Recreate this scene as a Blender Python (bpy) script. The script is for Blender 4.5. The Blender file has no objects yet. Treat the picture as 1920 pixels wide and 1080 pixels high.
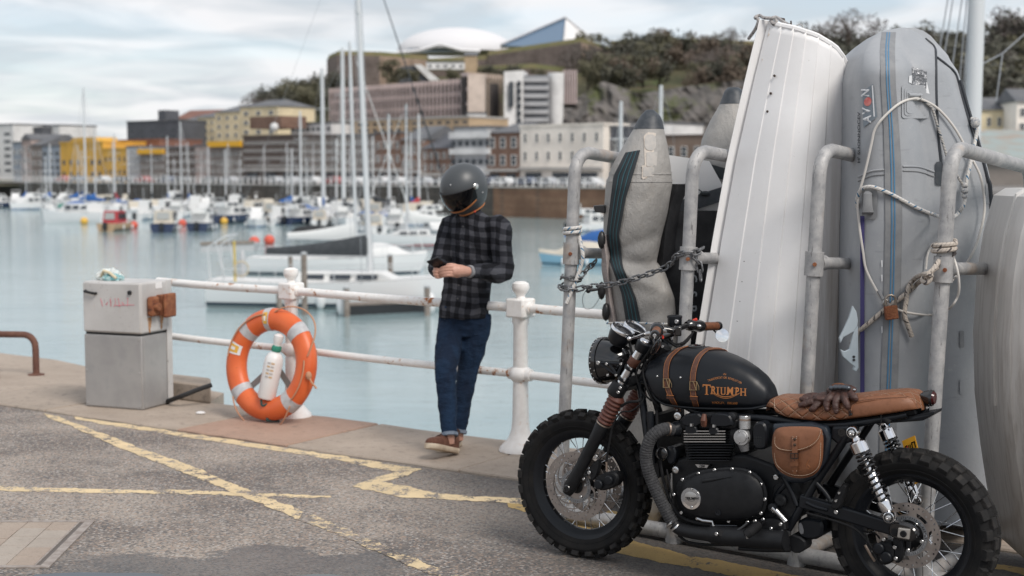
import bpy, math, random
from mathutils import Vector as V, Matrix, noise
from mathutils.geometry import tessellate_polygon
sc = bpy.context.scene
COL = sc.collection
R = math.radians
rnd = random.Random(7)

# ---------------------------------------------------------------- camera
F_PX, PITCH, CAM_H = 2667.0, R(4.65), 1.73
cd = bpy.data.cameras.new('camera'); cam = bpy.data.objects.new('camera', cd); COL.objects.link(cam)
cam.location = (0, 0, CAM_H); cam.rotation_euler = (R(90) - PITCH, 0, 0)
cd.sensor_width = 36; cd.lens = 50; cd.clip_start = .1; cd.clip_end = 5000
cd.dof.use_dof = True; cd.dof.focus_distance = 6.0; cd.dof.aperture_fstop = 2.8
sc.camera = cam
# ---------------------------------------------------------------- sky and sun
SUN_DIR = V((.44, -.62, .82)).normalized()          # towards the sun
w = bpy.data.worlds.new('World'); sc.world = w; w.use_nodes = True
nt = w.node_tree; N = nt.nodes; L = nt.links; N.clear()
out = N.new('ShaderNodeOutputWorld'); bg = N.new('ShaderNodeBackground'); L.new(bg.outputs[0], out.inputs[0])
bg.inputs[1].default_value = .1
sky = N.new('ShaderNodeTexSky'); sky.sky_type = 'NISHITA'; sky.sun_disc = False
sky.sun_elevation = math.asin(SUN_DIR.z); sky.sun_rotation = math.atan2(SUN_DIR.x, SUN_DIR.y)
sky.air_density = 1.0; sky.dust_density = 1.0; sky.ozone_density = 2.0
tc = N.new('ShaderNodeTexCoord'); sx = N.new('ShaderNodeSeparateXYZ'); L.new(tc.outputs['Generated'], sx.inputs[0])
def wm_(op, a, b):
 n = N.new('ShaderNodeMath'); n.operation = op
 for i, q in enumerate((a, b)):
  if hasattr(q, 'node'): L.new(q, n.inputs[i])
  else: n.inputs[i].default_value = q
 return n.outputs[0]
zz = wm_('ADD', wm_('MAXIMUM', sx.outputs[2], 0.0), .10)
cx = N.new('ShaderNodeCombineXYZ')
L.new(wm_('DIVIDE', sx.outputs[0], zz), cx.inputs[0]); L.new(wm_('DIVIDE', sx.outputs[1], zz), cx.inputs[1])
nz = N.new('ShaderNodeTexNoise'); nz.inputs['Scale'].default_value = .85; nz.inputs['Detail'].default_value = 7
nz.inputs['Roughness'].default_value = .55; nz.inputs['Distortion'].default_value = .4
L.new(cx.outputs[0], nz.inputs['Vector'])
cr = N.new('ShaderNodeValToRGB'); cr.color_ramp.elements[0].position = .36; cr.color_ramp.elements[1].position = .58
cr.color_ramp.elements[0].color = (.66, .66, .66, 1); cr.color_ramp.elements[1].color = (.97, .97, .97, 1)
L.new(nz.outputs[0], cr.inputs[0])
mx = N.new('ShaderNodeMix'); mx.data_type = 'RGBA'
L.new(cr.outputs[0], mx.inputs[0]); L.new(sky.outputs[0], mx.inputs[6])
nz2 = N.new('ShaderNodeTexNoise'); nz2.inputs['Scale'].default_value = 1.7; nz2.inputs['Detail'].default_value = 6; nz2.inputs['Distortion'].default_value = .6; L.new(cx.outputs[0], nz2.inputs['Vector'])
cr2 = N.new('ShaderNodeValToRGB'); cr2.color_ramp.elements[0].position = .38; cr2.color_ramp.elements[1].position = .62; L.new(nz2.outputs[0], cr2.inputs[0])
cr2.color_ramp.elements[0].color = (.60, .645, .69, 1); cr2.color_ramp.elements[1].color = (.90, .895, .91, 1)
vm = N.new('ShaderNodeVectorMath'); vm.operation = 'SCALE'; vm.inputs[3].default_value = 6.2; L.new(cr2.outputs[0], vm.inputs[0]); L.new(vm.outputs[0], mx.inputs[7])
L.new(mx.outputs[2], bg.inputs[0])
sl = bpy.data.lights.new('sun', 'SUN'); so = bpy.data.objects.new('sun', sl); COL.objects.link(so)
sl.energy = 1.5; sl.angle = R(22); sl.color = (1, .94, .87)
so.rotation_euler = SUN_DIR.to_track_quat('Z', 'Y').to_euler(); so.location = (20, -20, 40)
sc.view_settings.view_transform = 'Standard'; sc.view_settings.look = 'None'
sc.view_settings.exposure = .76; sc.view_settings.gamma = 1; sc.view_settings.use_curve_mapping = False
sc.cycles.use_denoising = True; sc.cycles.use_adaptive_sampling = True; sc.cycles.adaptive_threshold = .01
sc.cycles.max_bounces = 6; sc.cycles.caustics_reflective = False; sc.cycles.caustics_refractive = False
sc.cycles.sample_clamp_indirect = 6

# ---------------------------------------------------------------- finding places
CP, SP = math.cos(PITCH), math.sin(PITCH)
def ray(px, py):
 xc, yc = (px - 960) / F_PX, -(py - 540) / F_PX
 return V((xc, CP + yc * SP, -SP + yc * CP))
CAMP = V((0, 0, CAM_H))
def G(px, py, z=0.0):                                # where a sight line meets the level z
 d = ray(px, py); return CAMP + d * ((z - CAM_H) / d.z)
def at(px, py, Y):                                   # ... meets the distance Y
 d = ray(px, py); return CAMP + d * (Y / d.y)
def plane(px, py, o, n):
 d = ray(px, py); return CAMP + d * ((V(o) - CAMP).dot(n) / d.dot(n))

# ---------------------------------------------------------------- building helpers
def link(o, parent=None):
 COL.objects.link(o)
 if parent: o.parent = parent
 return o
def wmx(o):
 return wmx(o.parent) @ o.matrix_basis if o.parent else o.matrix_basis.copy()
def tag(o, label=None, cat=None, group=None, kind=None):
 for k, q in (('label', label), ('category', cat), ('group', group), ('kind', kind)):
  if q: o[k] = q
 return o
def thing(name, label, cat, loc=(0, 0, 0), rz=0, group=None, parent=None):
 o = bpy.data.objects.new(name, None); o.empty_display_size = .2; link(o, parent)
 o.location = loc; o.rotation_euler = (0, 0, rz)
 return tag(o, label, cat, group)
def dup(o, loc=None, rz=None, label=None, parent=None, group=None, scale=None):
 c = o.copy(); link(c); c.parent = parent
 if loc is not None: c.location = loc
 if rz is not None: c.rotation_euler = (0, 0, rz)
 if scale is not None: c.scale = (scale,) * 3 if not hasattr(scale, '__len__') else scale
 if label: c['label'] = label
 if group: c['group'] = group
 for ch in list(o.children): dup(ch, parent=c)
 return c
def frame(d):
 d = d.normalized(); a = V((0, 0, 1)) if abs(d.z) < .9 else V((1, 0, 0))
 u = a.cross(d).normalized(); return u, d.cross(u).normalized(), d
class MB:
 def __init__(s): s.v = []; s.f = []; s.uv = []; s.hasuv = False
 def add(s, vs, fs, uv=None):
  o = len(s.v); s.v += [tuple(p) for p in vs]; s.f += [[i + o for i in f] for f in fs]
  if uv: s.uv += uv; s.hasuv = True
  else: s.uv += [None] * len(fs)
  return s
 def box(s, c, size, rot=None):
  h = [q / 2 for q in size]; c = V(c); vs = []
  for x in (-1, 1):
   for y in (-1, 1):
    for z in (-1, 1):
     p = V((x * h[0], y * h[1], z * h[2])); vs.append(c + (rot @ p if rot else p))
  return s.add(vs, [[0, 1, 3, 2], [4, 6, 7, 5], [0, 4, 5, 1], [2, 3, 7, 6], [0, 2, 6, 4], [1, 5, 7, 3]])
 def bar(s, p, q, wd, ht, up=(0, 0, 1)):            # rectangular bar from p to q
  p, q = V(p), V(q); d = (q - p).normalized(); u = V(up).cross(d)
  if u.length < 1e-4: u = V((1, 0, 0)).cross(d)
  u.normalize(); n = d.cross(u)
  r = Matrix((u, d, n)).transposed()
  return s.box((p + q) / 2, (wd, (q - p).length, ht), r)
 def loft(s, rings, closed=True, cap=(True, True), uv=False):
  n = len(rings[0]); vs = [p for r in rings for p in r]; fs = []; uvs = []
  m = n if closed else n - 1
  for i in range(len(rings) - 1):
   for j in range(m):
    k = (j + 1) % n; fs.append([i * n + j, i * n + k, (i + 1) * n + k, (i + 1) * n + j])
  if uv:
   L_ = [0.0]
   for i in range(1, len(rings)):
    L_.append(L_[-1] + sum((V(rings[i][j]) - V(rings[i - 1][j])).length for j in range(n)) / n)
   def arc(r):
    a = [0.0]
    for j in range(m): a.append(a[-1] + (V(r[(j + 1) % n]) - V(r[j])).length)
    mid = a[-1] / 2
    return [q - mid for q in a]
   A = [arc(r) for r in rings]
   for i in range(len(rings) - 1):
    for j in range(m):
     uvs.append([(L_[i], A[i][j]), (L_[i], A[i][j + 1]), (L_[i + 1], A[i + 1][j + 1]), (L_[i + 1], A[i + 1][j])])
  if closed and cap[0]: fs.append(list(range(n))[::-1]); uvs.append([(0, 0)] * n)
  if closed and cap[1]: fs.append([(len(rings) - 1) * n + j for j in range(n)]); uvs.append([(0, 0)] * n)
  return s.add(vs, fs, uvs if uv else None)
 def tube(s, path, r, n=10, cap=True, closed=False, uv=False, flat=None):
  P = [V(p) for p in path]; k = len(P); rr = r if hasattr(r, '__len__') else [r] * k
  rings = []; u = None
  for i in range(k):
   if closed: d = (P[(i + 1) % k] - P[i - 1])
   else: d = P[min(i + 1, k - 1)] - P[max(i - 1, 0)]
   d.normalize()
   if u is None: u, v_, _ = frame(d)
   else:
    u = u - d * u.dot(d)
    if u.length < 1e-6: u = frame(d)[0]
    u.normalize(); v_ = d.cross(u)
   rings.append([P[i] + (u * math.cos(2 * math.pi * j / n) + v_ * math.sin(2 * math.pi * j / n)) * rr[i] for j in range(n)])
  if closed: rings.append(rings[0]); cap = False
  return s.loft(rings, True, (cap, cap), uv)
 def cyl(s, p, q, r, r2=None, n=16):
  return s.tube([p, q], [r, r if r2 is None else r2], n)
 def lathe(s, prof, o=(0, 0, 0), axis=(0, 0, 1), n=24, closed_prof=False):
  u, v_, d = frame(V(axis)); o = V(o)
  rings = [[o + d * h + (u * math.cos(2 * math.pi * j / n) + v_ * math.sin(2 * math.pi * j / n)) * max(r, 1e-5) for j in range(n)] for r, h in prof]
  if closed_prof: return s.loft(rings + [rings[0]], True, (False, False))
  return s.loft(rings)
 def sphere(s, c, r, n=12, rot=None):
  r = (r,) * 3 if not hasattr(r, '__len__') else r; m = max(4, n // 2); c = V(c); rings = []
  for i in range(m + 1):
   t = math.pi * i / m; ring = []
   for j in range(n):
    a = 2 * math.pi * j / n; st = max(math.sin(t), 1e-4)
    p = V((r[0] * st * math.cos(a), r[1] * st * math.sin(a), r[2] * -math.cos(t)))
    ring.append(c + (rot @ p if rot else p))
   rings.append(ring)
  return s.loft(rings)
 def poly(s, pts): return s.add(pts, [list(range(len(pts)))])
 def prism(s, pts, vec, inset=0.0):                 # outline pushed along vec; inset chamfers the far face
  pts = [V(p) for p in pts]; vec = V(vec); n = len(pts); c = sum(pts, V()) / n
  rings = [pts]
  if inset:
   d = vec.normalized(); rings.append([p + vec - d * inset for p in pts])
   rings.append([p + vec + (c - p).normalized() * inset for p in pts])
  else: rings.append([p + vec for p in pts])
  return s.loft(rings)
 def plate(s, loops, fn, t):                        # flat plate with holes; fn maps (a, b, depth) to a point
  flat = [p for l in loops for p in l]; tri = tessellate_polygon([[V((p[0], p[1], 0)) for p in l] for l in loops])
  n = len(flat); vs = [fn(p[0], p[1], 0) for p in flat] + [fn(p[0], p[1], t) for p in flat]
  fs = [list(q) for q in tri] + [[i + n for i in q][::-1] for q in tri]; o = 0
  for l in loops:
   m = len(l)
   for j in range(m):
    k = (j + 1) % m; fs.append([o + j, o + k, o + k + n, o + j + n])
   o += m
  return s.add(vs, fs)
 def build(s, name, mat, parent=None, smooth=38, bev=0, sub=0, local=False, label=None, mods=None, seg=2):
  vs = s.v
  if parent is not None and not local:
   inv = wmx(parent).inverted(); vs = [inv @ V(p) for p in vs]
  me = bpy.data.meshes.new(name); me.from_pydata(vs, [], s.f)
  if s.hasuv:
   ul = me.uv_layers.new(name='UVMap'); i = 0
   for f, q in zip(s.f, s.uv):
    for k in range(len(f)):
     if q: ul.data[i].uv = q[k]
     i += 1
  me.materials.append(mat)
  if smooth:
   me.polygons.foreach_set('use_smooth', [True] * len(me.polygons))
   me.set_sharp_from_angle(angle=R(smooth))
  me.update()
  o = bpy.data.objects.new(name, me); link(o, parent)
  if bev:
   b = o.modifiers.new('bevel', 'BEVEL'); b.width = bev; b.segments = seg; b.limit_method = 'ANGLE'; b.angle_limit = R(40)
  if sub:
   b = o.modifiers.new('sub', 'SUBSURF'); b.levels = b.render_levels = sub
  if label: o['label'] = label
  return o
def inst(o, parent, name=None, loc=None, rot=None, mtx=None):   # another object on the same mesh
 c = o.copy(); link(c, parent)
 if name: c.name = name
 if mtx is not None: c.matrix_basis = mtx
 else:
  if loc is not None: c.location = loc
  if rot is not None: c.rotation_euler = rot
 return c
def arc_pts(c, u, v_, r, a0, a1, n):
 c, u, v_ = V(c), V(u), V(v_)
 return [c + u * r * math.cos(a0 + (a1 - a0) * i / n) + v_ * r * math.sin(a0 + (a1 - a0) * i / n) for i in range(n + 1)]
def smooth_path(pts, k=6):                             # Catmull-Rom through the points
 P = [V(p) for p in pts]; P = [2 * P[0] - P[1]] + P + [2 * P[-1] - P[-2]]; o = []
 for i in range(1, len(P) - 2):
  a, b, c, d = P[i - 1:i + 3]
  for j in range(k):
   t = j / k
   o.append(.5 * ((2 * b) + (c - a) * t + (2 * a - 5 * b + 4 * c - d) * t * t + (-a + 3 * b - 3 * c + d) * t ** 3))
 o.append(P[-2]); return o
def lerp(a, b, t): return a + (b - a) * t
def interp(xs, ys, x):
 if x <= xs[0]: return ys[0]
 for i in range(1, len(xs)):
  if x <= xs[i]: return lerp(ys[i - 1], ys[i], (x - xs[i - 1]) / (xs[i] - xs[i - 1] + 1e-12))
 return ys[-1]
def text2d(s, size=1.0, font_w=1.0, bold=0.0):         # letters as flat triangles, centred, unit height 'size'
 cu = bpy.data.curves.new('lettering', 'FONT'); cu.body = s; cu.size = size; cu.align_x = 'CENTER'; cu.align_y = 'CENTER'
 cu.resolution_u = 3; cu.offset = bold
 o = bpy.data.objects.new('lettering', cu); me = bpy.data.meshes.new_from_object(o)
 vs = [(p.co.x * font_w, p.co.y) for p in me.vertices]; fs = [list(p.vertices) for p in me.polygons]
 bpy.data.objects.remove(o); bpy.data.curves.remove(cu); bpy.data.meshes.remove(me)
 return vs, fs

# ---------------------------------------------------------------- materials
def M(name, col, rough=.6, metal=0.0, col2=None, scale=6, lo=.42, hi=.62, bump=0.0, bscale=60, spec=.5, coat=0.0, detail=6, col3=None, scale3=30, lo3=.58, hi3=.66, stretch=None, uv=False, local=False, sheen=0):
 m = bpy.data.materials.new(name); m.use_nodes = True; nt = m.node_tree; nd = nt.nodes; lk = nt.links
 b = nd['Principled BSDF']; b.inputs['Roughness'].default_value = rough; b.inputs['Metallic'].default_value = metal
 b.inputs['Specular IOR Level'].default_value = spec; b.inputs['Coat Weight'].default_value = coat
 if sheen: b.inputs['Sheen Weight'].default_value = sheen
 b.inputs['Base Color'].default_value = (*col, 1)
 src = None
 if col2 or col3 or bump:
  if uv or local:
   src = nd.new('ShaderNodeTexCoord').outputs['UV' if uv else 'Object']
  else: src = nd.new('ShaderNodeNewGeometry').outputs['Position']
  if stretch:
   mp = nd.new('ShaderNodeMapping'); mp.inputs['Scale'].default_value = stretch; lk.new(src, mp.inputs[0]); src = mp.outputs[0]
 last = None
 def nmix(c, c2, sc_, l, h, dt):
  nz = nd.new('ShaderNodeTexNoise'); nz.inputs['Scale'].default_value = sc_; nz.inputs['Detail'].default_value = dt; nz.inputs['Roughness'].default_value = .6
  lk.new(src, nz.inputs['Vector'])
  r = nd.new('ShaderNodeMapRange'); r.inputs[1].default_value = l; r.inputs[2].default_value = h; lk.new(nz.outputs[0], r.inputs[0])
  mxx = nd.new('ShaderNodeMix'); mxx.data_type = 'RGBA'; lk.new(r.outputs[0], mxx.inputs[0])
  if hasattr(c, 'node'): lk.new(c, mxx.inputs[6])
  else: mxx.inputs[6].default_value = (*c, 1)
  mxx.inputs[7].default_value = (*c2, 1); return mxx.outputs[2]
 c = col
 if col2: c = nmix(c, col2, scale, lo, hi, detail)
 if col3: c = nmix(c, col3, scale3, lo3, hi3, detail)
 if hasattr(c, 'node'): lk.new(c, b.inputs['Base Color'])
 if bump:
  nz = nd.new('ShaderNodeTexNoise'); nz.inputs['Scale'].default_value = bscale; nz.inputs['Detail'].default_value = 5; lk.new(src, nz.inputs['Vector'])
  bp_ = nd.new('ShaderNodeBump'); bp_.inputs['Strength'].default_value = min(1, bump); bp_.inputs['Distance'].default_value = .01 * max(1, bump)
  lk.new(nz.outputs[0], bp_.inputs['Height']); lk.new(bp_.outputs[0], b.inputs['Normal'])
 return m
class NT:                                              # terse node editing for special materials
 def __init__(s, m): s.m = m; s.nd = m.node_tree.nodes; s.lk = m.node_tree.links; s.b = s.nd['Principled BSDF']
 def n(s, t, **kw):
  q = s.nd.new('ShaderNode' + t)
  for k, x in kw.items(): setattr(q, k, x)
  return q
 def put(s, sock, x):
  if hasattr(x, 'node'): s.lk.new(x, sock)
  elif hasattr(x, '__len__') and len(x) == 3 and len(sock.default_value) == 4: sock.default_value = (*x, 1)
  else: sock.default_value = x
 def math(s, op, a, b=0.0, c=None):
  q = s.n('Math', operation=op); s.put(q.inputs[0], a); s.put(q.inputs[1], b)
  if c is not None: s.put(q.inputs[2], c)
  return q.outputs[0]
 def noise(s, vec, scale, detail=5, rough=.55):
  q = s.n('TexNoise'); s.put(q.inputs['Vector'], vec); q.inputs['Scale'].default_value = scale; q.inputs['Detail'].default_value = detail; q.inputs['Roughness'].default_value = rough
  return q.outputs[0]
 def rng(s, x, a, b, c=0.0, d=1.0):
  q = s.n('MapRange'); s.put(q.inputs[0], x); q.inputs[1].default_value = a; q.inputs[2].default_value = b; q.inputs[3].default_value = c; q.inputs[4].default_value = d
  return q.outputs[0]
 def mix(s, f, a, b):
  q = s.n('Mix', data_type='RGBA'); s.put(q.inputs[0], f); s.put(q.inputs[6], a); s.put(q.inputs[7], b); return q.outputs[2]
 def pos(s): return s.n('NewGeometry').outputs['Position']
 def obj(s): return s.n('TexCoord').outputs['Object']
 def uvc(s): return s.n('TexCoord').outputs['UV']
 def map(s, v, scale=(1, 1, 1), rot=(0, 0, 0)):
  q = s.n('Mapping'); s.put(q.inputs[0], v); q.inputs['Scale'].default_value = scale; q.inputs['Rotation'].default_value = rot; return q.outputs[0]
 def sep(s, v):
  q = s.n('SeparateXYZ'); s.put(q.inputs[0], v); return q.outputs
 def bump(s, h, strength=.5, dist=.01):
  q = s.n('Bump'); s.put(q.inputs['Height'], h); q.inputs['Strength'].default_value = strength; q.inputs['Distance'].default_value = dist
  s.lk.new(q.outputs[0], s.b.inputs['Normal'])
def lin(r, g, b):
 f = lambda c: ((c / 255) / 12.92 if c <= 10 else ((c / 255 + .055) / 1.055) ** 2.4)
 return (f(r), f(g), f(b))
# ================================================================ ground, quay, water
E0, E1 = G(397, 757), G(930, 825)
U = (E1 - E0).normalized(); NRM = V((-U.y, U.x, 0))            # along the quay edge / out over the water
def qp(s, d, z=0.0): return V((E0.x, E0.y, 0)) + U * s + NRM * d + V((0, 0, z))
WZ = -4.5

def asphalt_col(t, p):
 big = t.noise(p, .9, 5, .6); mid = t.noise(p, 3.2, 7, .68); fine = t.noise(p, 150, 3, .7); sp = t.sep(p)
 c = t.mix(t.rng(big, .42, .58), (.165, .142, .126), (.35, .30, .255))
 c = t.mix(t.math('MULTIPLY', t.rng(mid, .48, .72), .6), c, (.37, .325, .28))
 vo = t.n('TexVoronoi'); t.put(vo.inputs['Vector'], p); vo.inputs['Scale'].default_value = 95
 stone = t.sep(vo.outputs['Color'])
 c = t.mix(t.math('MULTIPLY', t.rng(stone[0], .60, .70), .62), c, (.055, .06, .068))
 c = t.mix(t.math('MULTIPLY', t.rng(stone[1], .80, .86), .6), c, (.40, .29, .22))
 c = t.mix(t.math('MULTIPLY', t.rng(stone[2], .86, .92), .6), c, (.48, .45, .42))
 # shade of the boat racks painted into the asphalt, deepening to the right
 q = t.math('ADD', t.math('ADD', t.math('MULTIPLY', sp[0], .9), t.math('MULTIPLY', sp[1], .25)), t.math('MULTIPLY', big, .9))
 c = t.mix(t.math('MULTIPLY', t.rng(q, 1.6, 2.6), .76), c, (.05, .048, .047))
 # damp patch along the near puddles
 wv = t.math('SUBTRACT', t.math('ADD', 5.78, t.math('MULTIPLY', t.noise(p, 2.6, 8, .7), 1.35)), sp[1])
 wx = t.math('MULTIPLY', t.rng(sp[0], -2.25, -1.75), t.rng(sp[0], -.35, -.6))
 wet = t.math('MULTIPLY', t.rng(wv, .0, .05), wx)
 c = t.mix(t.math('MULTIPLY', wet, .62), c, (.045, .043, .042))
 h = t.math('ADD', t.math('MULTIPLY', vo.outputs['Distance'], -.6), t.math('MULTIPLY', fine, .5))
 return c, wet, h, mid, fine
m_asph = bpy.data.materials.new('asphalt'); m_asph.use_nodes = True
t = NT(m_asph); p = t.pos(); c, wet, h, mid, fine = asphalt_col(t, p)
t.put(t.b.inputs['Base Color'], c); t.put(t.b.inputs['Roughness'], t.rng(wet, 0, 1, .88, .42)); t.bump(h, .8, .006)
def paint_mat(name, yellow, keep):
 m = bpy.data.materials.new(name); m.use_nodes = True; t = NT(m); p = t.pos(); c, wet, h, mid, fine = asphalt_col(t, p)
 k = t.math('ADD', t.math('MULTIPLY', t.noise(p, 9, 6, .65), .72), t.math('MULTIPLY', t.noise(p, 60, 4, .7), .42))
 f = t.rng(k, keep, keep + .05, 1, 0); y = t.mix(t.rng(mid, .35, .7), yellow, tuple(q * .8 for q in yellow))
 t.put(t.b.inputs['Base Color'], t.mix(f, c, y)); t.b.inputs['Roughness'].default_value = .8; t.bump(t.math('ADD', h, t.math('MULTIPLY', f, .15)), .6, .006); return m
m_yel = paint_mat('worn_yellow_paint', (.74, .575, .345), .585)
m_yel3 = paint_mat('flaking_yellow_paint', (.72, .56, .34), .525)
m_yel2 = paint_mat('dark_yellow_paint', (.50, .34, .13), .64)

def stone_mat(name, a, b_, dirt=.5):
 m = bpy.data.materials.new(name); m.use_nodes = True; t = NT(m); p = t.pos()
 c = t.mix(t.rng(t.noise(p, 2.2, 6, .65), .35, .68), a, b_); f = t.noise(p, 120, 4, .7)
 c = t.mix(t.math('MULTIPLY', t.rng(f, .52, .7), .5), c, tuple(q * .5 for q in a))
 c = t.mix(t.math('MULTIPLY', t.rng(t.noise(p, 14, 5, .7), .55, .7), dirt), c, (.12, .10, .085))
 t.put(t.b.inputs['Base Color'], c); t.b.inputs['Roughness'].default_value = .88; t.bump(f, .5, .006); return m
m_st = [stone_mat('beige_granite', (.35, .285, .23), (.43, .355, .29)), stone_mat('pink_granite', (.36, .24, .18), (.43, .29, .22)), stone_mat('grey_granite', (.32, .265, .215), (.39, .32, .26), .7)]

quay = MB(); far = 9.6
quay.poly([qp(-9, -.948), qp(30, -.948), qp(30, -60), qp(-30, -60), qp(-30, -.948)]).build('quay_road', m_asph, smooth=0)
tag(bpy.data.objects['quay_road'], kind='structure')
base = MB(); base.prism([qp(-30, -1.2, -.30), qp(30, -1.2, -.30), qp(30, -.02, -.30), qp(-30, -.02, -.30)], (0, 0, -7)).build('quay_wall', m_st[2], smooth=0)
tag(bpy.data.objects['quay_wall'], kind='structure')
cop = bpy.data.objects.new('quay_edge', None); link(cop); tag(cop, kind='structure'); cop.location = qp(0, 0)
sl_ = lambda px, py: (G(px, py) - V((E0.x, E0.y, 0))).dot(U)
cuts = [-4.4, -3.1, -1.75, -.75, sl_(355, 803) , sl_(535, 838), sl_(855, 885), sl_(855, 885) + 1.25]
cuts = [cuts[0] - 1.3 * k for k in (4, 3, 2, 1)] + cuts + [cuts[-1] + 1.3 * k for k in range(1, 9)]
pink = sl_(355, 803)
for i in range(len(cuts) - 1):
 a, b_ = cuts[i] + .009, cuts[i + 1] - .009
 if b_ - a < .15: continue
 dz = rnd.uniform(.008, .014); mt = m_st[1] if abs(cuts[i] - pink) < .01 else m_st[rnd.choice((0, 0, 2))]
 k = MB(); n = 8
 rim = [qp(lerp(a, b_, j / n), -.925 + rnd.uniform(-.014, .014), 0) for j in range(n + 1)] + [qp(lerp(b_, a, j / n), rnd.uniform(-.02, .012), 0) for j in range(n + 1)]
 k.prism([q + V((0, 0, -.3)) for q in rim], (0, 0, .3 + dz), .008); k.build('coping_stone', mt, cop, smooth=0)
# the wider apron of stone at the left, reaching further out
o = MB(); o.prism([qp(-12, .0, -.3), qp(-.02, .0, -.3), qp(-.28, .40, -.3), qp(-1.6, .62, -.3), qp(-3.0, .95, -.3), qp(-12, 1.2, -.3)], (0, 0, .305)).build('stone_apron', m_st[0], cop, smooth=0)
o = MB(); o.prism([qp(-12, .1, -.31), qp(-.05, .02, -.31), qp(-.3, .37, -.31), qp(-1.6, .58, -.31), qp(-3.0, .95, -.31), qp(-12, 1.15, -.31)], (0, 0, -7)).build('apron_wall', m_st[2], cop, smooth=0)

# raised stone block with a black pipe, at the edge behind the cabinet
A = G(396, 757, .01)
blk = thing('stone_block', 'raised rough stone block at the quay edge just right of the cabinet', 'stone block', A)
k = MB(); d_ = (G(322, 748) - G(396, 757)).normalized(); n_ = V((d_.y, -d_.x, 0))
if n_.y < 0: n_ = -n_
bk = V((-.21, .98, 0)) * .42
pts = [A, A + bk, A + bk + d_ * 1.1, A + d_ * 1.1]
k.prism(pts, (0, 0, .135), .015).build('block', m_st[2], blk, bev=.012)
m_blackrub = M('black_rubber', (.012, .012, .013), .55)
pp = [G(318, 752, .03), G(345, 742, .09), G(378, 729, .135), G(402, 721, .16)]
pp = [q - n_ * .03 for q in pp]
cb = MB().tube(smooth_path(pp), .018, 8).build('pipe', m_blackrub); tag(cb, 'short black rubber pipe lying against the raised stone block', 'pipe')

# ---- painted lines (thin sheets on the road)
lines = bpy.data.objects.new('road_marking', None); link(lines); tag(lines, kind='structure')
def ragged(top, bot, z, name, mat):
 def dens(l):
  o = []
  for a, b_ in zip(l[:-1], l[1:]):
   for j in range(24): o.append(V(a).lerp(V(b_), j / 24))
  return o + [V(l[-1])]
 T = dens([G(*q, z) for q in top]); Bt = dens([G(*q, z) for q in bot]); nn = min(len(T), len(Bt))
 for l in (T, Bt):
  for q in l:
   q.x += .018 * noise.noise(q * 9) + .012 * noise.noise(q * 31); q.y += .026 * noise.noise(q * 8 + V((7, 3, 1))) + .02 * noise.noise(q * 36)
 k = MB(); k.loft([[T[i], Bt[i]] for i in range(nn)], closed=False); return k.build(name, mat, lines, smooth=0)
ragged([(138, 781), (400, 819), (640, 855), (792, 880)], [(138, 786), (400, 827), (640, 864), (748, 885)], .0015, 'yellow_line', m_yel)
ragged([(792, 880), (722, 904), (826, 926), (980, 935)], [(738, 885), (660, 911), (750, 932), (980, 944)], .002, 'yellow_line', m_yel)
ragged([(80, 774), (117, 783), (277, 845), (367, 877), (463, 917), (573, 960)], [(92, 784), (110, 790), (257, 853), (364, 893), (450, 929), (560, 974)], .0025, 'yellow_line', m_yel)
ragged([(572, 960), (640, 987), (720, 1024), (790, 1052), (870, 1084)], [(559, 974), (630, 1000), (704, 1033), (778, 1064), (840, 1088)], .0025, 'yellow_line', m_yel3)
ragged([(-60, 910), (90, 914), (210, 918), (360, 919), (470, 924), (620, 930)], [(-60, 920), (90, 922), (210, 924), (360, 926), (470, 931), (620, 934)], .0015, 'yellow_line', m_yel)
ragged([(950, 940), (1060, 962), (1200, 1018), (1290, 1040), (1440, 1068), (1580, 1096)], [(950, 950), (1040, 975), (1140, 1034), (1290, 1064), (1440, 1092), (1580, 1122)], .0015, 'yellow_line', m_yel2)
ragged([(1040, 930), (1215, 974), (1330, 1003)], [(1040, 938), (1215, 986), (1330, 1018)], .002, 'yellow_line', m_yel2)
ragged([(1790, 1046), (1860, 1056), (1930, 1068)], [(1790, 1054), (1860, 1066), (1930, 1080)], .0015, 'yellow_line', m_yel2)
# ---- puddles
m_pud = M('puddle_water', (.035, .036, .038), .03, spec=.6)
def puddle(c, rx, ry, seed):
 r_ = random.Random(seed); n = 40; k = MB(); pts = []
 for j in range(n):
  a = 2 * math.pi * j / n; q = 1 + .35 * noise.noise(V((math.cos(a) * 1.3, math.sin(a) * 1.3, seed)))+ .14 * noise.noise(V((math.cos(a) * 4, math.sin(a) * 4, seed)))
  pts.append(V((c.x + rx * q * math.cos(a), c.y + ry * q * math.sin(a), .005)))
 tag(k.poly(pts).build('puddle', m_pud, smooth=0), kind='structure')
puddle(G(180, 1088), .40, .10, 1); puddle(G(560, 1094), .26, .11, 4)
# ---- inspection cover with pavers, at the lower left
c4 = [G(-190, 978), G(178, 978), G(92, 1066), G(-330, 1066)]
def bil(u_, v_, z): return c4[0].lerp(c4[1], u_).lerp(c4[3].lerp(c4[2], u_), v_) + V((0, 0, z))
ic = thing('inspection_cover', 'recessed inspection cover filled with pale pavers in a worn steel frame', 'manhole cover', bil(.5, .5, 0))
m_frame = M('worn_steel', (.36, .32, .29), .8, .1, col2=(.26, .22, .195), scale=20)
m_pav = [stone_mat('pale_paver', (.36, .31, .265), (.42, .365, .31), .25), stone_mat('buff_paver', (.34, .27, .22), (.40, .33, .27), .35)]
k = MB()
for (u0, u1, v0, v1) in ((0, 1, 0, .035), (0, 1, .965, 1), (0, .022, .035, .965), (.955, 1, .035, .965)):
 k.prism([bil(u0, v0, .001), bil(u0, v1, .001), bil(u1, v1, .001), bil(u1, v0, .001)][::-1], (0, 0, .006))
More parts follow.
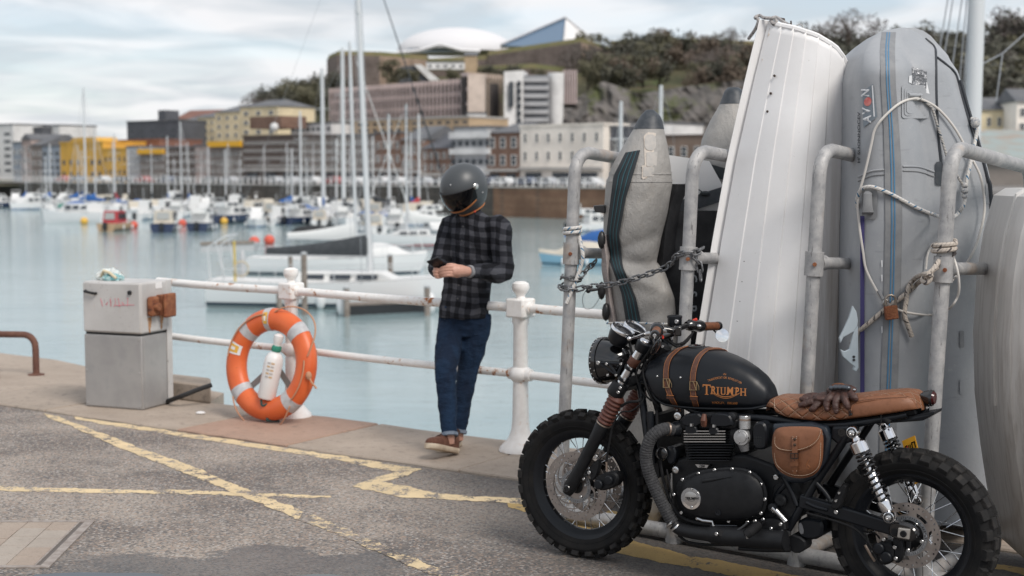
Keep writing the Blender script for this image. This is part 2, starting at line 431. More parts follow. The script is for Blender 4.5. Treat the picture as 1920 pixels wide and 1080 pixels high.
for q in (.9,):
 k.prism([bil(.925, .035, .001), bil(.925, .965, .001), bil(.932, .965, .001), bil(.932, .035, .001)][::-1], (0, 0, .006))
k.build('frame', m_frame, ic, smooth=0)
MB().poly([bil(.02, .03, .0015), bil(.02, .97, .0015), bil(.96, .97, .0015), bil(.96, .03, .0015)][::-1]).build('mortar_bed', M('mortar', (.13, .115, .105), .9), ic, smooth=0)
for i in range(7):
 v0 = 0
 for j in range(5):
  h_ = (.19, .2, .2, .2, .19)[j]; off = .5 * (i % 2)
  u0, u1 = .024 + i * .129, .024 + (i + 1) * .129 - .004
  va, vb = max(.04, .04 + (j - off * .5) * .19), min(.96, .04 + (j + 1 - off * .5) * .19 - .006)
  if j == 4: vb = .96
  k = MB(); z = rnd.uniform(.0035, .006)
  k.prism([bil(u0, va, .0015), bil(u0, vb, .0015), bil(u1, vb, .0015), bil(u1, va, .0015)][::-1], (0, 0, z), .0015).build('paver', rnd.choice(m_pav), ic, smooth=0)
# ---- harbour water
m_wat = bpy.data.materials.new('harbour_water'); m_wat.use_nodes = True; t = NT(m_wat); p = t.pos()
t.put(t.b.inputs['Base Color'], t.mix(t.rng(t.noise(t.map(p, (.012, .03, 1)), 3, 4), .4, .62), (.25, .345, .36), (.32, .41, .42)))
t.b.inputs['Roughness'].default_value = .10; t.b.inputs['IOR'].default_value = 1.33
hh = t.math('ADD', t.noise(t.map(p, (.55, 1.5, 1)), 1.3, 4, .6), t.math('MULTIPLY', t.noise(t.map(p, (.1, .25, 1)), 1.2, 3), 1.4)); t.bump(t.math('ADD', hh, t.math('MULTIPLY', t.noise(t.map(p, (2, 5, 1)), 1.6, 3), .25)), .42, .05)
wt = MB(); wt.poly([(-1500, -60, WZ), (1500, -60, WZ), (1500, 2000, WZ), (-1500, 2000, WZ)]).build('water', m_wat, smooth=0)
tag(bpy.data.objects['water'], kind='structure')
# ================================================================ far shore: quay wall, hill, town
def Yq(px, off=0.0):                                   # the far quay runs straight away to the left
 px = min(px, 1420); return 1 / lerp(1 / 300, 1 / 180, px / 1250) + off
DZ = -.4                                               # level of the far quay
def gp(px, off=0.0, z=DZ):
 Y = Yq(px, off); d = ray(px, 330); return V((d.x / d.y * Y, Y, z))
def zat(py, Y): d = ray(960, py); return CAM_H + d.z / d.y * Y
def brick_mat(name, a, b_, mortar, sx, rough=.9):
 m = bpy.data.materials.new(name); m.use_nodes = True; t = NT(m); p = t.pos(); s = t.sep(p)
 cx = t.n('CombineXYZ'); t.put(cx.inputs[0], t.math('ADD', s[0], s[1])); t.put(cx.inputs[1], s[2])
 q = t.n('TexBrick'); t.put(q.inputs['Vector'], cx.outputs[0]); q.inputs['Scale'].default_value = sx
 q.inputs['Color1'].default_value = (*a, 1); q.inputs['Color2'].default_value = (*b_, 1); q.inputs['Mortar'].default_value = (*mortar, 1); q.inputs['Mortar Size'].default_value = .015
 c = t.mix(t.math('MULTIPLY', t.rng(t.noise(p, .25, 5, .7), .45, .65), .6), q.outputs[0], tuple(x * .45 for x in a))
 t.put(t.b.inputs['Base Color'], c); t.b.inputs['Roughness'].default_value = rough; return m
m_qwall = brick_mat('harbour_wall_stone', (.22, .12, .075), (.28, .17, .105), (.12, .09, .07), .9)
m_qwall2 = brick_mat('harbour_wall_dark', (.075, .066, .058), (.11, .095, .08), (.05, .045, .04), .9)
m_glass = M('dark_window_glass', (.035, .042, .052), .15, spec=.6)
m_wf = M('white_window_frame', (.62, .61, .59), .6)
m_roofg = M('grey_roof', (.11, .115, .125), .7, col2=(.15, .15, .155), scale=.5)
m_conc = M('pale_concrete', (.50, .48, .45), .85, col2=(.40, .38, .36), scale=.3)
def paint(name, c, v=.82): return M(name, c, .85, col2=tuple(q * v for q in c), scale=.35)

# the quay deck, its wall, railing
land = MB(); L0 = [gp(q) for q in (-400, 0, 400, 800, 1250, 1420)]
land.poly([V((-420, 360, DZ)), V((-700, 900, DZ)), V((900, 900, DZ)), V((900, 60, DZ)), V((70, 60, DZ)), V((46, 130, DZ))] + L0[::-1])
tag(land.build('far_quay_ground', M('far_quay_paving', (.24, .225, .21), .9, col2=(.18, .17, .165), scale=.2), smooth=0), kind='structure')
for a, b_, mt, lb in ((-400, 470, m_qwall2, 'dark weathered stone wall of the far quay behind the moored boats at left'), (470, 925, m_qwall2, 'dark stone wall of the far quay behind the tall masts'), (925, 1420, m_qwall, 'reddish brown stone wall of the far quay right of the helmet')):
 A, B = gp(a), gp(b_); o = thing('harbour_wall', lb, 'wall', A.lerp(B, .5))
 dn = V((-(B - A).y, (B - A).x, 0)).normalized()
 k = MB(); k.prism([A + V((0, 0, -6)), B + V((0, 0, -6)), B, A], dn * 1.5).build('wall', mt, o, smooth=0)
 k = MB(); k.prism([A - dn * .12, B - dn * .12, B + dn * .6, A + dn * .6], (0, 0, .22)).build('coping', m_conc, o, smooth=0)
k = MB(); k.prism([gp(1420), V((46, 130, DZ)), V((70, 60, DZ)), V((72, 60, DZ)), V((48, 131, DZ)), gp(1420, 1.5)], (0, 0, -6)).build('yard_wall', m_qwall2, smooth=0)
tag(bpy.data.objects['yard_wall'], 'dark stone wall of the boatyard quay behind the upright boats', 'wall')
m_wrail = M('white_rail_paint', (.74, .73, .72), .5)
rl = thing('quayside_railing', 'long white post and rail fence along the top of the far quay', 'railing', gp(600))
A, B = gp(-150, .5), gp(1400, .5); d_ = (B - A).normalized(); n = int((B - A).length / 1.55)
for z in (.55, 1.05): MB().tube([A + V((0, 0, z + .22)), B + V((0, 0, z + .22))], .05, 6).build('rail', m_wrail, rl)
pm = MB().bar((0, 0, .22), (0, 0, 1.35), .16, .16, (1, 0, 0)).build('post', m_wrail, rl, local=True); iv = wmx(rl).inverted()
for i in range(n):
 q = iv @ (A + d_ * (i + .5) * (B - A).length / n)
 if i == 0: pm.location = q
 else: inst(pm, rl, loc=q)

# ---- windows shared by every building
def unit_meshes():
 k = MB()
 for x0, x1, z0, z1 in ((-.5, .5, -.5, -.42), (-.5, .5, .42, .5), (-.5, -.41, -.42, .42), (.41, .5, -.42, .42), (-.41, .41, -.03, .03)):
  k.box(((x0 + x1) / 2, 0, (z0 + z1) / 2), (x1 - x0, .16, z1 - z0))
 f = k.build('window', m_wf, smooth=0); p = MB().box((0, .03, 0), (.84, .08, .86)).build('pane', m_glass, smooth=0)
 fm, pm = f.data, p.data; bpy.data.objects.remove(f); bpy.data.objects.remove(p); return fm, pm
WIN_F, WIN_P = unit_meshes()
def window(par, loc, rz, w_, h_, framed=True, dark=None):
 o = bpy.data.objects.new('window', WIN_F if framed else WIN_P); link(o, par)
 o.location = loc; o.rotation_euler = (0, 0, rz); o.scale = (w_, 1.0, h_)
 if framed: q = bpy.data.objects.new('pane', WIN_P); link(q, o)
 return o
def bld(label, x0, x1, yt, mat, rows=0, cols=0, off=22, zr=(.12, .9), wf=(.45, .55), roof='flat', roofm=None, framed=True, depth=11, zb=DZ, cat='building', shop=False, xr=(0, 1), front=None, name='building', band=None):
 Y0, Y1 = Yq(x0, off), Yq(x1, off)
 if front: Y0, Y1 = front
 d0, d1 = ray(x0, 330), ray(x1, 330)
 A, B = V((d0.x / d0.y * Y0, Y0, 0)), V((d1.x / d1.y * Y1, Y1, 0)); z1 = zat(yt, (Y0 + Y1) / 2)
 u_ = (B - A).normalized(); n_ = V((-u_.y, u_.x, 0)); W = (B - A).length; rz = math.atan2(u_.y, u_.x)
 o = thing(name, label, cat, A.lerp(B, .5) + V((0, 0, zb)), rz)
 k = MB(); k.box((0, depth / 2, (z1 - zb) / 2), (W, depth, z1 - zb)).build('wall', mat, o, smooth=0, local=True)
 H = z1 - zb; rm = roofm or m_roofg
 if roof == 'flat': MB().box((0, depth / 2, H + .15), (W + .3, depth + .3, .3)).build('roof', rm, o, smooth=0, local=True)
 elif roof == 'gable':                              # ridge along the front
  k = MB(); a = W / 2 + .2; rh = min(2.4, depth * .24)
  k.prism([(-a, -.3, H), (-a, depth + .3, H), (-a, depth / 2, H + rh)], (2 * a, 0, 0)).build('roof', rm, o, smooth=0, local=True)
 elif roof == 'front':                              # gable end to the front
  k = MB(); a = W / 2 + .2; k.prism([(-a, -.2, H), (a, -.2, H), (0, -.2, H + W * .33)], (0, depth, 0)).build('roof', rm, o, smooth=0, local=True)
 elif roof == 'hip':
  a = W / 2 + .3; b_ = depth + .3; rh = 1.7; k = MB()
  k.add([(-a, -.3, H), (a, -.3, H), (a, b_, H), (-a, b_, H), (-a * .45, b_ / 2, H + rh), (a * .45, b_ / 2, H + rh)], [[0, 1, 5, 4], [1, 2, 5], [2, 3, 4, 5], [3, 0, 4], [3, 2, 1, 0]]).build('roof', rm, o, smooth=0, local=True)
 if rows and cols:
  zs = [lerp(zr[0], zr[1], (j + .5) / rows) * H for j in range(rows)]; ch = (zr[1] - zr[0]) * H / rows; cw = W * (xr[1] - xr[0]) / cols
  for z in zs:
   for i in range(cols): window(o, (-W / 2 + W * xr[0] + (i + .5) * cw, -.03, z), 0, cw * wf[0], ch * wf[1], framed)
 if shop:
  MB().box((0, -.25, H * .30), (W, .5, .45)).build('shop_fascia', m_conc, o, smooth=0, local=True)
  ns = max(2, int(W / 4))
  for i in range(ns): window(o, (-W / 2 + (i + .5) * W / ns, -.03, H * .14), 0, W / ns * .72, H * .22, False)
 if band:
  MB().box((0, -.35, band[0] * H), (W * band[2], .6, band[1] * H)).build('banner', band[3], o, smooth=0, local=True)
 return o
c_yel = paint('yellow_render', lin(214, 168, 78)); c_yel2 = M('yellow_sheeting', lin(226, 170, 40), .6)
c_cream = paint('cream_render', lin(240, 231, 220)); c_white = paint('white_render', (.76, .75, .74)); c_lg = paint('light_grey_render', (.45, .45, .46))
c_mg = paint('mid_grey_render', (.26, .265, .28)); c_dg = paint('dark_grey_cladding', (.105, .11, .125)); c_br = brick_mat('brown_brick', (.19, .105, .075), (.24, .14, .10), (.2, .16, .13), 3)
c_db = paint('dark_brown_cladding', (.115, .085, .072)); c_pk = paint('pinkish_render', (.42, .33, .30)); c_tan = paint('tan_render', (.50, .37, .24)); c_cr2 = paint('pale_yellow_render', lin(226, 210, 176))
c_gb = paint('grey_brown_render', (.22, .185, .165)); c_red = paint('red_tile', (.22, .11, .085)); c_blue = paint('blue_grey_render', (.30, .34, .39))
# far left modern flats
bld('white modern apartment block at the far left edge of the town', -40, 27, 235, c_white, 6, 3, 60, framed=False, wf=(.6, .45))
bld('dark glazed apartment block with flat roof left of the yellow building', 24, 80, 241, c_dg, 5, 4, 70, wf=(.8, .5))
bld('white penthouse block behind the small grey houses at far left', 70, 113, 236, c_white, 4, 3, 75, framed=False, roofm=c_dg)
bld('small blue grey house at far left, first of the low quay houses', 25, 43, 268, c_blue, 3, 2, 22)
bld('pinkish white gabled house between low grey quay houses', 42, 60, 262, c_pk, 3, 2, 22, roof='front')
bld('grey brown narrow house left of the yellow building', 58, 80, 272, c_gb, 3, 2, 22, roof='gable')
bld('blue grey flats with dark balconies beside the yellow building', 80, 114, 275, c_blue, 4, 3, 22, wf=(.7, .6), framed=False)
o = bld('large yellow rendered building with raised flat gable on the quay', 114, 194, 268, c_yel, 2, 6, 22, zr=(.05, .66), wf=(.42, .5), framed=False, roofm=c_yel)
W = 8; MB().prism([(-6.5, -.05, 7.6), (6.5, -.05, 7.6), (5.6, -.05, 9.4), (-2.6, -.05, 9.4)], (0, 5, 0)).build('parapet', c_yel, o, smooth=0, local=True)
bld('lower yellow building adjoining the tall yellow one', 195, 238, 280, c_yel, 2, 5, 22, wf=(.42, .42), framed=False, roofm=c_yel)
bld('long red brown building with a flat top behind the lower yellow building', 196, 300, 264, paint('dull_red_render', (.24, .12, .09)), 0, 0, 40, roofm=c_red)
bld('narrow pale grey building right of the yellow buildings', 238, 262, 276, c_lg, 4, 4, 22, zr=(.25, .95))
bld('grey brown building with a yellow sheet along its roof edge', 263, 311, 284, c_gb, 3, 6, 22, band=(1.0, .16, 1, c_yel2))
bld('brown office building with flat roof between two yellow sheets', 311, 366, 277, c_db, 3, 7, 22, zr=(.25, .95), wf=(.5, .4))
bld('pale grey brown office building left of the wide yellow sheet', 366, 395, 274, c_pk, 3, 4, 22, zr=(.25, .95))
bld('brown building with a wide yellow sheet along its roof edge', 395, 456, 270, c_gb, 3, 7, 22, zr=(.22, .85), band=(1.0, .14, 1, c_yel2))
o = bld('large dark brown office block with small square windows', 457, 560, 256, c_db, 4, 14, 22, zr=(.30, .95), wf=(.5, .42), roofm=c_db, shop=True)
MB().box((-5, 6, 11.3), (9, 6, 2.2)).build('roof_box', c_br, o, smooth=0, local=True); MB().sphere((0, 1, 10.3), .8, 10).build('satellite_dish', c_white, o, local=True)
bld('grey brown office block behind the tall masts', 561, 632, 256, c_gb, 4, 9, 22, zr=(.28, .95), wf=(.55, .45), roofm=c_db, shop=True)
bld('white flat roofed block standing behind the brown offices', 546, 622, 232, c_white, 2, 8, 38, zr=(.72, .97), wf=(.7, .5), framed=False)
bld('dull brown office block with rows of pale windows left of the brick houses', 632, 704, 254, c_gb, 4, 9, 22, zr=(.2, .95), shop=True)
bld('narrow brick warehouse between two masts', 704, 752, 250, c_br, 3, 4, 22, shop=True)
bld('brick house with slate roof left of the pitched dark roof', 752, 792, 262, c_br, 2, 4, 22, zr=(.3, .95), roof='gable', shop=True)
bld('brick house under a steep dark slate roof left of the helmet', 792, 851, 278, c_br, 2, 5, 22, zr=(.32, .97), roof='gable', roofm=c_dg, shop=True)
bld('pale wide stepped building on the slope below the car park', 640, 880, 224, c_tan, 2, 16, 45, zr=(.8, .98), framed=False, roofm=c_conc if False else m_conc, wf=(.6, .45))
o = bld('modern grey building with white floor bands above the helmet', 852, 913, 240, c_lg, 0, 0, 22)
for z, h_, m_ in ((2.2, .9, c_white), (5.4, .9, c_white), (8.0, 1.0, c_white)): MB().box((0, -.2, z), (8.6, .4, h_)).build('floor_band', m_, o, smooth=0, local=True)
for z in (3.8, 6.7):
 for i in range(6): window(o, (-3.6 + i * 1.44, -.05, z), 0, 1.2, 1.0, False)
bld('brick house with tall white sash windows beside the cream building', 913, 974, 249, c_br, 2, 3, 22, zr=(.32, .98), wf=(.5, .62), roof='hip', shop=True)
o = bld('long cream three storey building with small dark windows and shops below', 975, 1131, 236, c_cream, 2, 7, 22, zr=(.36, .96), wf=(.24, .5), roofm=c_cream, shop=True)
bld('dark slate building with a white front right of the cream building', 1132, 1175, 240, c_dg, 2, 3, 24)
bld('white building with flat roof behind the grey inflatable', 1176, 1245, 232, c_white, 2, 5, 30, framed=False)
bld('brown flat roofed building seen between the upright boats', 1246, 1345, 256, paint('brown_render', (.24, .175, .135)), 2, 4, 22, roofm=c_db)
bld('long brown quay building hidden behind the white hull', 1345, 1440, 262, c_gb, 2, 5, 20)
# buildings on higher ground
o = bld('dark grey stepped office block on higher ground left of the cream terrace', 240, 336, 228, c_dg, 2, 5, zr=(.62, .9), off=70, wf=(.4, .4), framed=False, zb=2)
MB().box((-.3, 5, zat(228, 340) - 2 + 1.1), (2.6, 4, 2.6)).build('roof_box', c_dg, o, smooth=0, local=True)
for i, (a, b_, yt) in enumerate(((345, 372, 226), (372, 405, 220), (405, 452, 210), (452, 522, 200))):
 bld('cream terraced flats on the hillside, %s block of four from the left' % ('first', 'second', 'third', 'last and tallest')[i], a, b_, yt, c_cr2, 3, 3, off=90 - i * 8, zr=(.5, .97), wf=(.35, .45), roof='hip', zb=3)
bld('red roofed row of houses above the cream terraced flats', 330, 400, 222, c_pk, 1, 6, off=118, roof='gable', roofm=c_red, zb=8)

# ---- multi storey car park with upright fins
m_fin = paint('pink_grey_fin', (.66, .54, .52)); m_fin2 = paint('beige_fin', (.55, .45, .36)); c_fin = paint('pale_pink_panel', (.62, .52, .45)); m_dark = M('opening_shade', (.05, .045, .045), .9); m_slab = paint('floor_slab', (.52, .43, .41))
cp = thing('car_park', 'huge pinkish multi storey car park with rows of upright fins on the hillside', 'car park', at(760, 236, 330))
def finned(a, b_, Y0, Y1, t0, t1, zb, nf, fm, levels, dp=14):
 A, B = at(a, 300, Y0), at(b_, 300, Y1); A.z = B.z = 0; za, zb2 = zat(t0, Y0), zat(t1, Y1); u_ = (B - A).normalized(); n_ = V((-u_.y, u_.x, 0)); zt = (za + zb2) / 2
 k = MB(); k.prism([A + n_ * .8 + V((0, 0, zb)), B + n_ * .8 + V((0, 0, zb)), B + n_ * .8 + V((0, 0, zt - .4)), A + n_ * .8 + V((0, 0, zt - .4))], n_ * dp).build('shaded_interior', m_dark, cp, smooth=0)  # dark box behind the fins; shade of the open floors is in its colour
 for i in range(levels):
  z = lerp(zb, zt, i / (levels - 1)); MB().prism([A + n_ * .25 + V((0, 0, z - .55)), B + n_ * .25 + V((0, 0, z - .55)), B + n_ * .25 + V((0, 0, z + .35)), A + n_ * .25 + V((0, 0, z + .35))], n_ * 2).build('floor_slab', m_slab, cp, smooth=0)
 f0 = None
 for i in range(nf):
  q = A.lerp(B, (i + .5) / nf)
  if f0 is None: f0 = MB().box((0, 0, (zb + zt) / 2), (.26, .34, zt - zb + .8), Matrix.Rotation(math.atan2(u_.y, u_.x), 3, 'Z')).build('fin', fm, cp, smooth=0, local=True); iv = wmx(cp).inverted(); f0.location = iv @ q
  else: inst(f0, cp, loc=iv @ q)
finned(617, 876, 338, 300, 176, 143, 8, 38, m_fin, 6, 8)
finned(880, 944, 299, 308, 142, 141, 10, 12, m_fin2, 5, 1.5)
MB().prism([at(877, 139, 298.5), at(908, 139, 299.5), at(908, 240, 299.5), at(877, 240, 298.5)], (.3, 3, 0)).build('end_panel', c_fin, cp, smooth=0)
tw = thing('stair_tower', 'white stair tower with a tall dark window strip at the car park end', 'tower', at(962, 240, 300))
MB().prism([at(945, 134, 300), at(981, 132, 302), at(981, 250, 302), at(945, 250, 300)], (1, 8, 0)).build('wall', c_white, tw, smooth=0)
MB().prism([at(955, 153, 299.5), at(963, 153, 299.8), at(963, 200, 299.8), at(955, 200, 299.5)], (0, .8, 0)).build('window', m_glass, tw, smooth=0)
for i in range(6): MB().prism([at(970, 152 + i * 14, 300.6), at(977, 152 + i * 14, 301), at(977, 161 + i * 14, 301), at(970, 161 + i * 14, 300.6)], (0, .8, 0)).build('window', m_glass, tw, smooth=0)
lv = thing('louvred_building', 'grey louvred office building between two white towers', 'building', at(1004, 240, 303))
MB().prism([at(981, 141, 303), at(1030, 141, 303), at(1030, 250, 303), at(981, 250, 303)], (0, 8, 0)).build('wall', c_mg, lv, smooth=0)
for i in range(7): MB().prism([at(981.5, 146 + i * 15, 302), at(1029, 146 + i * 15, 302), at(1029, 153 + i * 15, 302), at(981.5, 153 + i * 15, 302)], (0, .9, 0)).build('louvre', c_lg, lv, smooth=0)
rt = thing('round_tower', 'smooth white round tower right of the louvred building', 'tower', at(1042, 240, 306))
q0 = at(1042, 300, 306); q0.z = 0; MB().lathe([(.8, 4), (1.15, 9), (1.6, 14), (1.75, zat(137, 306)), (.1, zat(136, 306))], q0, n=20).build('wall', c_white, rt)
fb = thing('finned_block', 'small finned pink block right of the round white tower', 'building', at(1068, 190, 312))
MB().prism([at(1056, 133, 312), at(1082, 133, 312), at(1082, 200, 312), at(1056, 200, 312)], (0, 6, 0)).build('wall', m_dark, fb, smooth=0)  # dark box behind the fins; shade of the openings is in its colour
for i in range(6): MB().prism([at(1056 + i * 4.6, 131, 311), at(1058.4 + i * 4.6, 131, 311), at(1058.4 + i * 4.6, 195, 311), at(1056 + i * 4.6, 195, 311)], (0, .9, 0)).build('fin', m_fin, fb, smooth=0)
bld('small white box building with a blue sign below the car park', 876, 911, 213, c_white, 0, 0, front=(285, 285), zb=4)

# ---- the hill
RX = [-400, 0, 300, 440, 520, 600, 620, 760, 900, 1000, 1090, 1150, 1300, 1420, 1520, 1620, 1700, 1920, 2300]
RY = [326, 322, 300, 235, 205, 190, 150, 138, 120, 112, 108, 108, 98, 96, 92, 100, 96, 108, 150]
def hill_z(px, Y):
 zr = max(zat(interp(RX, RY, px), 455), 0); x = min(max((Y - 292) / (455 - 292), 0), 1); s = x ** .75
 return DZ - .6 + zr * s + 1.6 * noise.noise(V((px * .012, Y * .03, 0))) * min(1, s * 4)
m_hill = bpy.data.materials.new('hillside'); m_hill.use_nodes = True; t = NT(m_hill); p = t.pos()
c = t.mix(t.rng(t.noise(p, .05, 6, .65), .38, .62), (.055, .058, .026), (.10, .085, .045)); c = t.mix(t.rng(t.noise(p, .11, 5, .6), .52, .66), c, (.075, .105, .03)); c = t.mix(t.rng(t.noise(p, .3, 5, .7), .55, .75), c, (.13, .09, .055))
t.put(t.b.inputs['Base Color'], c); t.b.inputs['Roughness'].default_value = 1
k = MB(); cols = list(range(-500, 2420, 20)); rows = [292, 300, 312, 326, 342, 360, 380, 400, 420, 440, 458, 480, 520, 600, 760]
k.loft([[V(((px - 960) / F_PX * Y, Y, hill_z(px, Y))) for px in cols] for Y in rows], closed=False).build('hill', m_hill)
tag(bpy.data.objects['hill'], kind='structure')
# cliff: a band of rough rock
m_rock = M('cliff_rock', (.165, .15, .14), .95, col2=(.09, .085, .08), scale=.22, lo=.4, hi=.6, col3=(.085, .095, .04), scale3=.12, lo3=.5, hi3=.6, bump=1.0, bscale=.6)
def cliff(a, b_, top, bot, Y, seed):
 k = MB(); n, m = 60, 16; g = []
 for i in range(n + 1):
  col = []
  for j in range(m + 1):
   px = lerp(a, b_, i / n); py = lerp(interp(*top, px), bot, j / m); q = at(px, py, Y + 14 * (1 - j / m) - 6)
   w_ = V((i * .22, j * .3, seed)); d = 3.2 * noise.noise(w_) + 2.2 * abs(noise.noise(w_ * 2.3)) + 1.2 * noise.noise(w_ * 5)
   q.y += d; q.z += d * .12; col.append(q)
  g.append(col)
 return k.loft(g, closed=False).build('cliff', m_rock, smooth=0)
tag(cliff(1040, 1500, ([1040, 1090, 1130, 1200, 1300, 1400, 1500], [205, 178, 152, 176, 160, 150, 160]), 300, 318, 3), kind='structure')

# ---- fort on the hilltop
m_fort = brick_mat('fort_masonry', (.20, .155, .135), (.25, .20, .175), (.13, .105, .09), .7); m_fort2 = brick_mat('fort_masonry_sunlit', (.34, .245, .185), (.40, .30, .23), (.2, .16, .13), .7)  # lighter, warmer copy of the masonry paints sunlight onto the right-hand faces
m_turf = M('fort_turf', (.10, .10, .035), 1, col2=(.16, .125, .055), scale=.15)
def rampart(label, pts, bot, mats, Y):
 o = thing('fort_wall', label, 'fort wall', at(pts[len(pts) // 2][0], bot, Y))
 P = [(at(x, y, Y + dy), at(x, bot, Y + dy)) for x, y, dy in pts]
 for i in range(len(P) - 1):
  (a, a2), (b_, b2) = P[i], P[i + 1]; MB().prism([a2, b2, b_, a], (0, 12, 0)).build('wall', mats[i % len(mats)], o, smooth=0)
  MB().prism([a + V((0, .2, 0)), b_ + V((0, .2, 0)), b_ + V((0, 4, 1.6)), a + V((0, 4, 1.6))], (0, 6, 0)).build('turf', m_turf, o)
 return o
rampart('left bastion of the hilltop fort with a right face coloured as sunlit', [(613, 112, 12), (632, 103, 0), (712, 105, -6), (800, 112, 10)], 172, [m_fort, m_fort, m_fort2], 432)
rampart('long upper rampart of the fort under the white dome', [(790, 118, 24), (900, 112, 20), (1000, 104, 14)], 150, [m_fort], 424)
rampart('right bastion of the hilltop fort with a corner face coloured as sunlit', [(915, 104, 24), (1090, 79, 0), (1152, 97, 22)], 150, [m_fort, m_fort2], 418)
rampart('low fort wall running along the ridge behind the upright boats', [(1150, 84, 34), (1260, 78, 30), (1420, 84, 24)], 120, [m_fort], 432)
rampart('lower fort terrace wall above the car park', [(870, 134, 8), (1000, 128, 0), (1060, 135, 6)], 160, [m_fort], 398)
dm = thing('white_dome', 'wide shallow white dome roof on top of the fort', 'dome', at(855, 98, 500))
q0 = at(855, 99, 505); k = MB(); rx = 110 * 505 / F_PX; rzz = 46 * 505 / F_PX; rings = []
for i in range(10):
 a_ = math.pi / 2 * i / 9; rings.append([q0 + V((rx * math.cos(a_) * math.cos(b_ * math.pi / 16), 15 * math.cos(a_) * math.sin(b_ * math.pi / 16), rzz * math.sin(a_))) for b_ in range(32)])
k.loft(rings).build('shell', M('dome_white', (.70, .69, .70), .6), dm)
MB().prism([at(748, 98, 484), at(768, 90, 484), at(850, 88, 482), at(875, 98, 484)], (0, 4, 0)).build('glazing', M('dome_glass', (.20, .25, .30), .2), dm, smooth=0)
MB().tube([at(745, 99, 483), at(785, 95, 482), at(825, 83, 481), at(865, 94, 482), at(900, 96, 483)], .7, 6).build('front_arch', M('dome_rim', (.74, .73, .74), .5), dm)
gl = thing('glass_roof', 'pointed blue glass roof with a white gable beside the dome', 'roof', at(1020, 85, 470))
pk = at(1060, 34, 478); a_, b_, c_ = at(938, 86, 480), at(1054, 88, 462), at(1112, 76, 476)
MB().prism([a_, b_, pk], (0, 8, 0)).build('glass_slope', M('blue_roof_glass', (.14, .21, .30), .25), gl, smooth=0)
MB().prism([b_ + V((.2, -.4, 0)), c_, pk + V((.15, -.3, 0))], (0, 8, 0)).build('gable', c_white, gl, smooth=0)
MB().tube([a_ + V((0, -.4, .3)), pk + V((0, -.6, .3)), c_ + V((0, -.4, .3))], .45, 6).build('ridge_beam', M('roof_edge', (.6, .6, .62), .5), gl)
wh = bld('small white house with blue doors below the fort wall', 800, 872, 117, c_white, 1, 5, front=(405, 405), zb=zat(130, 405), zr=(.1, .8), framed=False, depth=5)
cv = thing('sloping_shed', 'dark shed with a white sloping roof in the fort ditch', 'shed', at(785, 150, 395))
MB().prism([at(745, 126, 395), at(776, 122, 395), at(806, 152, 395), at(745, 155, 395)], (0, 5, 0)).build('wall', c_dg, cv, smooth=0)
MB().prism([at(776, 121, 394), at(790, 121, 394), at(824, 150, 394), at(806, 151, 394)], (0, 6, 0)).build('roof', c_white, cv, smooth=0)
ch = bld('brick chimney house with grey roof below the upper rampart', 872, 895, 104, c_tan, 0, 0, front=(392, 392), zb=zat(150, 392), depth=4, roof='gable')

# ---- trees
def crown_mesh(seed, n=420, bare=False):
 r_ = random.Random(seed); k = MB(); blobs = [(V((r_.gauss(0, .30), r_.gauss(0, .30), r_.uniform(.26, .86))), r_.uniform(.20, .36)) for _ in range(9)]
 for _ in range(n):
  c, br = r_.choice(blobs); d = V((r_.gauss(0, 1), r_.gauss(0, 1), r_.gauss(0, 1))).normalized(); q = c + d * br * r_.uniform(.6, 1.05); q.z = max(q.z, .03)
  s = r_.uniform(.028, .058) * (.55 if bare else 1); a = V((r_.gauss(0, 1), r_.gauss(0, 1), r_.gauss(0, 1))).normalized(); b_ = a.cross(d).normalized()
  k.poly([q + a * s, q + b_ * s, q - a * s * r_.uniform(.6, 1), q - b_ * s])
 return k
m_leaf = [M('olive_foliage', (.11, .105, .065), .9, col2=(.135, .125, .08), scale=.4), M('dark_foliage', (.078, .078, .06), .9, col2=(.095, .092, .07), scale=.4), M('russet_foliage', (.145, .112, .085), .9, col2=(.155, .12, .09), scale=.4), M('twig_brown', (.12, .10, .092), .95, col2=(.16, .14, .125), scale=.4)]
m_bark = M('bark', (.07, .055, .045), .95)
def tree_proto(i):
 o = thing('tree', '', 'tree')
 crown_mesh(i * 3 + 1, 950 if i < 3 else 900, i == 3).build('crown', m_leaf[i % 4], o, smooth=0, local=True)
 k = MB().tube([(0, 0, -.08), (.01, 0, .2), (0, .02, .5)], [.045, .032, .018], 7)
 for j in range(7 if i == 3 else 4):
  a = j * 2.4; k.tube([(0, 0, .22 + .05 * j), (.14 * math.cos(a), .14 * math.sin(a), .42 + .05 * j), (.28 * math.cos(a), .28 * math.sin(a), .62 + .04 * j)], [.018, .012, .005], 5)
 k.build('trunk', m_bark, o, local=True); return o
protos = [tree_proto(i) for i in range(4)]; used = [0] * 4
def tree(px, py, Y, h_, kind, label, group):
 q = at(px, py, Y); o = protos[kind]
 if used[kind]: o = dup(o)
 used[kind] = 1; o.location = q; o.rotation_euler = (0, 0, rnd.uniform(0, 6)); o.scale = (h_ * rnd.uniform(.95, 1.3), h_ * rnd.uniform(.95, 1.3), h_)
 o['label'] = label; o['group'] = group; return o
KN = ['olive green bushy', 'dark green dense', 'russet brown bushy', 'bare twiggy brown']
for i in range(46):                                    # wooded slope right of the car park
 px = rnd.uniform(1075, 1430); f = rnd.random(); py = lerp(104, 168, f) + rnd.uniform(-4, 8); Y = lerp(446, 350, f); kd = rnd.choice((0, 1, 1, 2, 3))
 tree(px, py + 6, Y, rnd.uniform(6.5, 10.5) * (1 - .25 * f), kd, KN[kd] + ' tree ' + ('high' if f < .33 else 'midway' if f < .66 else 'low') + ' on the wooded slope ' + ('beside the car park' if px < 1200 else 'above the cliff' if px < 1320 else 'next to the white hull'), 'trees on the wooded slope')
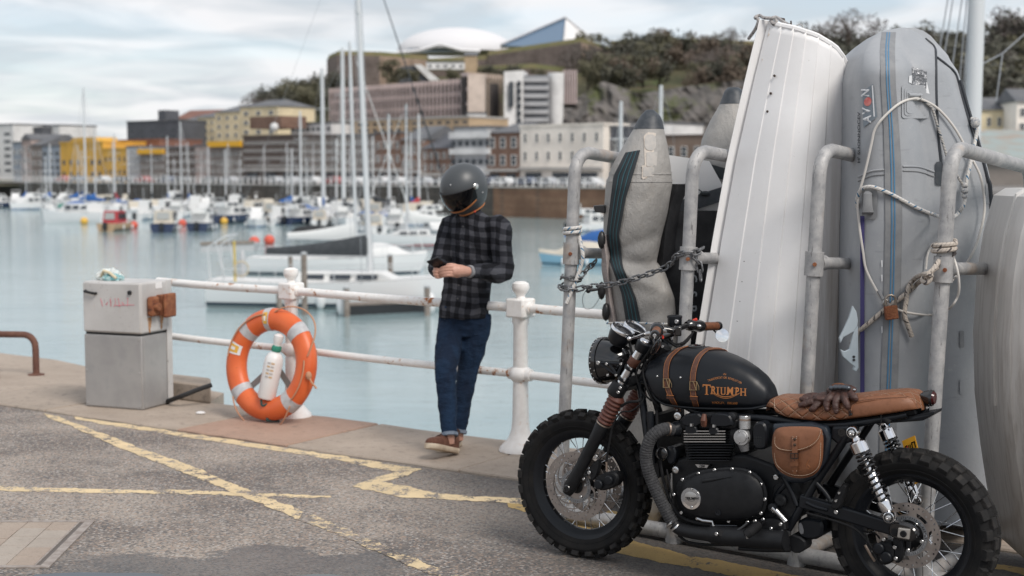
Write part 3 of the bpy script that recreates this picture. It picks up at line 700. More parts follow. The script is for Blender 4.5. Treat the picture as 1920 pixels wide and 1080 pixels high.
for i in range(22):
 px = rnd.uniform(468, 612); f = rnd.random(); py = lerp(214, 172, (px - 468) / 144) + 34 * f; Y = lerp(440, 370, f); kd = rnd.choice((0, 1, 1, 3))
 tree(px, py + 6, Y, rnd.uniform(5.5, 8.5), kd, KN[kd] + ' tree ' + ('high' if f < .5 else 'low') + ' on the slope ' + ('above the cream flats' if px < 540 else 'just left of the fort'), 'trees left of the fort')
for i in range(80):
 px = rnd.uniform(1480, 2000); f = rnd.random(); py = lerp(112, 235, f); Y = lerp(380, 215, f); kd = rnd.choice((1, 1, 1, 3, 0))
 tree(px, py + 6, Y, rnd.uniform(7, 11), kd, KN[kd] + ' tree ' + ('high' if f < .33 else 'midway' if f < .66 else 'low') + ' on the right hill ' + ('between white hull and inflatable' if px < 1640 else 'behind the inflatable' if px < 1800 else 'behind the white mast' if px < 1870 else 'at the right edge'), 'trees on the right hill')
for j, (px, py, h_, kd, lb) in enumerate(((1590, 92, 9.5, 3, 'round bare brown tree on the skyline between the two upright boats'), (1545, 94, 6.5, 3, 'small bare tree on the skyline just right of the white hull'), (1635, 94, 5.5, 3, 'low bare tree on the skyline left of the grey inflatable'), (1720, 98, 6, 3, 'bare tree on the skyline above the right side of the inflatable'), (1770, 100, 5, 1, 'dark tree on the skyline left of the white mast'), (1883, 92, 10, 3, 'tall bare tree with open branches right of the white mast'), (1918, 96, 9, 1, 'dark tree at the right edge of the skyline'), (1370, 90, 5, 3, 'faint bare tree on the skyline left of the white hull top'))):
 tree(px, py, 350, h_, kd, lb, 'trees on the skyline')
for j in range(16):
 tree(rnd.uniform(720, 1060), rnd.uniform(140, 165), 385, rnd.uniform(3, 4.5), rnd.choice((0, 1)), 'low bush on the fort slope above the car park', 'bushes on the fort slope')
# ---- houses and shed at the far right
bld('cream house with grey roof at the right edge behind the mast', 1822, 1900, 206, c_cr2, 2, 4, front=(150, 150), zr=(.35, .95), roof='gable', depth=6, zb=2, wf=(.35, .5))
bld('white house with dormer at the right edge of the photo', 1903, 1990, 190, c_cream, 3, 4, front=(146, 146), zr=(.3, .95), roof='gable', depth=6, zb=2)
sh = thing('boat_shed', 'low boat shed with a pale green corrugated roof at far right', 'shed', at(1890, 330, 112))
MB().prism([at(1815, 300, 110), at(2050, 300, 110), at(2050, 348, 110), at(1815, 348, 110)], (0, 14, 0)).build('wall', c_gb, sh, smooth=0)
k = MB()
for i in range(40):
 x0, x1 = 1812 + i * 6, 1812 + i * 6 + 5.4; k.prism([at(x0, 300, 109.4), at(x1, 300, 109.4), at(x1, 247, 122), at(x0, 247, 122)], (0, .1, .18))
k.build('roof', M('green_grey_roof', (.33, .39, .38), .7, col2=(.36, .30, .25), scale=.5), sh, smooth=0)['kind'] = 'stuff'

# ---- parked cars on the far quay
m_tyre_far = M('far_tyre', (.02, .02, .02), .8)
def car_proto(mat):
 o = thing('parked_car', '', 'car'); k = MB(); pr = [(-2.1, .35), (-2.15, .8), (-1.4, .95), (-.85, 1.42), (.75, 1.45), (1.35, 1.0), (2.05, .85), (2.12, .35)]
 k.prism([(x, -.85, z) for x, z in pr], (0, 1.7, 0)).build('body', mat, o, smooth=0, local=True, bev=.08)
 MB().prism([(x, -.87, z) for x, z in ((-1.2, 1.0), (-.8, 1.36), (.68, 1.38), (1.15, 1.02))], (0, 1.74, 0)).build('window', m_glass, o, smooth=0, local=True)
 for x in (-1.3, 1.3):
  for y in (-.8, .8): MB().cyl((x, y - .1, .32), (x, y + .1, .32), .32, n=14).build('wheel', m_tyre_far, o, local=True)
 return o
cc = [('white', (.7, .7, .7)), ('silver', (.42, .43, .45)), ('dark blue', (.03, .05, .11)), ('red', (.36, .04, .03)), ('black', (.02, .02, .022))]
cprot = [car_proto(M('car_paint_' + n.replace(' ', '_'), c, .3, coat=.5)) for n, c in cc]; cu_ = [0] * 5; ang = math.atan2((gp(1200) - gp(0)).y, (gp(1200) - gp(0)).x)
for i in range(26):
 px = 110 + i * 40 + rnd.uniform(-9, 9); ci = rnd.choice((0, 0, 1, 1, 2, 4, 3)); o = cprot[ci]
 if cu_[ci]: o = dup(o)
 cu_[ci] = 1; o.location = gp(px, 8 + rnd.uniform(-1, 2)); o.rotation_euler = (0, 0, ang + rnd.choice((0, math.pi)))
 o['label'] = cc[ci][0] + ' car parked behind the far railing ' + ('before the yellow buildings' if px < 262 else 'below the yellow sheets' if px < 460 else 'before the brown offices' if px < 640 else 'among the tall masts' if px < 800 else 'near the helmet' if px < 930 else 'before the cream building'); o['group'] = 'cars parked on the far quay'
for i, o in enumerate(cprot):
 if not cu_[i]:
  for c_ in list(o.children): bpy.data.objects.remove(c_)
  bpy.data.objects.remove(o)
# ================================================================ boats in the harbour
h_white = M('hull_white', (.74, .74, .74), .25, coat=.4); h_navy = M('hull_navy', (.02, .035, .085), .25, coat=.4); h_red = M('hull_dark_red', (.20, .025, .022), .3, coat=.4)
h_tan = M('hull_tan', (.48, .33, .20), .5); h_green = M('hull_green', (.10, .33, .27), .4); h_black = M('hull_black', (.02, .022, .025), .4); h_grey = M('hull_grey', (.45, .46, .47), .35)
d_white = M('deck_white', (.70, .70, .69), .6); d_cream = M('deck_cream', (.62, .57, .48), .6); s_alu = M('mast_aluminium', (.62, .63, .64), .4, .15); s_wire = M('rigging_wire', (.35, .36, .38), .5, .4)
cv_dark = M('dark_sail_cover', (.045, .05, .056), .85, col2=(.06, .066, .072), scale=4); cv_blue = M('blue_canvas', (.03, .12, .36), .8); cv_red = M('red_canvas', (.42, .05, .06), .8); cv_black = M('black_cover', (.014, .015, .017), .7); cv_cream = M('cream_canvas', (.55, .50, .42), .8)
m_boot = M('boot_stripe_dark', (.02, .04, .06), .5); m_bootblue = M('boot_stripe_blue', (.03, .12, .30), .5)
def hull(k, L_, B, fb, bow=1.25, stern=.75, n=14, x0=0.0, y0=0.0, sheer=1.0):
 rings = []
 for i in range(n + 1):
  t_ = i / n; x = -L_ / 2 + L_ * t_; b_ = B / 2 * (1 - max(0, (t_ - .35) / .65) ** 2.3) * lerp(stern, 1, min(1, t_ / .35)); b_ = max(b_, .02)
  zs = fb * (1 + .30 * sheer * (t_ - .3) ** 2 * 2); rk = .10 * L_ * max(0, t_ - .8) / .2
  sec = [(b_, zs, 1), (b_ * .97, zs * .55, .75), (b_ * .86, .1, .4), (b_ * .45, -.32, .05)]
  rings.append([V((x0 + x + rk * (w_ - .6) * .8, y0 + y, z)) for y, z, w_ in sec] + [V((x0 + x + rk * (w_ - .6) * .8, y0 - y, z)) for y, z, w_ in sec[::-1]])
 k.loft(rings); return rings
def hull_parts(o, L_, B, fb, hm, dm_, stripe=None, **kw):
 k = MB(); rg = hull(k, L_, B, fb, **kw); k.build('hull', hm, o, local=True)
 dk = MB(); dk.loft([[r[0] + V((0, -.05 * min(1, r[0].y * 5), .015)), r[-1] + V((0, .05 * min(1, r[0].y * 5), .015))] for r in rg], closed=False); dk.build('deck', dm_, o, smooth=0, local=True)
 sk = MB()
 for sg in (0, -1): sk.loft([[r[sg] + V((0, (.012 if sg == 0 else -.012), -.02)), r[sg].lerp(r[1 if sg == 0 else -2], .16) + V((0, (.014 if sg == 0 else -.014), 0))] for r in rg], closed=False)
 if stripe:
  for sg, a in ((2, 1), (-3, -1)):
   MB().loft([[r[sg] + V((0, .02 * a, .0)), r[sg].lerp(r[sg - a], .28) + V((0, .02 * a, 0))] for r in rg], closed=False).build('waterline_stripe', stripe, o, smooth=0, local=True)
 return rg
def cabin(o, x0, x1, z0, h_, w0, mat, slope=.35, wins=3, name='cabin', back=.1):
 a = w0 / 2; k = MB(); rr = []
 for x, z, q in ((x0, z0, 1), (x0 + back, z0 + h_, .86), (x1 - slope, z0 + h_, .84), (x1, z0, .8)): rr.append((x, z, q))
 r0 = [V((rr[0][0], -a, z0)), V((rr[1][0], -a * .88, z0 + h_)), V((rr[2][0], -a * .84, z0 + h_ * .96)), V((rr[3][0], -a * .7, z0))]
 r1 = [V((p_.x, -p_.y, p_.z)) for p_ in r0]; k.loft([r0, r1]); c_ = k.build(name, mat, o, smooth=0, local=True, bev=.05)
 for i in range(wins):
  for sg in (-1, 1):
   xa, xb = lerp(x0 + back + .15, x1 - slope, (i + .12) / wins), lerp(x0 + back + .15, x1 - slope, (i + .88) / wins)
   y = lambda f: sg * (lerp(a, a * .86, f) + .02)
   MB().prism([(xa, y(.35), z0 + h_ * .35), (xb, y(.35) * .98, z0 + h_ * .35), (xb, y(.8) * .98, z0 + h_ * .8), (xa, y(.8), z0 + h_ * .8)], (0, -sg * .04, 0)).build('window', m_glass, c_, smooth=0, local=True)
 return c_
def rails(o, rg, h_=.6, step=2):
 k = MB()
 for sg in (0, -1):
  pts = [r[sg] + V((0, -.06 * (1 if sg == 0 else -1), h_)) for r in rg[1:-1]]; k.tube(pts, .022, 5)
  for r in rg[1:-1:step]: k.tube([r[sg] + V((0, -.06 * (1 if sg == 0 else -1), 0)), r[sg] + V((0, -.06 * (1 if sg == 0 else -1), h_))], .02, 5)
 q = k.build('guard_rail', s_alu, o, local=True); q['kind'] = 'stuff'
def yacht(label, loc, rz, L_=9, mh=11, hm=None, cover=None, group='sailing boats moored in the harbour', mr=.10, lean=(0, 0), boom=True, stripe=None, mx=.06, furl=None):
 o = thing('sailing_boat', label, 'sailing boat', loc, rz, group); hm = hm or h_white; B = L_ * .30; fb = .085 * L_ + .15
 rg = hull_parts(o, L_, B, fb, hm, d_white, stripe or m_boot, stern=.7); rails(o, rg)
 cabin(o, -L_ * .16, L_ * .24, fb, .45, B * .62, d_white, .9, 3)
 xm = L_ * mx; top = V((xm + lean[0], lean[1], fb + mh)); b0 = V((xm, 0, fb + .3))
 MB().tube([b0, top], [mr, mr * .75], 10).build('mast', s_alu, o, local=True)
 for f in (.42, .72): q = b0.lerp(top, f); MB().bar(q + V((0, -.9, 0)), q + V((0, .9, 0)), .06, .05).build('spreader', s_alu, o, smooth=0, local=True)
 k = MB()
 for e in (V((L_ * .52, 0, fb * 1.15)), V((-L_ * .49, 0, fb))): k.tube([e, top], .006, 4)
 for sg in (-1, 1): k.tube([V((xm - .1, sg * B * .46, fb)), b0.lerp(top, .72) + V((0, sg * .9, 0)), top], .013, 4)
 k.build('rigging', s_wire, o, local=True)
 MB().tube([V((L_ * .51, 0, fb * 1.2 + .3)), V((L_ * .51, 0, fb * 1.2 + .3)).lerp(top, .92)], [.055 if furl else .035, .02], 6).build('furled_sail', furl or d_white, o, local=True)
 if boom:
  zb = fb + 1.15; e = V((xm - L_ * .40, 0, zb + .05)); s_ = V((xm - .1, 0, zb))
  MB().tube([s_, e], .07, 8).build('boom', s_alu, o, local=True)
  k = MB(); rr = []
  for i in range(9):
   f = i / 8; c = s_.lerp(e, f) + V((0, 0, .16 + .34 * (1 - f) ** 1.5)); hh = .20 + .36 * (1 - f) ** 1.6; rr.append([c + V((0, .15 * (1.1 - f * .5) * math.cos(a), hh * math.sin(a))) for a in [2 * math.pi * j / 10 for j in range(10)]])
  k.loft(rr).build('sail_cover', cover or cv_dark, o, local=True)
 return o
def motorboat(label, kind, hm, L_=6.5, cov=None, group='motor boats moored in the harbour'):
 o = thing('motor_boat', label, 'motor boat', (0, 0, 0), 0, group); B = L_ * .37; fb = .11 * L_ + .15
 rg = hull_parts(o, L_, B, fb, hm, d_white, m_bootblue if hm == h_white else m_boot, stern=.92)
 if kind == 'cruiser':
  cabin(o, -L_ * .18, L_ * .32, fb, 1.0, B * .8, d_white, 1.2, 2); cabin(o, -L_ * .30, L_ * .06, fb + .98, .62, B * .7, d_white, .5, 2, 'wheelhouse'); rails(o, rg, .5)
  k = MB(); k.tube([(-L_ * .3, -B * .3, fb + 1), (-L_ * .33, -B * .3, fb + 2.1), (-L_ * .33, B * .3, fb + 2.1), (-L_ * .3, B * .3, fb + 1)], .05, 6).build('radar_arch', d_white, o, local=True)
 elif kind == 'fisher':
  cabin(o, -L_ * .02, L_ * .26, fb, 1.75, B * .62, d_white, .35, 2, 'wheelhouse', .05); cabin(o, L_ * .22, L_ * .40, fb, .5, B * .55, d_white, .4, 1); MB().tube([(0, 0, fb + 1.7), (-.1, 0, fb + 3.4)], .035, 6).build('aerial', s_alu, o, local=True)
  rails(o, rg, .45)
 elif kind == 'canopy':
  c_ = cabin(o, -L_ * .34, L_ * .16, fb, 1.35, B * .78, cov or cv_cream, .6, 3, 'canopy', .25); cabin(o, L_ * .14, L_ * .40, fb, .45, B * .6, d_white, .8, 1)
  MB().prism([(-L_ * .345, -B * .26, fb + .45), (-L_ * .345, B * .26, fb + .45), (-L_ * .325, B * .24, fb + 1.15), (-L_ * .325, -B * .24, fb + 1.15)], (-.02, 0, 0)).build('rear_window', M('canopy_window', (.35, .36, .35), .3), c_, smooth=0, local=True)
 elif kind == 'cover':
  k = MB(); rr = []
  for i, r in enumerate(rg):
   t_ = i / (len(rg) - 1); b_ = r[0].y * 1.02; rr.append([V((r[0].x, b_ * math.cos(a), r[0].z + (.25 + .75 * math.sin(math.pi * min(1, t_ * 1.2 + .1)) ** .8) * math.sin(a))) for a in [math.pi * j / 8 for j in range(9)]])
  k.loft(rr, closed=False).build('cover', cov or cv_blue, o, local=True)
 k = MB(); k.box((-L_ / 2 - .18, 0, fb * .75), (.35, .42, .75)); k.box((-L_ / 2 - .15, 0, .1), (.16, .16, .9)); k.build('outboard_engine', h_black, o, smooth=0, local=True, bev=.05)
 for sg in (-1, 1):
  for x in (-.2, .15): MB().sphere((L_ * x, sg * (B / 2 + .08), fb * .45), (.11, .11, .28), 8).build('fender', h_white, o, local=True)
 return o
def put(o, px, py, rz, label=None): o.location = G(px, py, WZ); o.rotation_euler = (0, 0, rz); o['label'] = label or o['label']; return o
H90 = math.pi / 2
# --- the near yacht by the pontoon, with a dark sail cover
ny = yacht('white yacht with dark grey sail cover, nearest in the harbour, behind the lifebuoy', G(640, 574, WZ), R(-4), 12.2, 17, mr=.14, lean=(-.62, .1), mx=.112, furl=cv_dark)
Y0 = ny.location.y; fb = .085 * 12.2 + .15
k = MB()
for y in (-1.1, 1.1):
 k.tube([(-5.9, y, fb), (-6.0, y, fb + 1.6), (-5.2, y * .9, fb + 2.1)], .05, 6); k.tube([(-5.2, y, fb), (-5.6, y, fb + 1.8)], .035, 6)
k.tube([(-5.2, -1, fb + 2.1), (-5.2, 1, fb + 2.1)], .05, 6); k.build('stern_arch', s_alu, ny, local=True)
rg_ = MB(); pts = [(-4.4, .34 * math.cos(a), fb + .62 + .34 * math.sin(a)) for a in [2 * math.pi * i / 20 for i in range(20)]]
MB().tube([V((-4.4 + p_[1] * .9, p_[1] * .3 - 1.2, p_[2])) for p_ in pts], .035, 6, closed=True).build('steering_wheel', M('pale_wood', (.55, .45, .30), .6), ny, local=True)
MB().sphere((-4.9, .9, fb + .7), (.16, .16, .7), 10).build('outboard_engine', h_grey, ny, local=True)
MB().tube([(-4.7, -1.2, fb), (-4.72, -1.2, fb + 1.9)], .06, 6).build('danbuoy', M('yellow_pole', (.6, .45, .12), .6), ny, local=True)
yacht('second white yacht with a white sail cover, moored just behind the nearest yacht', G(630, 516, WZ), R(-3), 10.5, 13, cover=d_white, mr=.11, lean=(-.3, 0), mx=.12)
MB().prism([(-1.2, -.35, 0), (1.2, -.35, 0), (1.2, .35, 0), (-1.2, .35, 0)], (0, 0, .5))
yacht('red and white striped yacht hull beside the helmeted person at the middle of the harbour', G(775, 462, WZ), R(188), 9, 11, cover=d_white, stripe=cv_red, mr=.10)
wb = put(motorboat('white flat sided tender moored behind the pontoon right of the tall leaning mast', 'cover', h_white, 4.6, d_white, None), 730, 502, R(10))
# --- masts standing out of the marina: (mast px, mast top py, waterline py, length, turn, hull, cover, words)
for px, top, wl, L_, rz, hm, cv, ln, lb in (
 (645, 90, 424, 11.5, 1.9, h_white, cv_dark, -.5, 'white yacht with the second tallest mast, left of the leaning mast'),
 (607, 128, 420, 11, 1.7, h_white, cv_blue, -.3, 'white yacht whose thick mast crosses the left end of the car park'),
 (565, 208, 412, 9, 1.4, h_white, cv_dark, 0, 'white yacht with a mast crossing the brown office block'),
 (162, 165, 405, 9.5, 2.6, h_white, cv_blue, -.6, 'white yacht with a blue cover and a lone tall mast at far left'),
 (341, 228, 400, 8.5, 1.2, h_white, cv_dark, 0, 'white yacht with a mast in front of the brown offices at left'),
 (316, 255, 396, 7.5, 1.8, h_white, cv_blue, 0, 'small white yacht just left of the mast before the brown offices'),
 (217, 250, 394, 7.5, 2.0, h_white, cv_red, 0, 'small white yacht with its mast in front of the lower yellow building'),
 (96, 270, 392, 7.5, 1.3, h_white, cv_blue, 0, 'small white yacht with a mast before the blue grey flats'),
 (180, 238, 398, 8, 1.0, h_white, cv_blue, -.9, 'white yacht with a mast leaning over the tall yellow building'),
 (392, 275, 398, 7, 2.2, h_white, cv_dark, 0, 'small white yacht with a mast before the wide yellow sheet'),
 (424, 280, 402, 7, 1.5, h_navy, cv_dark, 0, 'small navy yacht with a mast under the wide yellow sheet'),
 (548, 278, 405, 7.5, 1.1, h_white, cv_blue, 0, 'white yacht with a short mast beside the thick mast of the office block'),
 (730, 214, 418, 9.5, 1.6, h_white, cv_dark, 0, 'white yacht with a mast right of the tall leaning mast'),
 (771, 248, 410, 8, 1.9, h_white, cv_blue, 0, 'white yacht with a mast in front of the brick house with slate roof'),
 (786, 214, 414, 9, 1.3, h_white, cv_red, 0, 'white yacht with twin spreaders just left of the helmet'),
 (632, 260, 408, 8, 1.0, h_red, cv_dark, 0, 'dark red yacht between the two thick masts'),
 (700, 255, 405, 7.5, 2.4, h_white, cv_dark, 0, 'small white yacht with a mast right of the leaning mast foot'),
 (1163, 190, 470, 10, 1.75, h_white, cv_dark, 0, 'white yacht whose mast rises left of the near inflatable cone'),
 (1237, 160, 480, 11, 1.5, h_white, cv_blue, .3, 'white yacht whose mast rises behind the black inflatable cone tip')):
 q = G(px, wl, WZ); mh = zat(top, q.y) - WZ - (.085 * L_ + .15)
 o = yacht(lb, q, rz, L_, mh, hm, cv, mr=.27 if L_ >= 11 and px < 700 else .17 if L_ > 8.6 else .12); o.location = q - Matrix.Rotation(rz, 3, 'Z') @ V((L_ * .06, 0, 0))
for i in range(22):                                    # thin masts of the yachts further in
 px = 60 + i * 36 + rnd.uniform(-14, 14); q = G(px, rnd.uniform(388, 402), WZ); L_ = rnd.uniform(6.4, 7.8); o = yacht('white yacht with a thin bare mast lying deep in the moorings ' + ('at far left' if px < 200 else 'left of the offices' if px < 400 else 'before the brown offices' if px < 600 else 'around the thick masts' if px < 740 else 'left of the helmet'), q, rnd.uniform(1, 2.2), L_, zat(rnd.uniform(262, 300), q.y) - WZ - .9, h_white, rnd.choice((cv_blue, cv_dark, d_white)), mr=.085)
# --- notable motor boats
catm = thing('catamaran', 'broad white catamaran with a grey side and dark gap between its hulls at left', 'catamaran', G(150, 417, WZ), R(163)); catm['group'] = 'motor boats moored in the harbour'
for y in (-1.5, 1.5):
 k = MB(); hull(k, 8.4, 1.2, 1.25, y0=y, stern=.9); k.build('hull', h_white if y > 0 else h_grey, catm, local=True)
MB().prism([(-4.0, -1.5, 1.0), (3.0, -1.5, 1.0), (3.0, 1.5, 1.0), (-4.0, 1.5, 1.0)], (0, 0, .35)).build('bridge_deck', d_white, catm, smooth=0, local=True)
cabin(catm, -2.4, 2.6, 1.35, 1.0, 3.4, d_white, 1.4, 3)
put(motorboat('tan wooden boat with a red framed canopy, seen from its stern, right of the catamaran', 'canopy', h_tan, 6.0, cv_red), 222, 432, R(80))
put(motorboat('white wheelhouse fishing boat behind the tan boat', 'fisher', h_white, 6.5), 270, 412, R(84))
put(motorboat('white cruiser with a cream rear canopy and navy hull, seen from its stern', 'canopy', h_navy, 7.0, cv_cream), 312, 434, R(96))
put(motorboat('white cruiser with a blue stern door right of the cream canopied cruiser', 'cruiser', h_navy, 6.6), 380, 432, R(92))
put(motorboat('dark blue hulled cruiser with white cabin near the yellow buoys', 'cruiser', h_navy, 8.0), 437, 418, R(60))
put(motorboat('boat with a dark red hull and white wheelhouse below the two thick masts', 'fisher', h_red, 7.5), 632, 418, R(70))
put(motorboat('low boat under a black cover in front of the red wheelhouse boat', 'cover', h_black, 5.6, cv_black), 606, 440, R(8)).scale = (1, 1, .55)
put(motorboat('small boat with a green hull at far left of the marina', 'canopy', h_green, 5.5, d_white), 88, 392, R(30))
put(motorboat('boat under a bright blue canvas behind the catamaran', 'cover', h_white, 6, cv_blue), 156, 398, R(50))
put(motorboat('white boat with a blue hull stripe left of the person', 'cruiser', h_white, 6.5), 795, 424, R(200))
put(motorboat('pale blue hulled dinghy at the foot of the first rack post', 'cover', M('hull_pale_blue', (.25, .45, .58), .4), 4.6, cv_cream), 1078, 498, R(170))
put(motorboat('small white boat with a blue cover behind the first rack post', 'cover', h_white, 5.5, cv_blue), 1120, 470, R(150))
put(motorboat('white cruiser seen between the rack post and the grey inflatable', 'cruiser', h_white, 6.5), 1118, 435, R(20))
# --- the crowded rows behind
fl = [motorboat('', 'cruiser', h_white, 7), motorboat('', 'fisher', h_white, 6.5), motorboat('', 'cruiser', h_grey, 6), motorboat('', 'canopy', h_white, 6.2, cv_cream), motorboat('', 'cover', h_white, 5.6, cv_blue), motorboat('', 'cruiser', h_navy, 7)]
FW = ['white motor cruiser', 'white wheelhouse boat', 'grey motor cruiser', 'white boat with cream canopy', 'white boat under a blue cover', 'navy hulled motor cruiser']; fu = [0] * 6
PL = [(110, 'at far left'), (240, 'behind the catamaran'), (360, 'behind the cream canopy'), (480, 'left of the yellow buoys'), (570, 'near the yellow buoys'), (680, 'around the thick masts'), (760, 'right of the leaning mast'), (840, 'just left of the person')]
spots = [(6 + i * 23 + rnd.uniform(-7, 7), 387 + rnd.uniform(-3, 7) + max(0, i - 13) * .35) for i in range(36)] + [(255 + i * 27 + rnd.uniform(-9, 9), 403 + rnd.uniform(-3, 7)) for i in range(21)] + [(480 + i * 42 + rnd.uniform(-9, 9), 420 + rnd.uniform(-3, 6)) for i in range(8)] + [(690, 436), (740, 432), (812, 446)]
for px, py in spots:
 kd = rnd.choice((0, 0, 0, 1, 1, 1, 2, 3, 3, 4, 5)); o = fl[kd]
 if fu[kd]: o = dup(o)
 fu[kd] = 1; w_ = next((w2 for x_, w2 in PL if px < x_), 'behind the person'); row = 'in the back row' if py < 395 else 'in the middle row' if py < 412 else 'in the front row'
 put(o, px, py, rnd.uniform(1.0, 2.1) + rnd.choice((0, math.pi)), '%s moored %s %s' % (FW[kd], row, w_)); s_ = rnd.uniform(.85, 1.15); o.scale = (s_,) * 3
# --- buoys, piles, pontoon, fenders
m_by = M('buoy_yellow', (.72, .42, .06), .5); m_br_ = M('buoy_red', (.62, .10, .06), .5); m_pile = M('pile_wood', (.20, .165, .14), .9, col2=(.28, .24, .21), scale=3)
for px, py, mt, lb in ((158, 420, m_by, 'yellow mooring buoy by the catamaran stern'), (75, 390, m_by, 'yellow mooring buoy at far left'), (420, 420, m_by, 'yellow mooring buoy by the dark blue cruiser'), (502, 420, m_by, 'yellow mooring buoy between cruiser and black cover'), (472, 426, m_by, 'yellow mooring buoy left of centre, lowest of the yellow three'), (251, 428, m_br_, 'red fender buoy beside the tan boat'), (342, 424, m_br_, 'red fender buoy beside the navy hulled cruiser'), (477, 461, m_br_, 'red buoy left of the second yacht'), (505, 458, m_br_, 'red buoy near the stern of the second yacht'), (637, 419, m_by, 'yellow buoy at the dark red boat')):
 q = G(px, py, WZ); o = thing('mooring_buoy', lb, 'buoy', q, 0, 'buoys in the harbour'); k = MB(); k.sphere((0, 0, .34), .48, 14).build('float', mt, o, local=True); MB().lathe([(.10, .76), (.12, .86), (.04, .95)], n=10).build('ring', s_alu, o, local=True)
pn = thing('pontoon', 'narrow dark floating pontoon finger with pale deck beside the near yacht', 'pontoon', G(725, 590, WZ))
A, B = G(648, 592, WZ), G(802, 584, WZ); d_ = (B - A).normalized(); n_ = V((-d_.y, d_.x, 0))
for i in range(24):
 a, b_ = A.lerp(B, i / 24), A.lerp(B, (i + .9) / 24); MB().prism([a + V((0, 0, .42)), b_ + V((0, 0, .42)), b_ + n_ * 1.1 + V((0, 0, .42)), a + n_ * 1.1 + V((0, 0, .42))], (0, 0, .06)).build('plank', m_pile, pn, smooth=0)
MB().prism([A + V((0, 0, -.2)), B + V((0, 0, -.2)), B + n_ * 1.1 + V((0, 0, -.2)), A + n_ * 1.1 + V((0, 0, -.2))], (0, 0, .6)).build('float', h_black, pn, smooth=0)
pn2 = thing('pontoon', 'grey floating walkway with rails at the left of the second yacht', 'pontoon', G(430, 468, WZ))
A, B = G(376, 473, WZ), G(476, 470, WZ); MB().prism([A, B, B + V((0, 3, 0)), A + V((0, 3, 0))], (0, 0, .55)).build('deck', h_grey, pn2, smooth=0); MB().prism([A + V((0, -.1, .55)), B + V((0, -.1, .55)), B + V((0, .3, .55)), A + V((0, .3, .55))], (0, 0, .25)).build('kerb', m_pile, pn2, smooth=0)
for px, b_, top, lb in ((545, 528, 478, 'first'), (571, 590, 476, 'second'), (524, 590, 545, 'short third'), (610, 560, 527, 'short fourth'), (650, 594, 540, 'fifth, at the pontoon end'), (732, 560, 479, 'tall sixth'), (761, 560, 527, 'short seventh'), (801, 592, 538, 'eighth, nearest the person')):
 q = G(px, b_, WZ); o = thing('mooring_pile', 'weathered wooden mooring pile, %s from the left beside the near yacht' % lb, 'mooring pile', q + V((0, 0, -1)), 0, 'wooden piles by the near yacht'); zt = zat(top, q.y) - WZ + 1
 MB().tube([(0, 0, 0), (.01, 0, zt * .5), (0, 0, zt)], .13, 9).build('post', m_pile, o, local=True); MB().lathe([(.15, zt - .02), (.15, zt + .04), (.02, zt + .1)], n=9).build('cap', h_grey, o, local=True)
for px, py, lb in ((601, 580, 'white fender hanging at the near yacht, left of the pontoon'), (641, 592, 'white fender at the left end of the pontoon finger'), (807, 588, 'white fender beside the person by the pontoon'), (770, 578, 'white fender between the pontoon and the near yacht bow')):
 q = G(px, py, WZ); MB().sphere(q + V((0, 0, .45)), (.24, .24, .5), 12).build("fender", h_white)
 o = COL.objects[-1]; tag(o, lb, 'fender', 'white fenders by the pontoon')
# --- mast of a yacht moored close under the quay, seen between the boats at right
my = thing('sailing_boat', 'yacht with a thick pale mast and many halyards, rising behind the grey inflatable', 'sailing boat', V((8.2, 25, WZ)), R(120), 'sailing boats moored in the harbour')
hull_parts(my, 11, 3.4, 1.1, h_white, d_white, m_bootblue); cabin(my, -2, 2.6, 1.1, .5, 2.1, d_white, .9, 3)
inv = wmx(my).inverted(); foot = at(1817, 330, 25); foot.z = WZ + 1.3; topm = at(1840, -260, 25)
MB().tube([foot, topm], [.15, .14], 16).build('mast', s_alu, my)
k = MB()
for xa, ya, xb, yb in ((1762, 90, 1790, -80), (1772, 95, 1800, -90), (1787, 115, 1812, -60), (1795, 200, 1818, -60), (1803, 215, 1822, -60), (1808, 220, 1826, -60)): k.tube([at(xa, ya, 25).lerp(at(xb, yb, 25), -1.6), at(xb, yb, 25)], .012, 5)
k.tube([at(1830, 126, 25), at(1880, 100, 25), at(1960, 30, 25)], .012, 5); k.tube([at(1880, 100, 25), at(1868, 190, 25)], .012, 5)
k.build('halyard', s_wire, my)['kind'] = 'stuff'
# ================================================================ things on the quay edge
m_rail = bpy.data.materials.new('rusty_white_paint'); m_rail.use_nodes = True; t = NT(m_rail); p = t.pos()
n1 = t.noise(p, 16, 6, .7); n2 = t.noise(p, 3.2, 3, .5)
rust = t.rng(t.math('ADD', n1, t.math('MULTIPLY', n2, .5)), .885, .915); halo = t.rng(t.math('ADD', n1, t.math('MULTIPLY', n2, .5)), .82, .90)
c = t.mix(t.rng(t.noise(p, 30, 4), .3, .7), (.84, .82, .80), (.76, .73, .70)); c = t.mix(t.math('MULTIPLY', halo, .45), c, (.58, .36, .20)); c = t.mix(rust, c, t.mix(n1, (.30, .09, .03), (.42, .17, .06)))
t.put(t.b.inputs['Base Color'], c); t.put(t.b.inputs['Roughness'], t.rng(rust, 0, 1, .45, .9)); t.bump(t.math('ADD', t.math('MULTIPLY', rust, -1), t.math('MULTIPLY', t.noise(p, 90, 3), .2)), .6, .003)
m_rust = M('rust', (.20, .065, .03), .9, col2=(.30, .12, .055), scale=25, bump=.6, bscale=120, col3=(.08, .03, .02), scale3=14)
PA, PB = G(549, 783), G(976, 848); PA.z = PB.z = .012
rd = (PB - PA).normalized(); rlg = (PB - PA).length
rg = thing('railing', 'white painted rusty quayside railing with knobbed posts, which the person leans on', 'railing', PA)
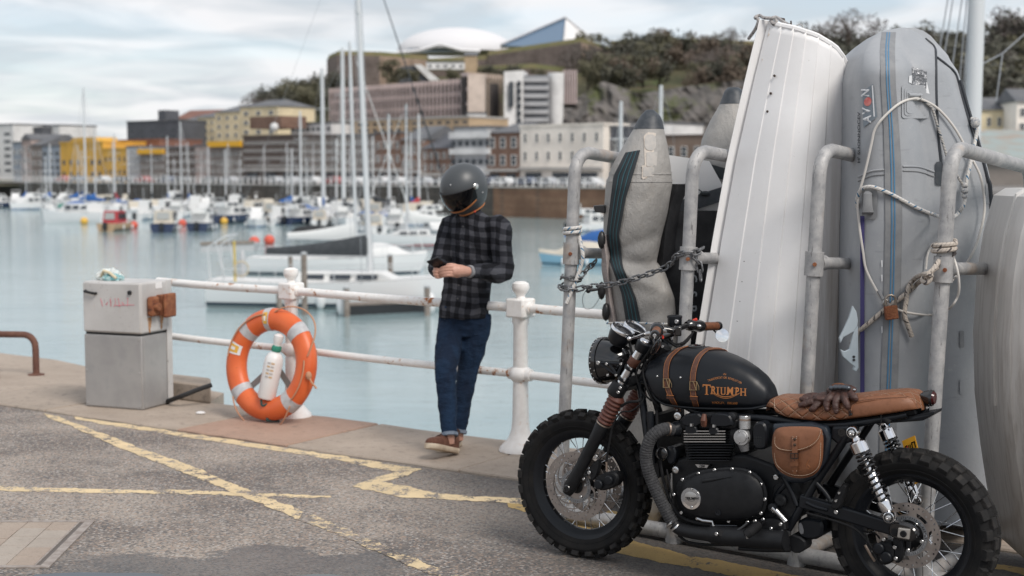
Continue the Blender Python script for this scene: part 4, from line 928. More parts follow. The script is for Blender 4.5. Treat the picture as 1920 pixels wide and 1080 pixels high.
def post(q):
 k = MB(); k.lathe([(.135, 0), (.13, .02), (.105, .045), (.075, .08), (.058, .13), (.051, .2), (.047, .42), (.045, .78), (.053, .80), (.053, .83)], q, n=28)
 o = k.build('post', m_rail, rg)
 k = MB(); k.sphere(q + V((0, 0, .476)), (.072, .072, .06), 20); k.build('boss', m_rail, o)
 rz = math.atan2(rd.y, rd.x)
 MB().box(q + V((0, 0, .888)), (.135, .135, .118), Matrix.Rotation(rz, 3, 'Z')).build('block', m_rail, o, bev=.012)
 MB().lathe([(.03, .945), (.026, .962), (.033, .975), (.049, .992), (.055, 1.015), (.05, 1.038), (.03, 1.05), (.001, 1.053)], q, n=24).build('knob', m_rail, o)
 for s_ in (-1, 1):
  for z, r_ in ((.888, .042), (.476, .042)): MB().cyl(q + rd * s_ * .055 + V((0, 0, z)), q + rd * s_ * .085 + V((0, 0, z)), r_, .036, 16).build('collar', m_rail, o)
post(PA); post(PB); post(PB + rd * rlg)
LE = G(318, 742); sA = -(PA - V((LE.x, LE.y, PA.z))).length * .99
for z, r_ in ((.888, .029), (.476, .025)):
 for a, b_ in ((sA, -.06), (.06, rlg - .06), (rlg + .06, rlg * 2 - .06), (rlg * 2 + .06, rlg * 2 + 1.2)):
  pts = [PA + rd * lerp(a, b_, i / 6) + V((0, 0, z - .006 * math.sin(math.pi * i / 6))) for i in range(7)]; MB().tube(pts, r_, 14).build('rail', m_rail, rg)
# ---- electrical cabinet
m_enam = bpy.data.materials.new('stained_enamel'); m_enam.use_nodes = True; t = NT(m_enam); p = t.pos()
c = t.mix(t.rng(t.noise(p, 3, 5, .6), .35, .7), (.55, .535, .52), (.46, .445, .43)); mold = t.math('MULTIPLY', t.rng(t.noise(p, 42, 6, .75), .58, .68), t.rng(t.noise(p, 5, 3), .47, .58)); c = t.mix(t.math('MULTIPLY', mold, .8), c, (.10, .09, .085))
c = t.mix(t.math('MULTIPLY', t.rng(t.noise(t.map(p, (14, 14, 2)), 3, 4), .62, .75), .3), c, (.45, .30, .2)); t.put(t.b.inputs['Base Color'], c); t.b.inputs['Roughness'].default_value = .5
m_zinc = M('brushed_zinc', (.34, .33, .325), .5, .35, col2=(.44, .425, .41), scale=2.5, lo=.38, hi=.66, col3=(.26, .26, .265), scale3=5, lo3=.55, hi3=.8)
C, Lc, Rc = G(268, 772), G(161, 764), G(323, 758); xa = (Lc - C); ya = (Rc - C); wd, dp = xa.length, ya.length; xa.normalize(); ya.normalize(); ya = (ya - xa * ya.dot(xa)).normalized()
cab = thing('utility_cabinet', 'grey two part metal utility cabinet with stained white top box on the quay', 'utility cabinet', C)
def cp_(a, b_, z): return C + xa * a + ya * b_ + V((0, 0, z + .012))
def cbox(a0, a1, b0, b1, z0, z1): return MB().prism([cp_(a0, b0, z0), cp_(a0, b1, z0), cp_(a1, b1, z0), cp_(a1, b0, z0)], (0, 0, z1 - z0))
cbox(0, wd, 0, dp, .0, .535).build('lower_box', m_zinc, cab, bev=.006); cbox(.01, wd - .01, .01, dp - .01, .535, .552).build('joint', m_blackrub, cab, smooth=0)
cbox(-.004, wd + .002, -.004, dp, .55, .925).build('upper_box', m_enam, cab, bev=.018, seg=3)
cbox(.004, wd - .004, -.008, .004, .56, .915).build('door', m_enam, cab, bev=.01); cbox(.006, wd - .006, -.003, .0, .01, .525).build('front_panel', m_zinc, cab, bev=.002)
cbox(-.004, .0, .025, dp - .07, .01, .525).build('side_panel', m_zinc, cab, bev=.002); cbox(-.006, .0, dp - .055, dp + .01, .0, .925).build('corner_strip', m_enam, cab, bev=.003)
hd = MB().tube([cp_(wd - .03, -.008, .855), cp_(wd - .035, -.03, .852), cp_(wd - .12, -.032, .838), cp_(wd - .125, -.008, .838)], .010, 8).build('handle', m_blackrub, cab)
MB().cyl(cp_(.085, -.02, .852), cp_(.085, -.004, .852), .016, n=14).build('lock', m_blackrub, cab)
sc_ = MB(); rr_ = random.Random(3); x_ = .33
for g in range(7):
 st = [cp_(wd - .16 - g * .036 - rr_.uniform(0, .03), -.0095, .77 + rr_.uniform(-.03, .045)) for _ in range(4)]; sc_.tube(st, .0022, 4)
sc_.tube([cp_(.22, -.0095, .755), cp_(.05, -.0095, .765)], .0022, 4); q = sc_.build('pink_scribble', M('pink_marker', (.62, .22, .26), .8), cab); q['kind'] = 'stuff'
for a in (.02, wd - .02):
 for z in (.03, .27, .51): MB().sphere(cp_(a, -.004, z), (.006, .006, .006), 8).build('rivet', m_zinc, cab)
for b_, z in ((.04, .03), (.04, .5), (dp - .1, .03), (dp - .1, .5)): MB().sphere(cp_(-.005, b_, z), .005, 8).build('rivet', m_zinc, cab)
jb = cbox(-.085, -.005, .17, .29, .67, .825).build('junction_box', m_rust, cab, bev=.01); cbox(-.10, -.07, .162, .298, .66, .835).build('box_lid', m_rust, jb, bev=.012)
cbox(-.06, -.005, .055, .155, .675, .82).build('switch_box', m_rust, cab, bev=.02); MB().cyl(cp_(-.09, .10, .745), cp_(-.05, .10, .745), .03, n=14).build('switch_knob', m_rust, cab, bev=.004)
m_streak = M('rust_streak', (.36, .16, .05), .9, col2=(.50, .36, .26), scale=40); rr_ = random.Random(5)
for b_, w_, h_ in ((.09, .03, .11), (.235, .028, .1)):
 n = 8; pts = [cp_(-.0052, b_ + w_ * (1 - .75 * i / n) + rr_.uniform(-.004, .004), .665 - h_ * i / n) for i in range(n + 1)] + [cp_(-.0052, b_ - w_ * (1 - .75 * i / n) * .6 + rr_.uniform(-.004, .004), .665 - h_ * i / n) for i in range(n, -1, -1)]
 MB().prism(pts, -xa * .0012).build('rust_stain', m_streak, cab, smooth=0)
MB().prism([cp_(-.0055, .17, .87), cp_(-.0055, .25, .87), cp_(-.0055, .25, .915), cp_(-.0055, .17, .915)], -xa * .002).build('paper_label', M('paper', (.78, .77, .76), .7), cab, smooth=0)
# crumpled bundle lying on the cabinet
bd = thing('crumpled_bag', 'crumpled teal and white plastic bag with a yellowish strap on the cabinet top', 'plastic bag', cp_(.36, .16, .925))
def crumple(c, r_, sd, amp):
 k = MB(); k.sphere(c, r_, 26); k.v = [tuple(V(p_) + (V(p_) - c).normalized() * (amp * (abs(noise.noise(V(p_) * 28 + V((sd, 0, 0)))) + .5 * noise.noise(V(p_) * 60)))) for p_ in k.v]
 k.v = [(x, y, max(z, .938)) for x, y, z in k.v]; return k
crumple(cp_(.38, .15, .95), (.085, .05, .05), 3, .035).build('white_part', M('white_plastic', (.66, .68, .66), .35, col2=(.5, .58, .56), scale=20), bd, smooth=0)
crumple(cp_(.33, .12, .94), (.075, .045, .035), 8, .03).build('teal_part', M('teal_plastic', (.10, .33, .35), .35, col2=(.45, .56, .55), scale=25), bd, smooth=0)
MB().tube([cp_(.42, .1, .955), cp_(.38, .08, .997), cp_(.33, .08, .985), cp_(.27, .08, .945)], .011, 8).build('strap', M('cream_strap', (.60, .52, .36), .8), bd)
# ---- lifebuoy against the left post
m_or = bpy.data.materials.new('lifebuoy_orange'); m_or.use_nodes = True; t = NT(m_or); p = t.pos()
c = t.mix(t.rng(t.noise(p, 6, 4), .35, .65), (.62, .105, .024), (.70, .145, .04)); c = t.mix(t.math('MULTIPLY', t.rng(t.noise(t.map(p, (5, 5, 18)), 6, 5, .7), .66, .72), .8), c, (.16, .05, .03)); t.put(t.b.inputs['Base Color'], c); t.b.inputs['Roughness'].default_value = .42
m_refl = M('grey_reflective_tape', (.50, .50, .51), .4, col2=(.42, .42, .43), scale=30); m_cord = M('tan_cord', (.48, .25, .15), .8); m_plw = M('white_plastic_shell', (.74, .73, .72), .4); m_sticky = M('yellow_sticker', (.72, .40, .05), .5); m_webb = M('grey_webbing', (.20, .185, .175), .85)
lc = V((PA.x, PA.y, 0)) - NRM * .24; lc = at(508, 683, lc.y)
lu = Matrix.Rotation(R(3), 3, 'Z') @ U; ln = V((lu.y, -lu.x, 0)); lz = (V((0, 0, 1)) + ln * -.16).normalized(); ln = lu.cross(lz).normalized()
if ln.y > 0: ln = -ln
lb = thing('lifebuoy', 'orange lifebuoy ring with grey reflective bands leaning on the left railing post', 'lifebuoy', V((lc.x, lc.y, .012)))
RO, RT = .312, .078
def lp(a, b_, rt=RT, k_=1.0): r_ = RO + rt * math.cos(b_); return lc + (lu * math.cos(a) + lz * math.sin(a)) * r_ + ln * rt * .82 * math.sin(b_) * k_
def ringseg(a0, a1, rt, n, m=20): return MB().loft([[lp(lerp(a0, a1, i / n), 2 * math.pi * j / m, rt) for j in range(m)] for i in range(n + 1)])
MB().loft([[lp(2 * math.pi * i / 72, 2 * math.pi * j / 20) for j in range(20)] for i in range(73)], cap=(False, False)).build('ring', m_or, lb)
for a in (46, 134, 222, 312): ringseg(R(a - 6.5), R(a + 6.5), RT + .002, 5).build('reflective_band', m_refl, lb)
ringseg(R(92), R(101), RT + .004, 4).build('top_strap', m_refl, lb)
def sticker(a, b0, b1, da, rt, mt, nm): MB().loft([[lp(lerp(R(a - da), R(a + da), i / 4), lerp(b0, b1, j / 6), rt) for j in range(7)] for i in range(5)], closed=False).build(nm, mt, lb)
sticker(163, .7, 2.4, 7.5, RT + .003, m_plw, 'white_sticker'); sticker(163, 1.1, 2.1, 5, RT + .0045, m_sticky, 'yellow_sticker'); sticker(163, 1.35, 1.8, 2, RT + .006, m_plw, 'sticker_square')
sticker(96.5, 1.0, 2.0, 3.2, RT + .006, m_sticky, 'yellow_sticker'); sticker(96.5, 1.35, 1.75, 1.5, RT + .0075, m_plw, 'sticker_square')
for a0, a1, bul in ((96, 175, .5), (84, 12, 1.5), (222, 312, 1.25), (8, -42, .7)):
 pts = []
 for i in range(13):
  f = i / 12; b_ = .9 - .9 * math.sin(math.pi * f) if bul > 1 else 1.2; pts.append(lp(R(lerp(a0, a1, f)), b_, RT + .006 + .05 * (bul if bul > 1 else .12) * math.sin(math.pi * f)))
 MB().tube(smooth_path(pts, 3), .0055, 6).build('grab_line', m_cord, lb)
k = MB(); q = lp(R(-8), .7, RT + .012); k.sphere(q, (.022, .022, .03), 10); k.tube([q, q + V((.02, -.02, -.04)), q + V((.055, -.02, -.085))], .007, 6); k.build('knot', m_cord, lb)
for s_ in (-1, 1): MB().bar(lc + lu * s_ * .20 + lz * -.18 - ln * .03, lc + lu * s_ * -.02 + lz * .02 - ln * .05, .045, .004, ln).build('back_strap', m_webb, lb)
# white light canister hanging inside the ring
cn = thing('lifebuoy_light', 'white bottle shaped lifebuoy light hanging upside down inside the orange ring', 'emergency light', lc)
ca = at(499, 748, lc.y - .07); cb_ = at(524, 626, lc.y - .07); dv = (cb_ - ca).normalized(); Ln = (cb_ - ca).length
MB().lathe([(.001, 0), (.055, .004), (.062, .02), (.064, Ln * .55), (.06, Ln * .63), (.045, Ln * .69), (.026, Ln * .72), (.024, Ln * .82), (.027, Ln * .86), (.033, Ln * .9), (.033, Ln * .97), (.014, Ln), (.001, Ln)], ca, dv, 26).build('body', m_plw, cn)
MB().lathe([(.030, Ln * .73), (.034, Ln * .75), (.034, Ln * .80), (.028, Ln * .82)], ca, dv, 18).build('green_tie', M('green_cord', (.03, .22, .15), .8), cn)
fu_, fv_, _ = frame(dv)
def canp(a, h_, r_): v1 = V((0, -1, 0)); v1 = (v1 - dv * v1.dot(dv)).normalized(); v2 = dv.cross(v1); return ca + dv * h_ + (v1 * math.cos(a) + v2 * math.sin(a)) * r_
m_tan = M('tan_print', (.55, .38, .22), .7); m_gry = M('grey_print', (.45, .43, .42), .7)
for i in range(5):
 for j in range(2):
  a0 = -.5 + j * .42; h0 = Ln * (.34 + .052 * i); MB().loft([[canp(a0, h0, .0655), canp(a0 + .18, h0, .0655), canp(a0 + .36, h0, .0655)], [canp(a0, h0 + .012, .0655), canp(a0 + .18, h0 + .012, .0655), canp(a0 + .36, h0 + .012, .0655)]], closed=False).build('print_block', m_tan if (i + j) % 2 else m_gry, cn)
MB().tube(smooth_path([ca - dv * .0 + V((-.03, -.03, 0)), ca + V((-.02, -.04, -.04)), ca + V((.02, -.03, -.035)), ca + V((.035, -.03, -.11)), lp(R(-84), .6, RT + .01), lp(R(-76), -.4, RT + .012)], 4), .008, 6).build('tether', M('dark_green_cord', (.02, .06, .055), .8), cn)
# ---- brown bent handrail at the far left
m_brown = M('brown_rusty_pipe', (.11, .048, .034), .8, col2=(.16, .075, .05), scale=18)
hb = G(68, 704); hr = thing('ladder_handrail', 'rust brown bent pipe handrail of a quay ladder at the far left', 'handrail', hb); top = hb.copy(); top.z = .36
dl = V((-.93, .12, 0)); pts = [hb, hb + V((0, 0, .22))] + [hb + V((0, 0, .24)) + dl * .11 * (1 - math.cos(a)) + V((0, 0, .11 * math.sin(a))) for a in (.3, .6, .9, 1.2, 1.57)] + [hb + V((0, 0, .35)) + dl * 1.1]
MB().tube(pts, .028, 14).build('pipe', m_brown, hr); MB().lathe([(.07, 0), (.07, .012), (.035, .02)], hb, n=18).build('foot_plate', m_brown, hr)
q = G(-6, 712); MB().tube([q, q + V((0, 0, .13)), q + V((-.05, 0, .17)), q + V((-.4, .02, .17))], .022, 10).build('lower_pipe', m_brown, hr)
lt = MB().sphere(G(376, 774, .02), (.035, .025, .012), 10); lt.build('litter', m_plw); tag(COL.objects[-1], 'small scrap of white litter on the stone beside the lifebuoy', 'litter')
# ================================================================ boat rack and the boats stored on end
RU = V((.790, -.613, 0)); RN = V((.613, .790, 0)); RB = V((.240, 6.965, 0))
def rp(s, r, z): return RB + RU * s + RN * r + V((0, 0, z))
m_galv = bpy.data.materials.new('galvanised_pipe'); m_galv.use_nodes = True; t = NT(m_galv); p = t.pos()
c = t.mix(t.rng(t.noise(p, 14, 6, .7), .38, .64), (.30, .30, .305), (.47, .46, .45)); c = t.mix(t.math('MULTIPLY', t.rng(t.noise(t.map(p, (40, 40, 6)), 2, 5, .7), .60, .66), .7), c, (.09, .085, .085)); c = t.mix(t.math('MULTIPLY', t.rng(t.noise(p, 5, 4, .6), .58, .7), .5), c, (.42, .31, .22))
t.put(t.b.inputs['Base Color'], c); t.b.inputs['Roughness'].default_value = .6; t.b.inputs['Metallic'].default_value = .25; t.bump(t.noise(p, 90, 4), .3, .002)
rack = thing('boat_rack', 'weathered galvanised pipe rack with four tall hoops holding boats upright', 'boat rack', rp(1, .5, 0))
SS = [0, .66, 1.29, 1.864, 2.5]
LEAN = V((.068, -.03, 0))
PR = .0305
def hoop(s, dep, low=False):
 def q(r, z): return rp(s, r, z) + LEAN * (z / 1.8)
 k = MB(); zt, zt2, br = 1.825, 1.755, .105
 pts = [q(0, .04), q(0, .9), q(0, zt - br)] + [q(br * (1 - math.cos(a)), zt - br + br * math.sin(a)) for a in (.3, .6, .9, 1.2, 1.57)] + [q(dep * .5, lerp(zt, zt2, .5))]
 pts += [q(dep - br + br * math.sin(a), zt2 - br * (1 - math.cos(a))) for a in (0, .4, .8, 1.2, 1.57)] + [q(dep, .9), q(dep, .04)]
 k.tube(pts, PR, 16).build('hoop', m_galv, rack)
 for r in (0, dep):
  z = 1.335 - .05 * r; c_ = MB().cyl(q(r, z - .052), q(r, z + .052), .041, n=20).build('collar', m_galv, rack)
  MB().cyl(q(r, z) + RU * 0 - RN * 0 + RN * (.03 if r == 0 else -.03), q(r, z) + RN * (.095 if r == 0 else -.095), .034, n=18).build('socket', m_galv, c_)
  MB().cyl(q(r, z + .0) + RU * .02 - RN * .035, q(r, z) + RU * .024 - RN * .046, .009, n=8).build('bolt', m_rust, c_)
  MB().cyl(q(r, 0), q(r, .10), .042, n=18).build('tee_joint', m_galv, rack)
 MB().tube([q(.04, 1.335), q(dep * .5, 1.31), q(dep - .04, 1.335 - .05 * dep)], .027, 14).build('cross_bar', m_galv, rack)
 MB().tube([q(0, .045), q(dep, .045)], .031, 12).build('foot_bar', m_galv, rack)
for s in SS: hoop(s, 1.02)
for r in (0, 1.02): MB().tube([rp(-.05, r, .046), rp(1.2, r, .046), rp(3.1, r, .046)], .036, 16).build('base_rail', m_galv, rack)

# ---------------- white dinghy, bottom towards us
m_gel = bpy.data.materials.new('weathered_shaded_gelcoat'); m_gel.use_nodes = True; t = NT(m_gel); p = t.pos(); sp = t.sep(p)
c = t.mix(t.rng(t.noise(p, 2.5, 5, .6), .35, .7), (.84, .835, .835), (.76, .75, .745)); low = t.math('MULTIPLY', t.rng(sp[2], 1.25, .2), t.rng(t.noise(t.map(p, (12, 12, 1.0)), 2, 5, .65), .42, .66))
c = t.mix(t.math('MULTIPLY', low, .34), c, (.38, .31, .24)); c = t.mix(t.math('MULTIPLY', t.rng(t.noise(p, 55, 4, .75), .66, .72), .35), c, (.35, .30, .27)); c = t.mix(t.math('MULTIPLY', t.math('MULTIPLY', t.rng(sp[0], 1.33, 1.47), t.rng(sp[2], 2.3, 1.1)), t.rng(t.noise(t.map(p, (14, 14, .8)), 2, 5, .65), .30, .62, .35, .95)), c, (.36, .315, .275)); t.put(t.b.inputs['Base Color'], c); t.b.inputs['Roughness'].default_value = .42; t.bump(t.noise(p, 60, 3), .12, .002)  # right side: brown streaks plus painted shade of the neighbouring inflatable
KX = ([35, 150, 300, 450, 640, 800, 900, 1010], [1446, 1418, 1384, 1357, 1326, 1302, 1294, 1310]); GX = ([35, 200, 300, 640, 800, 900, 1010], [1604, 1604, 1606, 1606, 1598, 1560, 1450])
TPX = [1446, 1456, 1490, 1530, 1565, 1585, 1597, 1604]; TPY = [42, 47, 54, 67, 88, 115, 150, 205]
wd_ = thing('dinghy', 'white moulded dinghy standing on end in the rack, ribbed bottom towards the road', 'dinghy', rp(1.0, .5, 0))
YK = 6.76
def whp(t_, v_, off=0.0):
 px0 = lerp(TPX[0], TPX[-1], t_ ** .9); y0 = interp(TPX, TPY, px0); y = lerp(y0, 1005, v_)
 px = lerp(interp(*KX, y), interp(*GX, y), t_); f = min(1, v_ * 5)
 if v_ < .08:
  for _ in range(6): y0 = interp(TPX, TPY, px); y = lerp(y0, 1005, v_); px = lerp(interp(*KX, y), interp(*GX, y), t_)
 bul = .17 * math.sin(math.pi * min(1, t_ * .92 + .06)) ** .8 * lerp(.7, 1, f); Y = YK - .05 * t_ - bul - off
 return at(px, y, Y)
NP, NV = 7, 26
ring_t = []
for j in range(NP):
 a, b_ = j / NP, (j + 1) / NP
 ring_t += [(a + .004, 0), (lerp(a, b_, .5), .002), (b_ - .004, .0055)]
far = rp(.60, .89, 0)
rows = []
for i in range(NV + 1):
 v_ = (i / NV) ** 1.25; r = [whp(t_, v_, of) for t_, of in ring_t]; kq = r[0]; gq = r[-1]; wz = [kq.z]
 fx = far + V((.10 * (kq.z / 2.4), 0, 0)); fq = V((lerp(kq.x, fx.x, .9), fx.y, kq.z - .25 * (1 if v_ < .01 else 1))); back = []
 for j in range(1, 9):
  a = j / 8; q = kq.lerp(fq, a) + V((.02, -.0, 0)) * math.sin(math.pi * a); q.z = lerp(kq.z, gq.z, a ** 1.5); back.append(q)
 rows.append(back[::-1] + r)
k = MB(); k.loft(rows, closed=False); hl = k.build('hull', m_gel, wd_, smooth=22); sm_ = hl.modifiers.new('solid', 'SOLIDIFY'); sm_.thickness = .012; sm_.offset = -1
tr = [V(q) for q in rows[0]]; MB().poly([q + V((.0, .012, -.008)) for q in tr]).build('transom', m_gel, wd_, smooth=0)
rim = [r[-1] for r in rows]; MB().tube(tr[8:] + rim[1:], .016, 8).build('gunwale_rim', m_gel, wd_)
# keel strip with notched inner edge
k = MB(); sec = []
for i in range(30):
 y = lerp(39, 900, i / 29); px = interp(*KX, y); a = at(px - 21, y - 3, YK - .05); b_ = at(px, y, YK - .015); c_ = at(px + 1, y, YK + .02); d_ = at(px - 19, y - 3, YK + .06); sec.append([a, b_, c_, d_])
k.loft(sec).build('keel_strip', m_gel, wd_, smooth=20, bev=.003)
m_tang = M('buff_gelcoat', (.62, .55, .49), .6)
k = MB(); sec = []
for i in range(30):
 y = lerp(52, 900, i / 29); px = interp(*KX, y); sec.append([at(px + 1, y, YK - .052), at(px + 8, y, YK - .056), at(px + 8, y, YK - .02), at(px + 1, y, YK - .01)])
k.loft(sec).build('keel_fillet', m_tang, wd_, smooth=20)
for y in (63, 110, 158, 270, 392, 458, 524, 592): px = interp(*KX, y); MB().prism([at(px + 1, y, YK - .058), at(px + 9, y, YK - .062), at(px + 1, y + 5, YK - .058)], (0, .01, 0)).build('notch', m_tang, wd_, smooth=0)
m_screw = M('rusty_screw', (.06, .04, .03), .8)
for px, y in ((1452, 142), (1445, 175), (1439, 209), (1396, 490), (1392, 528), (1388, 565), (1383, 602), (1437, 570)):
 kx, gx = interp(*KX, y), interp(*GX, y); t_ = (px - kx) / (gx - kx); q = at(px, y, YK - .05 * t_ - .17 * math.sin(math.pi * (t_ * .92 + .06)) ** .8 - .006); MB().sphere(q, (.0065, .008, .0065), 8).build('screw', m_screw, wd_)
# fittings and rope on top
m_rope = bpy.data.materials.new('grey_white_rope'); m_rope.use_nodes = True; t = NT(m_rope); uvv = t.uvc(); s2 = t.sep(uvv)
tw = t.math('FRACT', t.math('ADD', t.math('MULTIPLY', s2[0], 55), t.math('MULTIPLY', s2[1], 40))); fl_ = t.math('LESS_THAN', t.math('FRACT', t.math('ADD', t.math('MULTIPLY', s2[0], 26), t.math('MULTIPLY', s2[1], 30))), .16)
def ropemat(name, a, b_, fleck, k_=1.0):
 m = bpy.data.materials.new(name); m.use_nodes = True; t = NT(m); s2 = t.sep(t.uvc()); tw = t.math('FRACT', t.math('ADD', t.math('MULTIPLY', s2[0], 70 * k_), t.math('MULTIPLY', s2[1], 45)))
 fl = t.math('MULTIPLY', t.math('LESS_THAN', t.math('FRACT', t.math('ADD', t.math('MULTIPLY', s2[0], 24 * k_), t.math('MULTIPLY', s2[1], 22))), .22), t.math('LESS_THAN', t.math('FRACT', t.math('MULTIPLY', s2[0], 30 * k_)), .55))
 t.put(t.b.inputs['Base Color'], t.mix(fl, t.mix(t.rng(tw, .6, 1.0), a, b_), fleck)); t.b.inputs['Roughness'].default_value = .9; t.bump(tw, .6, .002); return m
m_rope = ropemat('white_blue_rope', (.62, .60, .57), (.44, .42, .40), (.05, .16, .28)); m_rope2 = ropemat('beige_rope', (.50, .44, .38), (.34, .30, .26), (.08, .07, .07)); m_rope3 = ropemat('grey_rope', (.40, .38, .37), (.22, .21, .21), (.12, .12, .12))
def rope(pts, r, mt, name, label, cat='rope', k_=6): o = MB().tube(smooth_path(pts, k_), r, 8, uv=True).build(name, mt); return tag(o, label, cat)
T_ = lambda px, y, dY=0: at(px, y, YK + dY)
rope([T_(1404, 72, .1), T_(1416, 55, .0), T_(1422, 38, -.02), T_(1416, 33, .0), T_(1424, 29, .03), T_(1432, 33, -.04), T_(1446, 34, -.06), T_(1452, 33, -.06), T_(1456, 40, -.07), T_(1452, 46, -.07), T_(1446, 38, -.05), T_(1454, 32, 0), T_(1468, 40, -.06), T_(1484, 50, -.1), T_(1494, 53, -.1)], .008, m_rope3, 'lashing_rope', 'grey rope knotted over the top corner of the white dinghy')
for px in (1470, 1481): MB().cyl(T_(px, 51, -.06), T_(px + 1, 44, -.06), .014, .006, 10).build('gudgeon_bolt', m_screw, wd_)
MB().tube([T_(1463, 35, -.02), T_(1470, 36, -.02), T_(1471, 46, -.04)], .006, 6).build('gudgeon_pin', m_screw, wd_); MB().tube([T_(1484, 52, -.06), T_(1483, 39, -.06)], .004, 6).build('gudgeon_pin', m_screw, wd_)
MB().tube(smooth_path([T_(1494, 54, -.1), T_(1494, 48, -.1), T_(1500, 46, -.1), T_(1505, 50, -.1), T_(1503, 58, -.1)], 4), .0035, 6).build('hook', m_galv, wd_)

# ---------------- grey inflatable between the first two hoops
m_hyp = bpy.data.materials.new('grey_tube_fabric'); m_hyp.use_nodes = True; t = NT(m_hyp); p = t.pos(); c = t.mix(t.rng(t.noise(p, 5, 5, .65), .35, .66), (.35, .335, .315), (.31, .298, .284)); c = t.mix(t.math('MULTIPLY', t.rng(t.noise(p, 17, 5, .7), .57, .68), .14), c, (.40, .33, .25))
t.put(t.b.inputs['Base Color'], c); t.b.inputs['Roughness'].default_value = .55; t.bump(t.math('ADD', t.noise(t.map(p, (1, 1, .6)), 9, 5, .6), t.math('MULTIPLY', t.noise(p, 200, 2), .08)), .75, .03)
m_cone = M('dark_rubber_cone', (.035, .043, .052), .5, col2=(.06, .066, .075), scale=30); m_strk = M('black_rubbing_strip', (.018, .023, .027), .6); m_teal = M('teal_stripe', (.025, .095, .115), .6); m_blk = M('black_fabric', (.013, .013, .015), .6, col2=(.028, .028, .03), scale=8, bump=.5, bscale=20); m_wb = M('white_board', (.80, .79, .78), .4)
YT = 7.0
TB = [(206, 1213, 1225), (210, 1208, 1230), (217, 1202, 1237), (226, 1196, 1241), (240, 1189, 1244), (270, 1171, 1251), (310, 1148, 1257), (345, 1136, 1260), (400, 1132, 1251), (450, 1131, 1239), (490, 1132, 1231), (512, 1134, 1248), (560, 1142, 1265), (610, 1150, 1269), (680, 1155, 1271), (760, 1160, 1269), (850, 1165, 1262), (950, 1170, 1250), (985, 1185, 1236)]
ys, ls, rs = [q[0] for q in TB], [q[1] for q in TB], [q[2] for q in TB]
def wr(y, u): return .022 * math.exp(-((y - 492 - 26 * u) / 16) ** 2) - .016 * math.exp(-((y - 520 - 30 * u) / 14) ** 2) + .012 * math.exp(-((y - 455 + 20 * u) / 14) ** 2)+ .010 * math.exp(-((y - 590 + 30 * u) / 18) ** 2)
def tubeY(px, y, off=.004):
 l, r = interp(ys, ls, y), interp(ys, rs, y); u = max(-1, min(1, (px - (l + r) / 2) / ((r - l) / 2))); dpt = min(.17, (r - l) / 2 * YT / F_PX * 1.05); return YT - dpt * math.sqrt(max(0, 1 - u * u)) + wr(y, u) - off
inf = thing('inflatable_boat', 'partly deflated grey inflatable boat with dark cone tip and black striped side, stood on end', 'inflatable boat', rp(.3, .4, 0))
def tube_rings(y0, y1, n, grow=0.0):
 o = []
 for i in range(n + 1):
  y = lerp(y0, y1, i / n); l, r = interp(ys, ls, y), interp(ys, rs, y); c_ = at((l + r) / 2, y, YT); hw = (r - l) / 2 * YT / F_PX + grow; dpt = min(.17, (r - l) / 2 * YT / F_PX * 1.05) + grow
  ring = []
  for j in range(36):
   a = 2 * math.pi * j / 36; u = math.cos(a); ring.append(c_ + V((hw * u, -dpt * math.sin(a) + (wr(y, u) if math.sin(a) > 0 else 0), 0)))
  o.append(ring)
 return o
MB().loft(tube_rings(236, 985, 150)).build('side_tube', m_hyp, inf, smooth=60); MB().loft(tube_rings(206, 242, 14, .002)).build('cone_tip', m_cone, inf, smooth=60)
for y in (322, 336): MB().loft(tube_rings(y, y + 5, 2, .003), cap=(False, False)).build('seam_band', m_hyp, inf, smooth=60)
SL = ([280, 325, 430, 480, 545, 600, 640], [1173, 1150, 1137, 1141, 1165, 1174, 1179]); SR = ([280, 318, 370, 440, 500, 560, 600, 640], [1201, 1190, 1174, 1161, 1168, 1193, 1201, 1207])
def strip(a, b_, off, mt, nm):
 rows = []
 for i in range(61):
  y = lerp(281, 640, i / 60); l, r = interp(*SL, y), interp(*SR, y); rows.append([at(lerp(l, r, f), y + (1 - f) * 5, tubeY(lerp(l, r, f), y, off)) for f in [lerp(a, b_, j / 4) for j in range(5)]])
 MB().loft(rows, closed=False).build(nm, mt, inf, smooth=60)
strip(0, 1, .006, m_strk, 'rubbing_strip')
for a in (.24, .48, .72): strip(a, a + .05, .009, m_teal, 'teal_stripe')
m_patch = M('pale_repair_patch', (.46, .43, .40), .7, col2=(.40, .385, .365), scale=40); m_glue = M('old_glue_edge', (.62, .55, .48), .8, col2=(.50, .45, .40), scale=60)
def patch(pts, off, mt, nm, cnt=None):
 k = MB(); n = len(pts); c_ = (sum(p_[0] for p_ in pts) / n, sum(p_[1] for p_ in pts) / n); rings = []
 for f in (1, .75, .5, .25, .02): rings.append([at(lerp(c_[0], x, f), lerp(c_[1], y, f), tubeY(lerp(c_[0], x, f), lerp(c_[1], y, f), off)) for x, y in pts])
 k.loft(rings, cap=(False, True)).build(nm, mt, inf, smooth=60)
def rr(x0, x1, y0, y1, r, jit=0, sk=0):
 o = []; rg_ = random.Random(int(x0 + y0))
 for cx_, cy_, a0 in ((x1 - r, y1 - r, 0), (x0 + r, y1 - r, 90), (x0 + r, y0 + r, 180), (x1 - r, y0 + r, 270)):
  for i in range(6): a = R(a0 + 18 * i); o.append((cx_ + r * math.cos(a) + rg_.uniform(-jit, jit) + sk * (cy_ - y0) / (y1 - y0), cy_ + r * math.sin(a) + rg_.uniform(-jit, jit)))
 return o
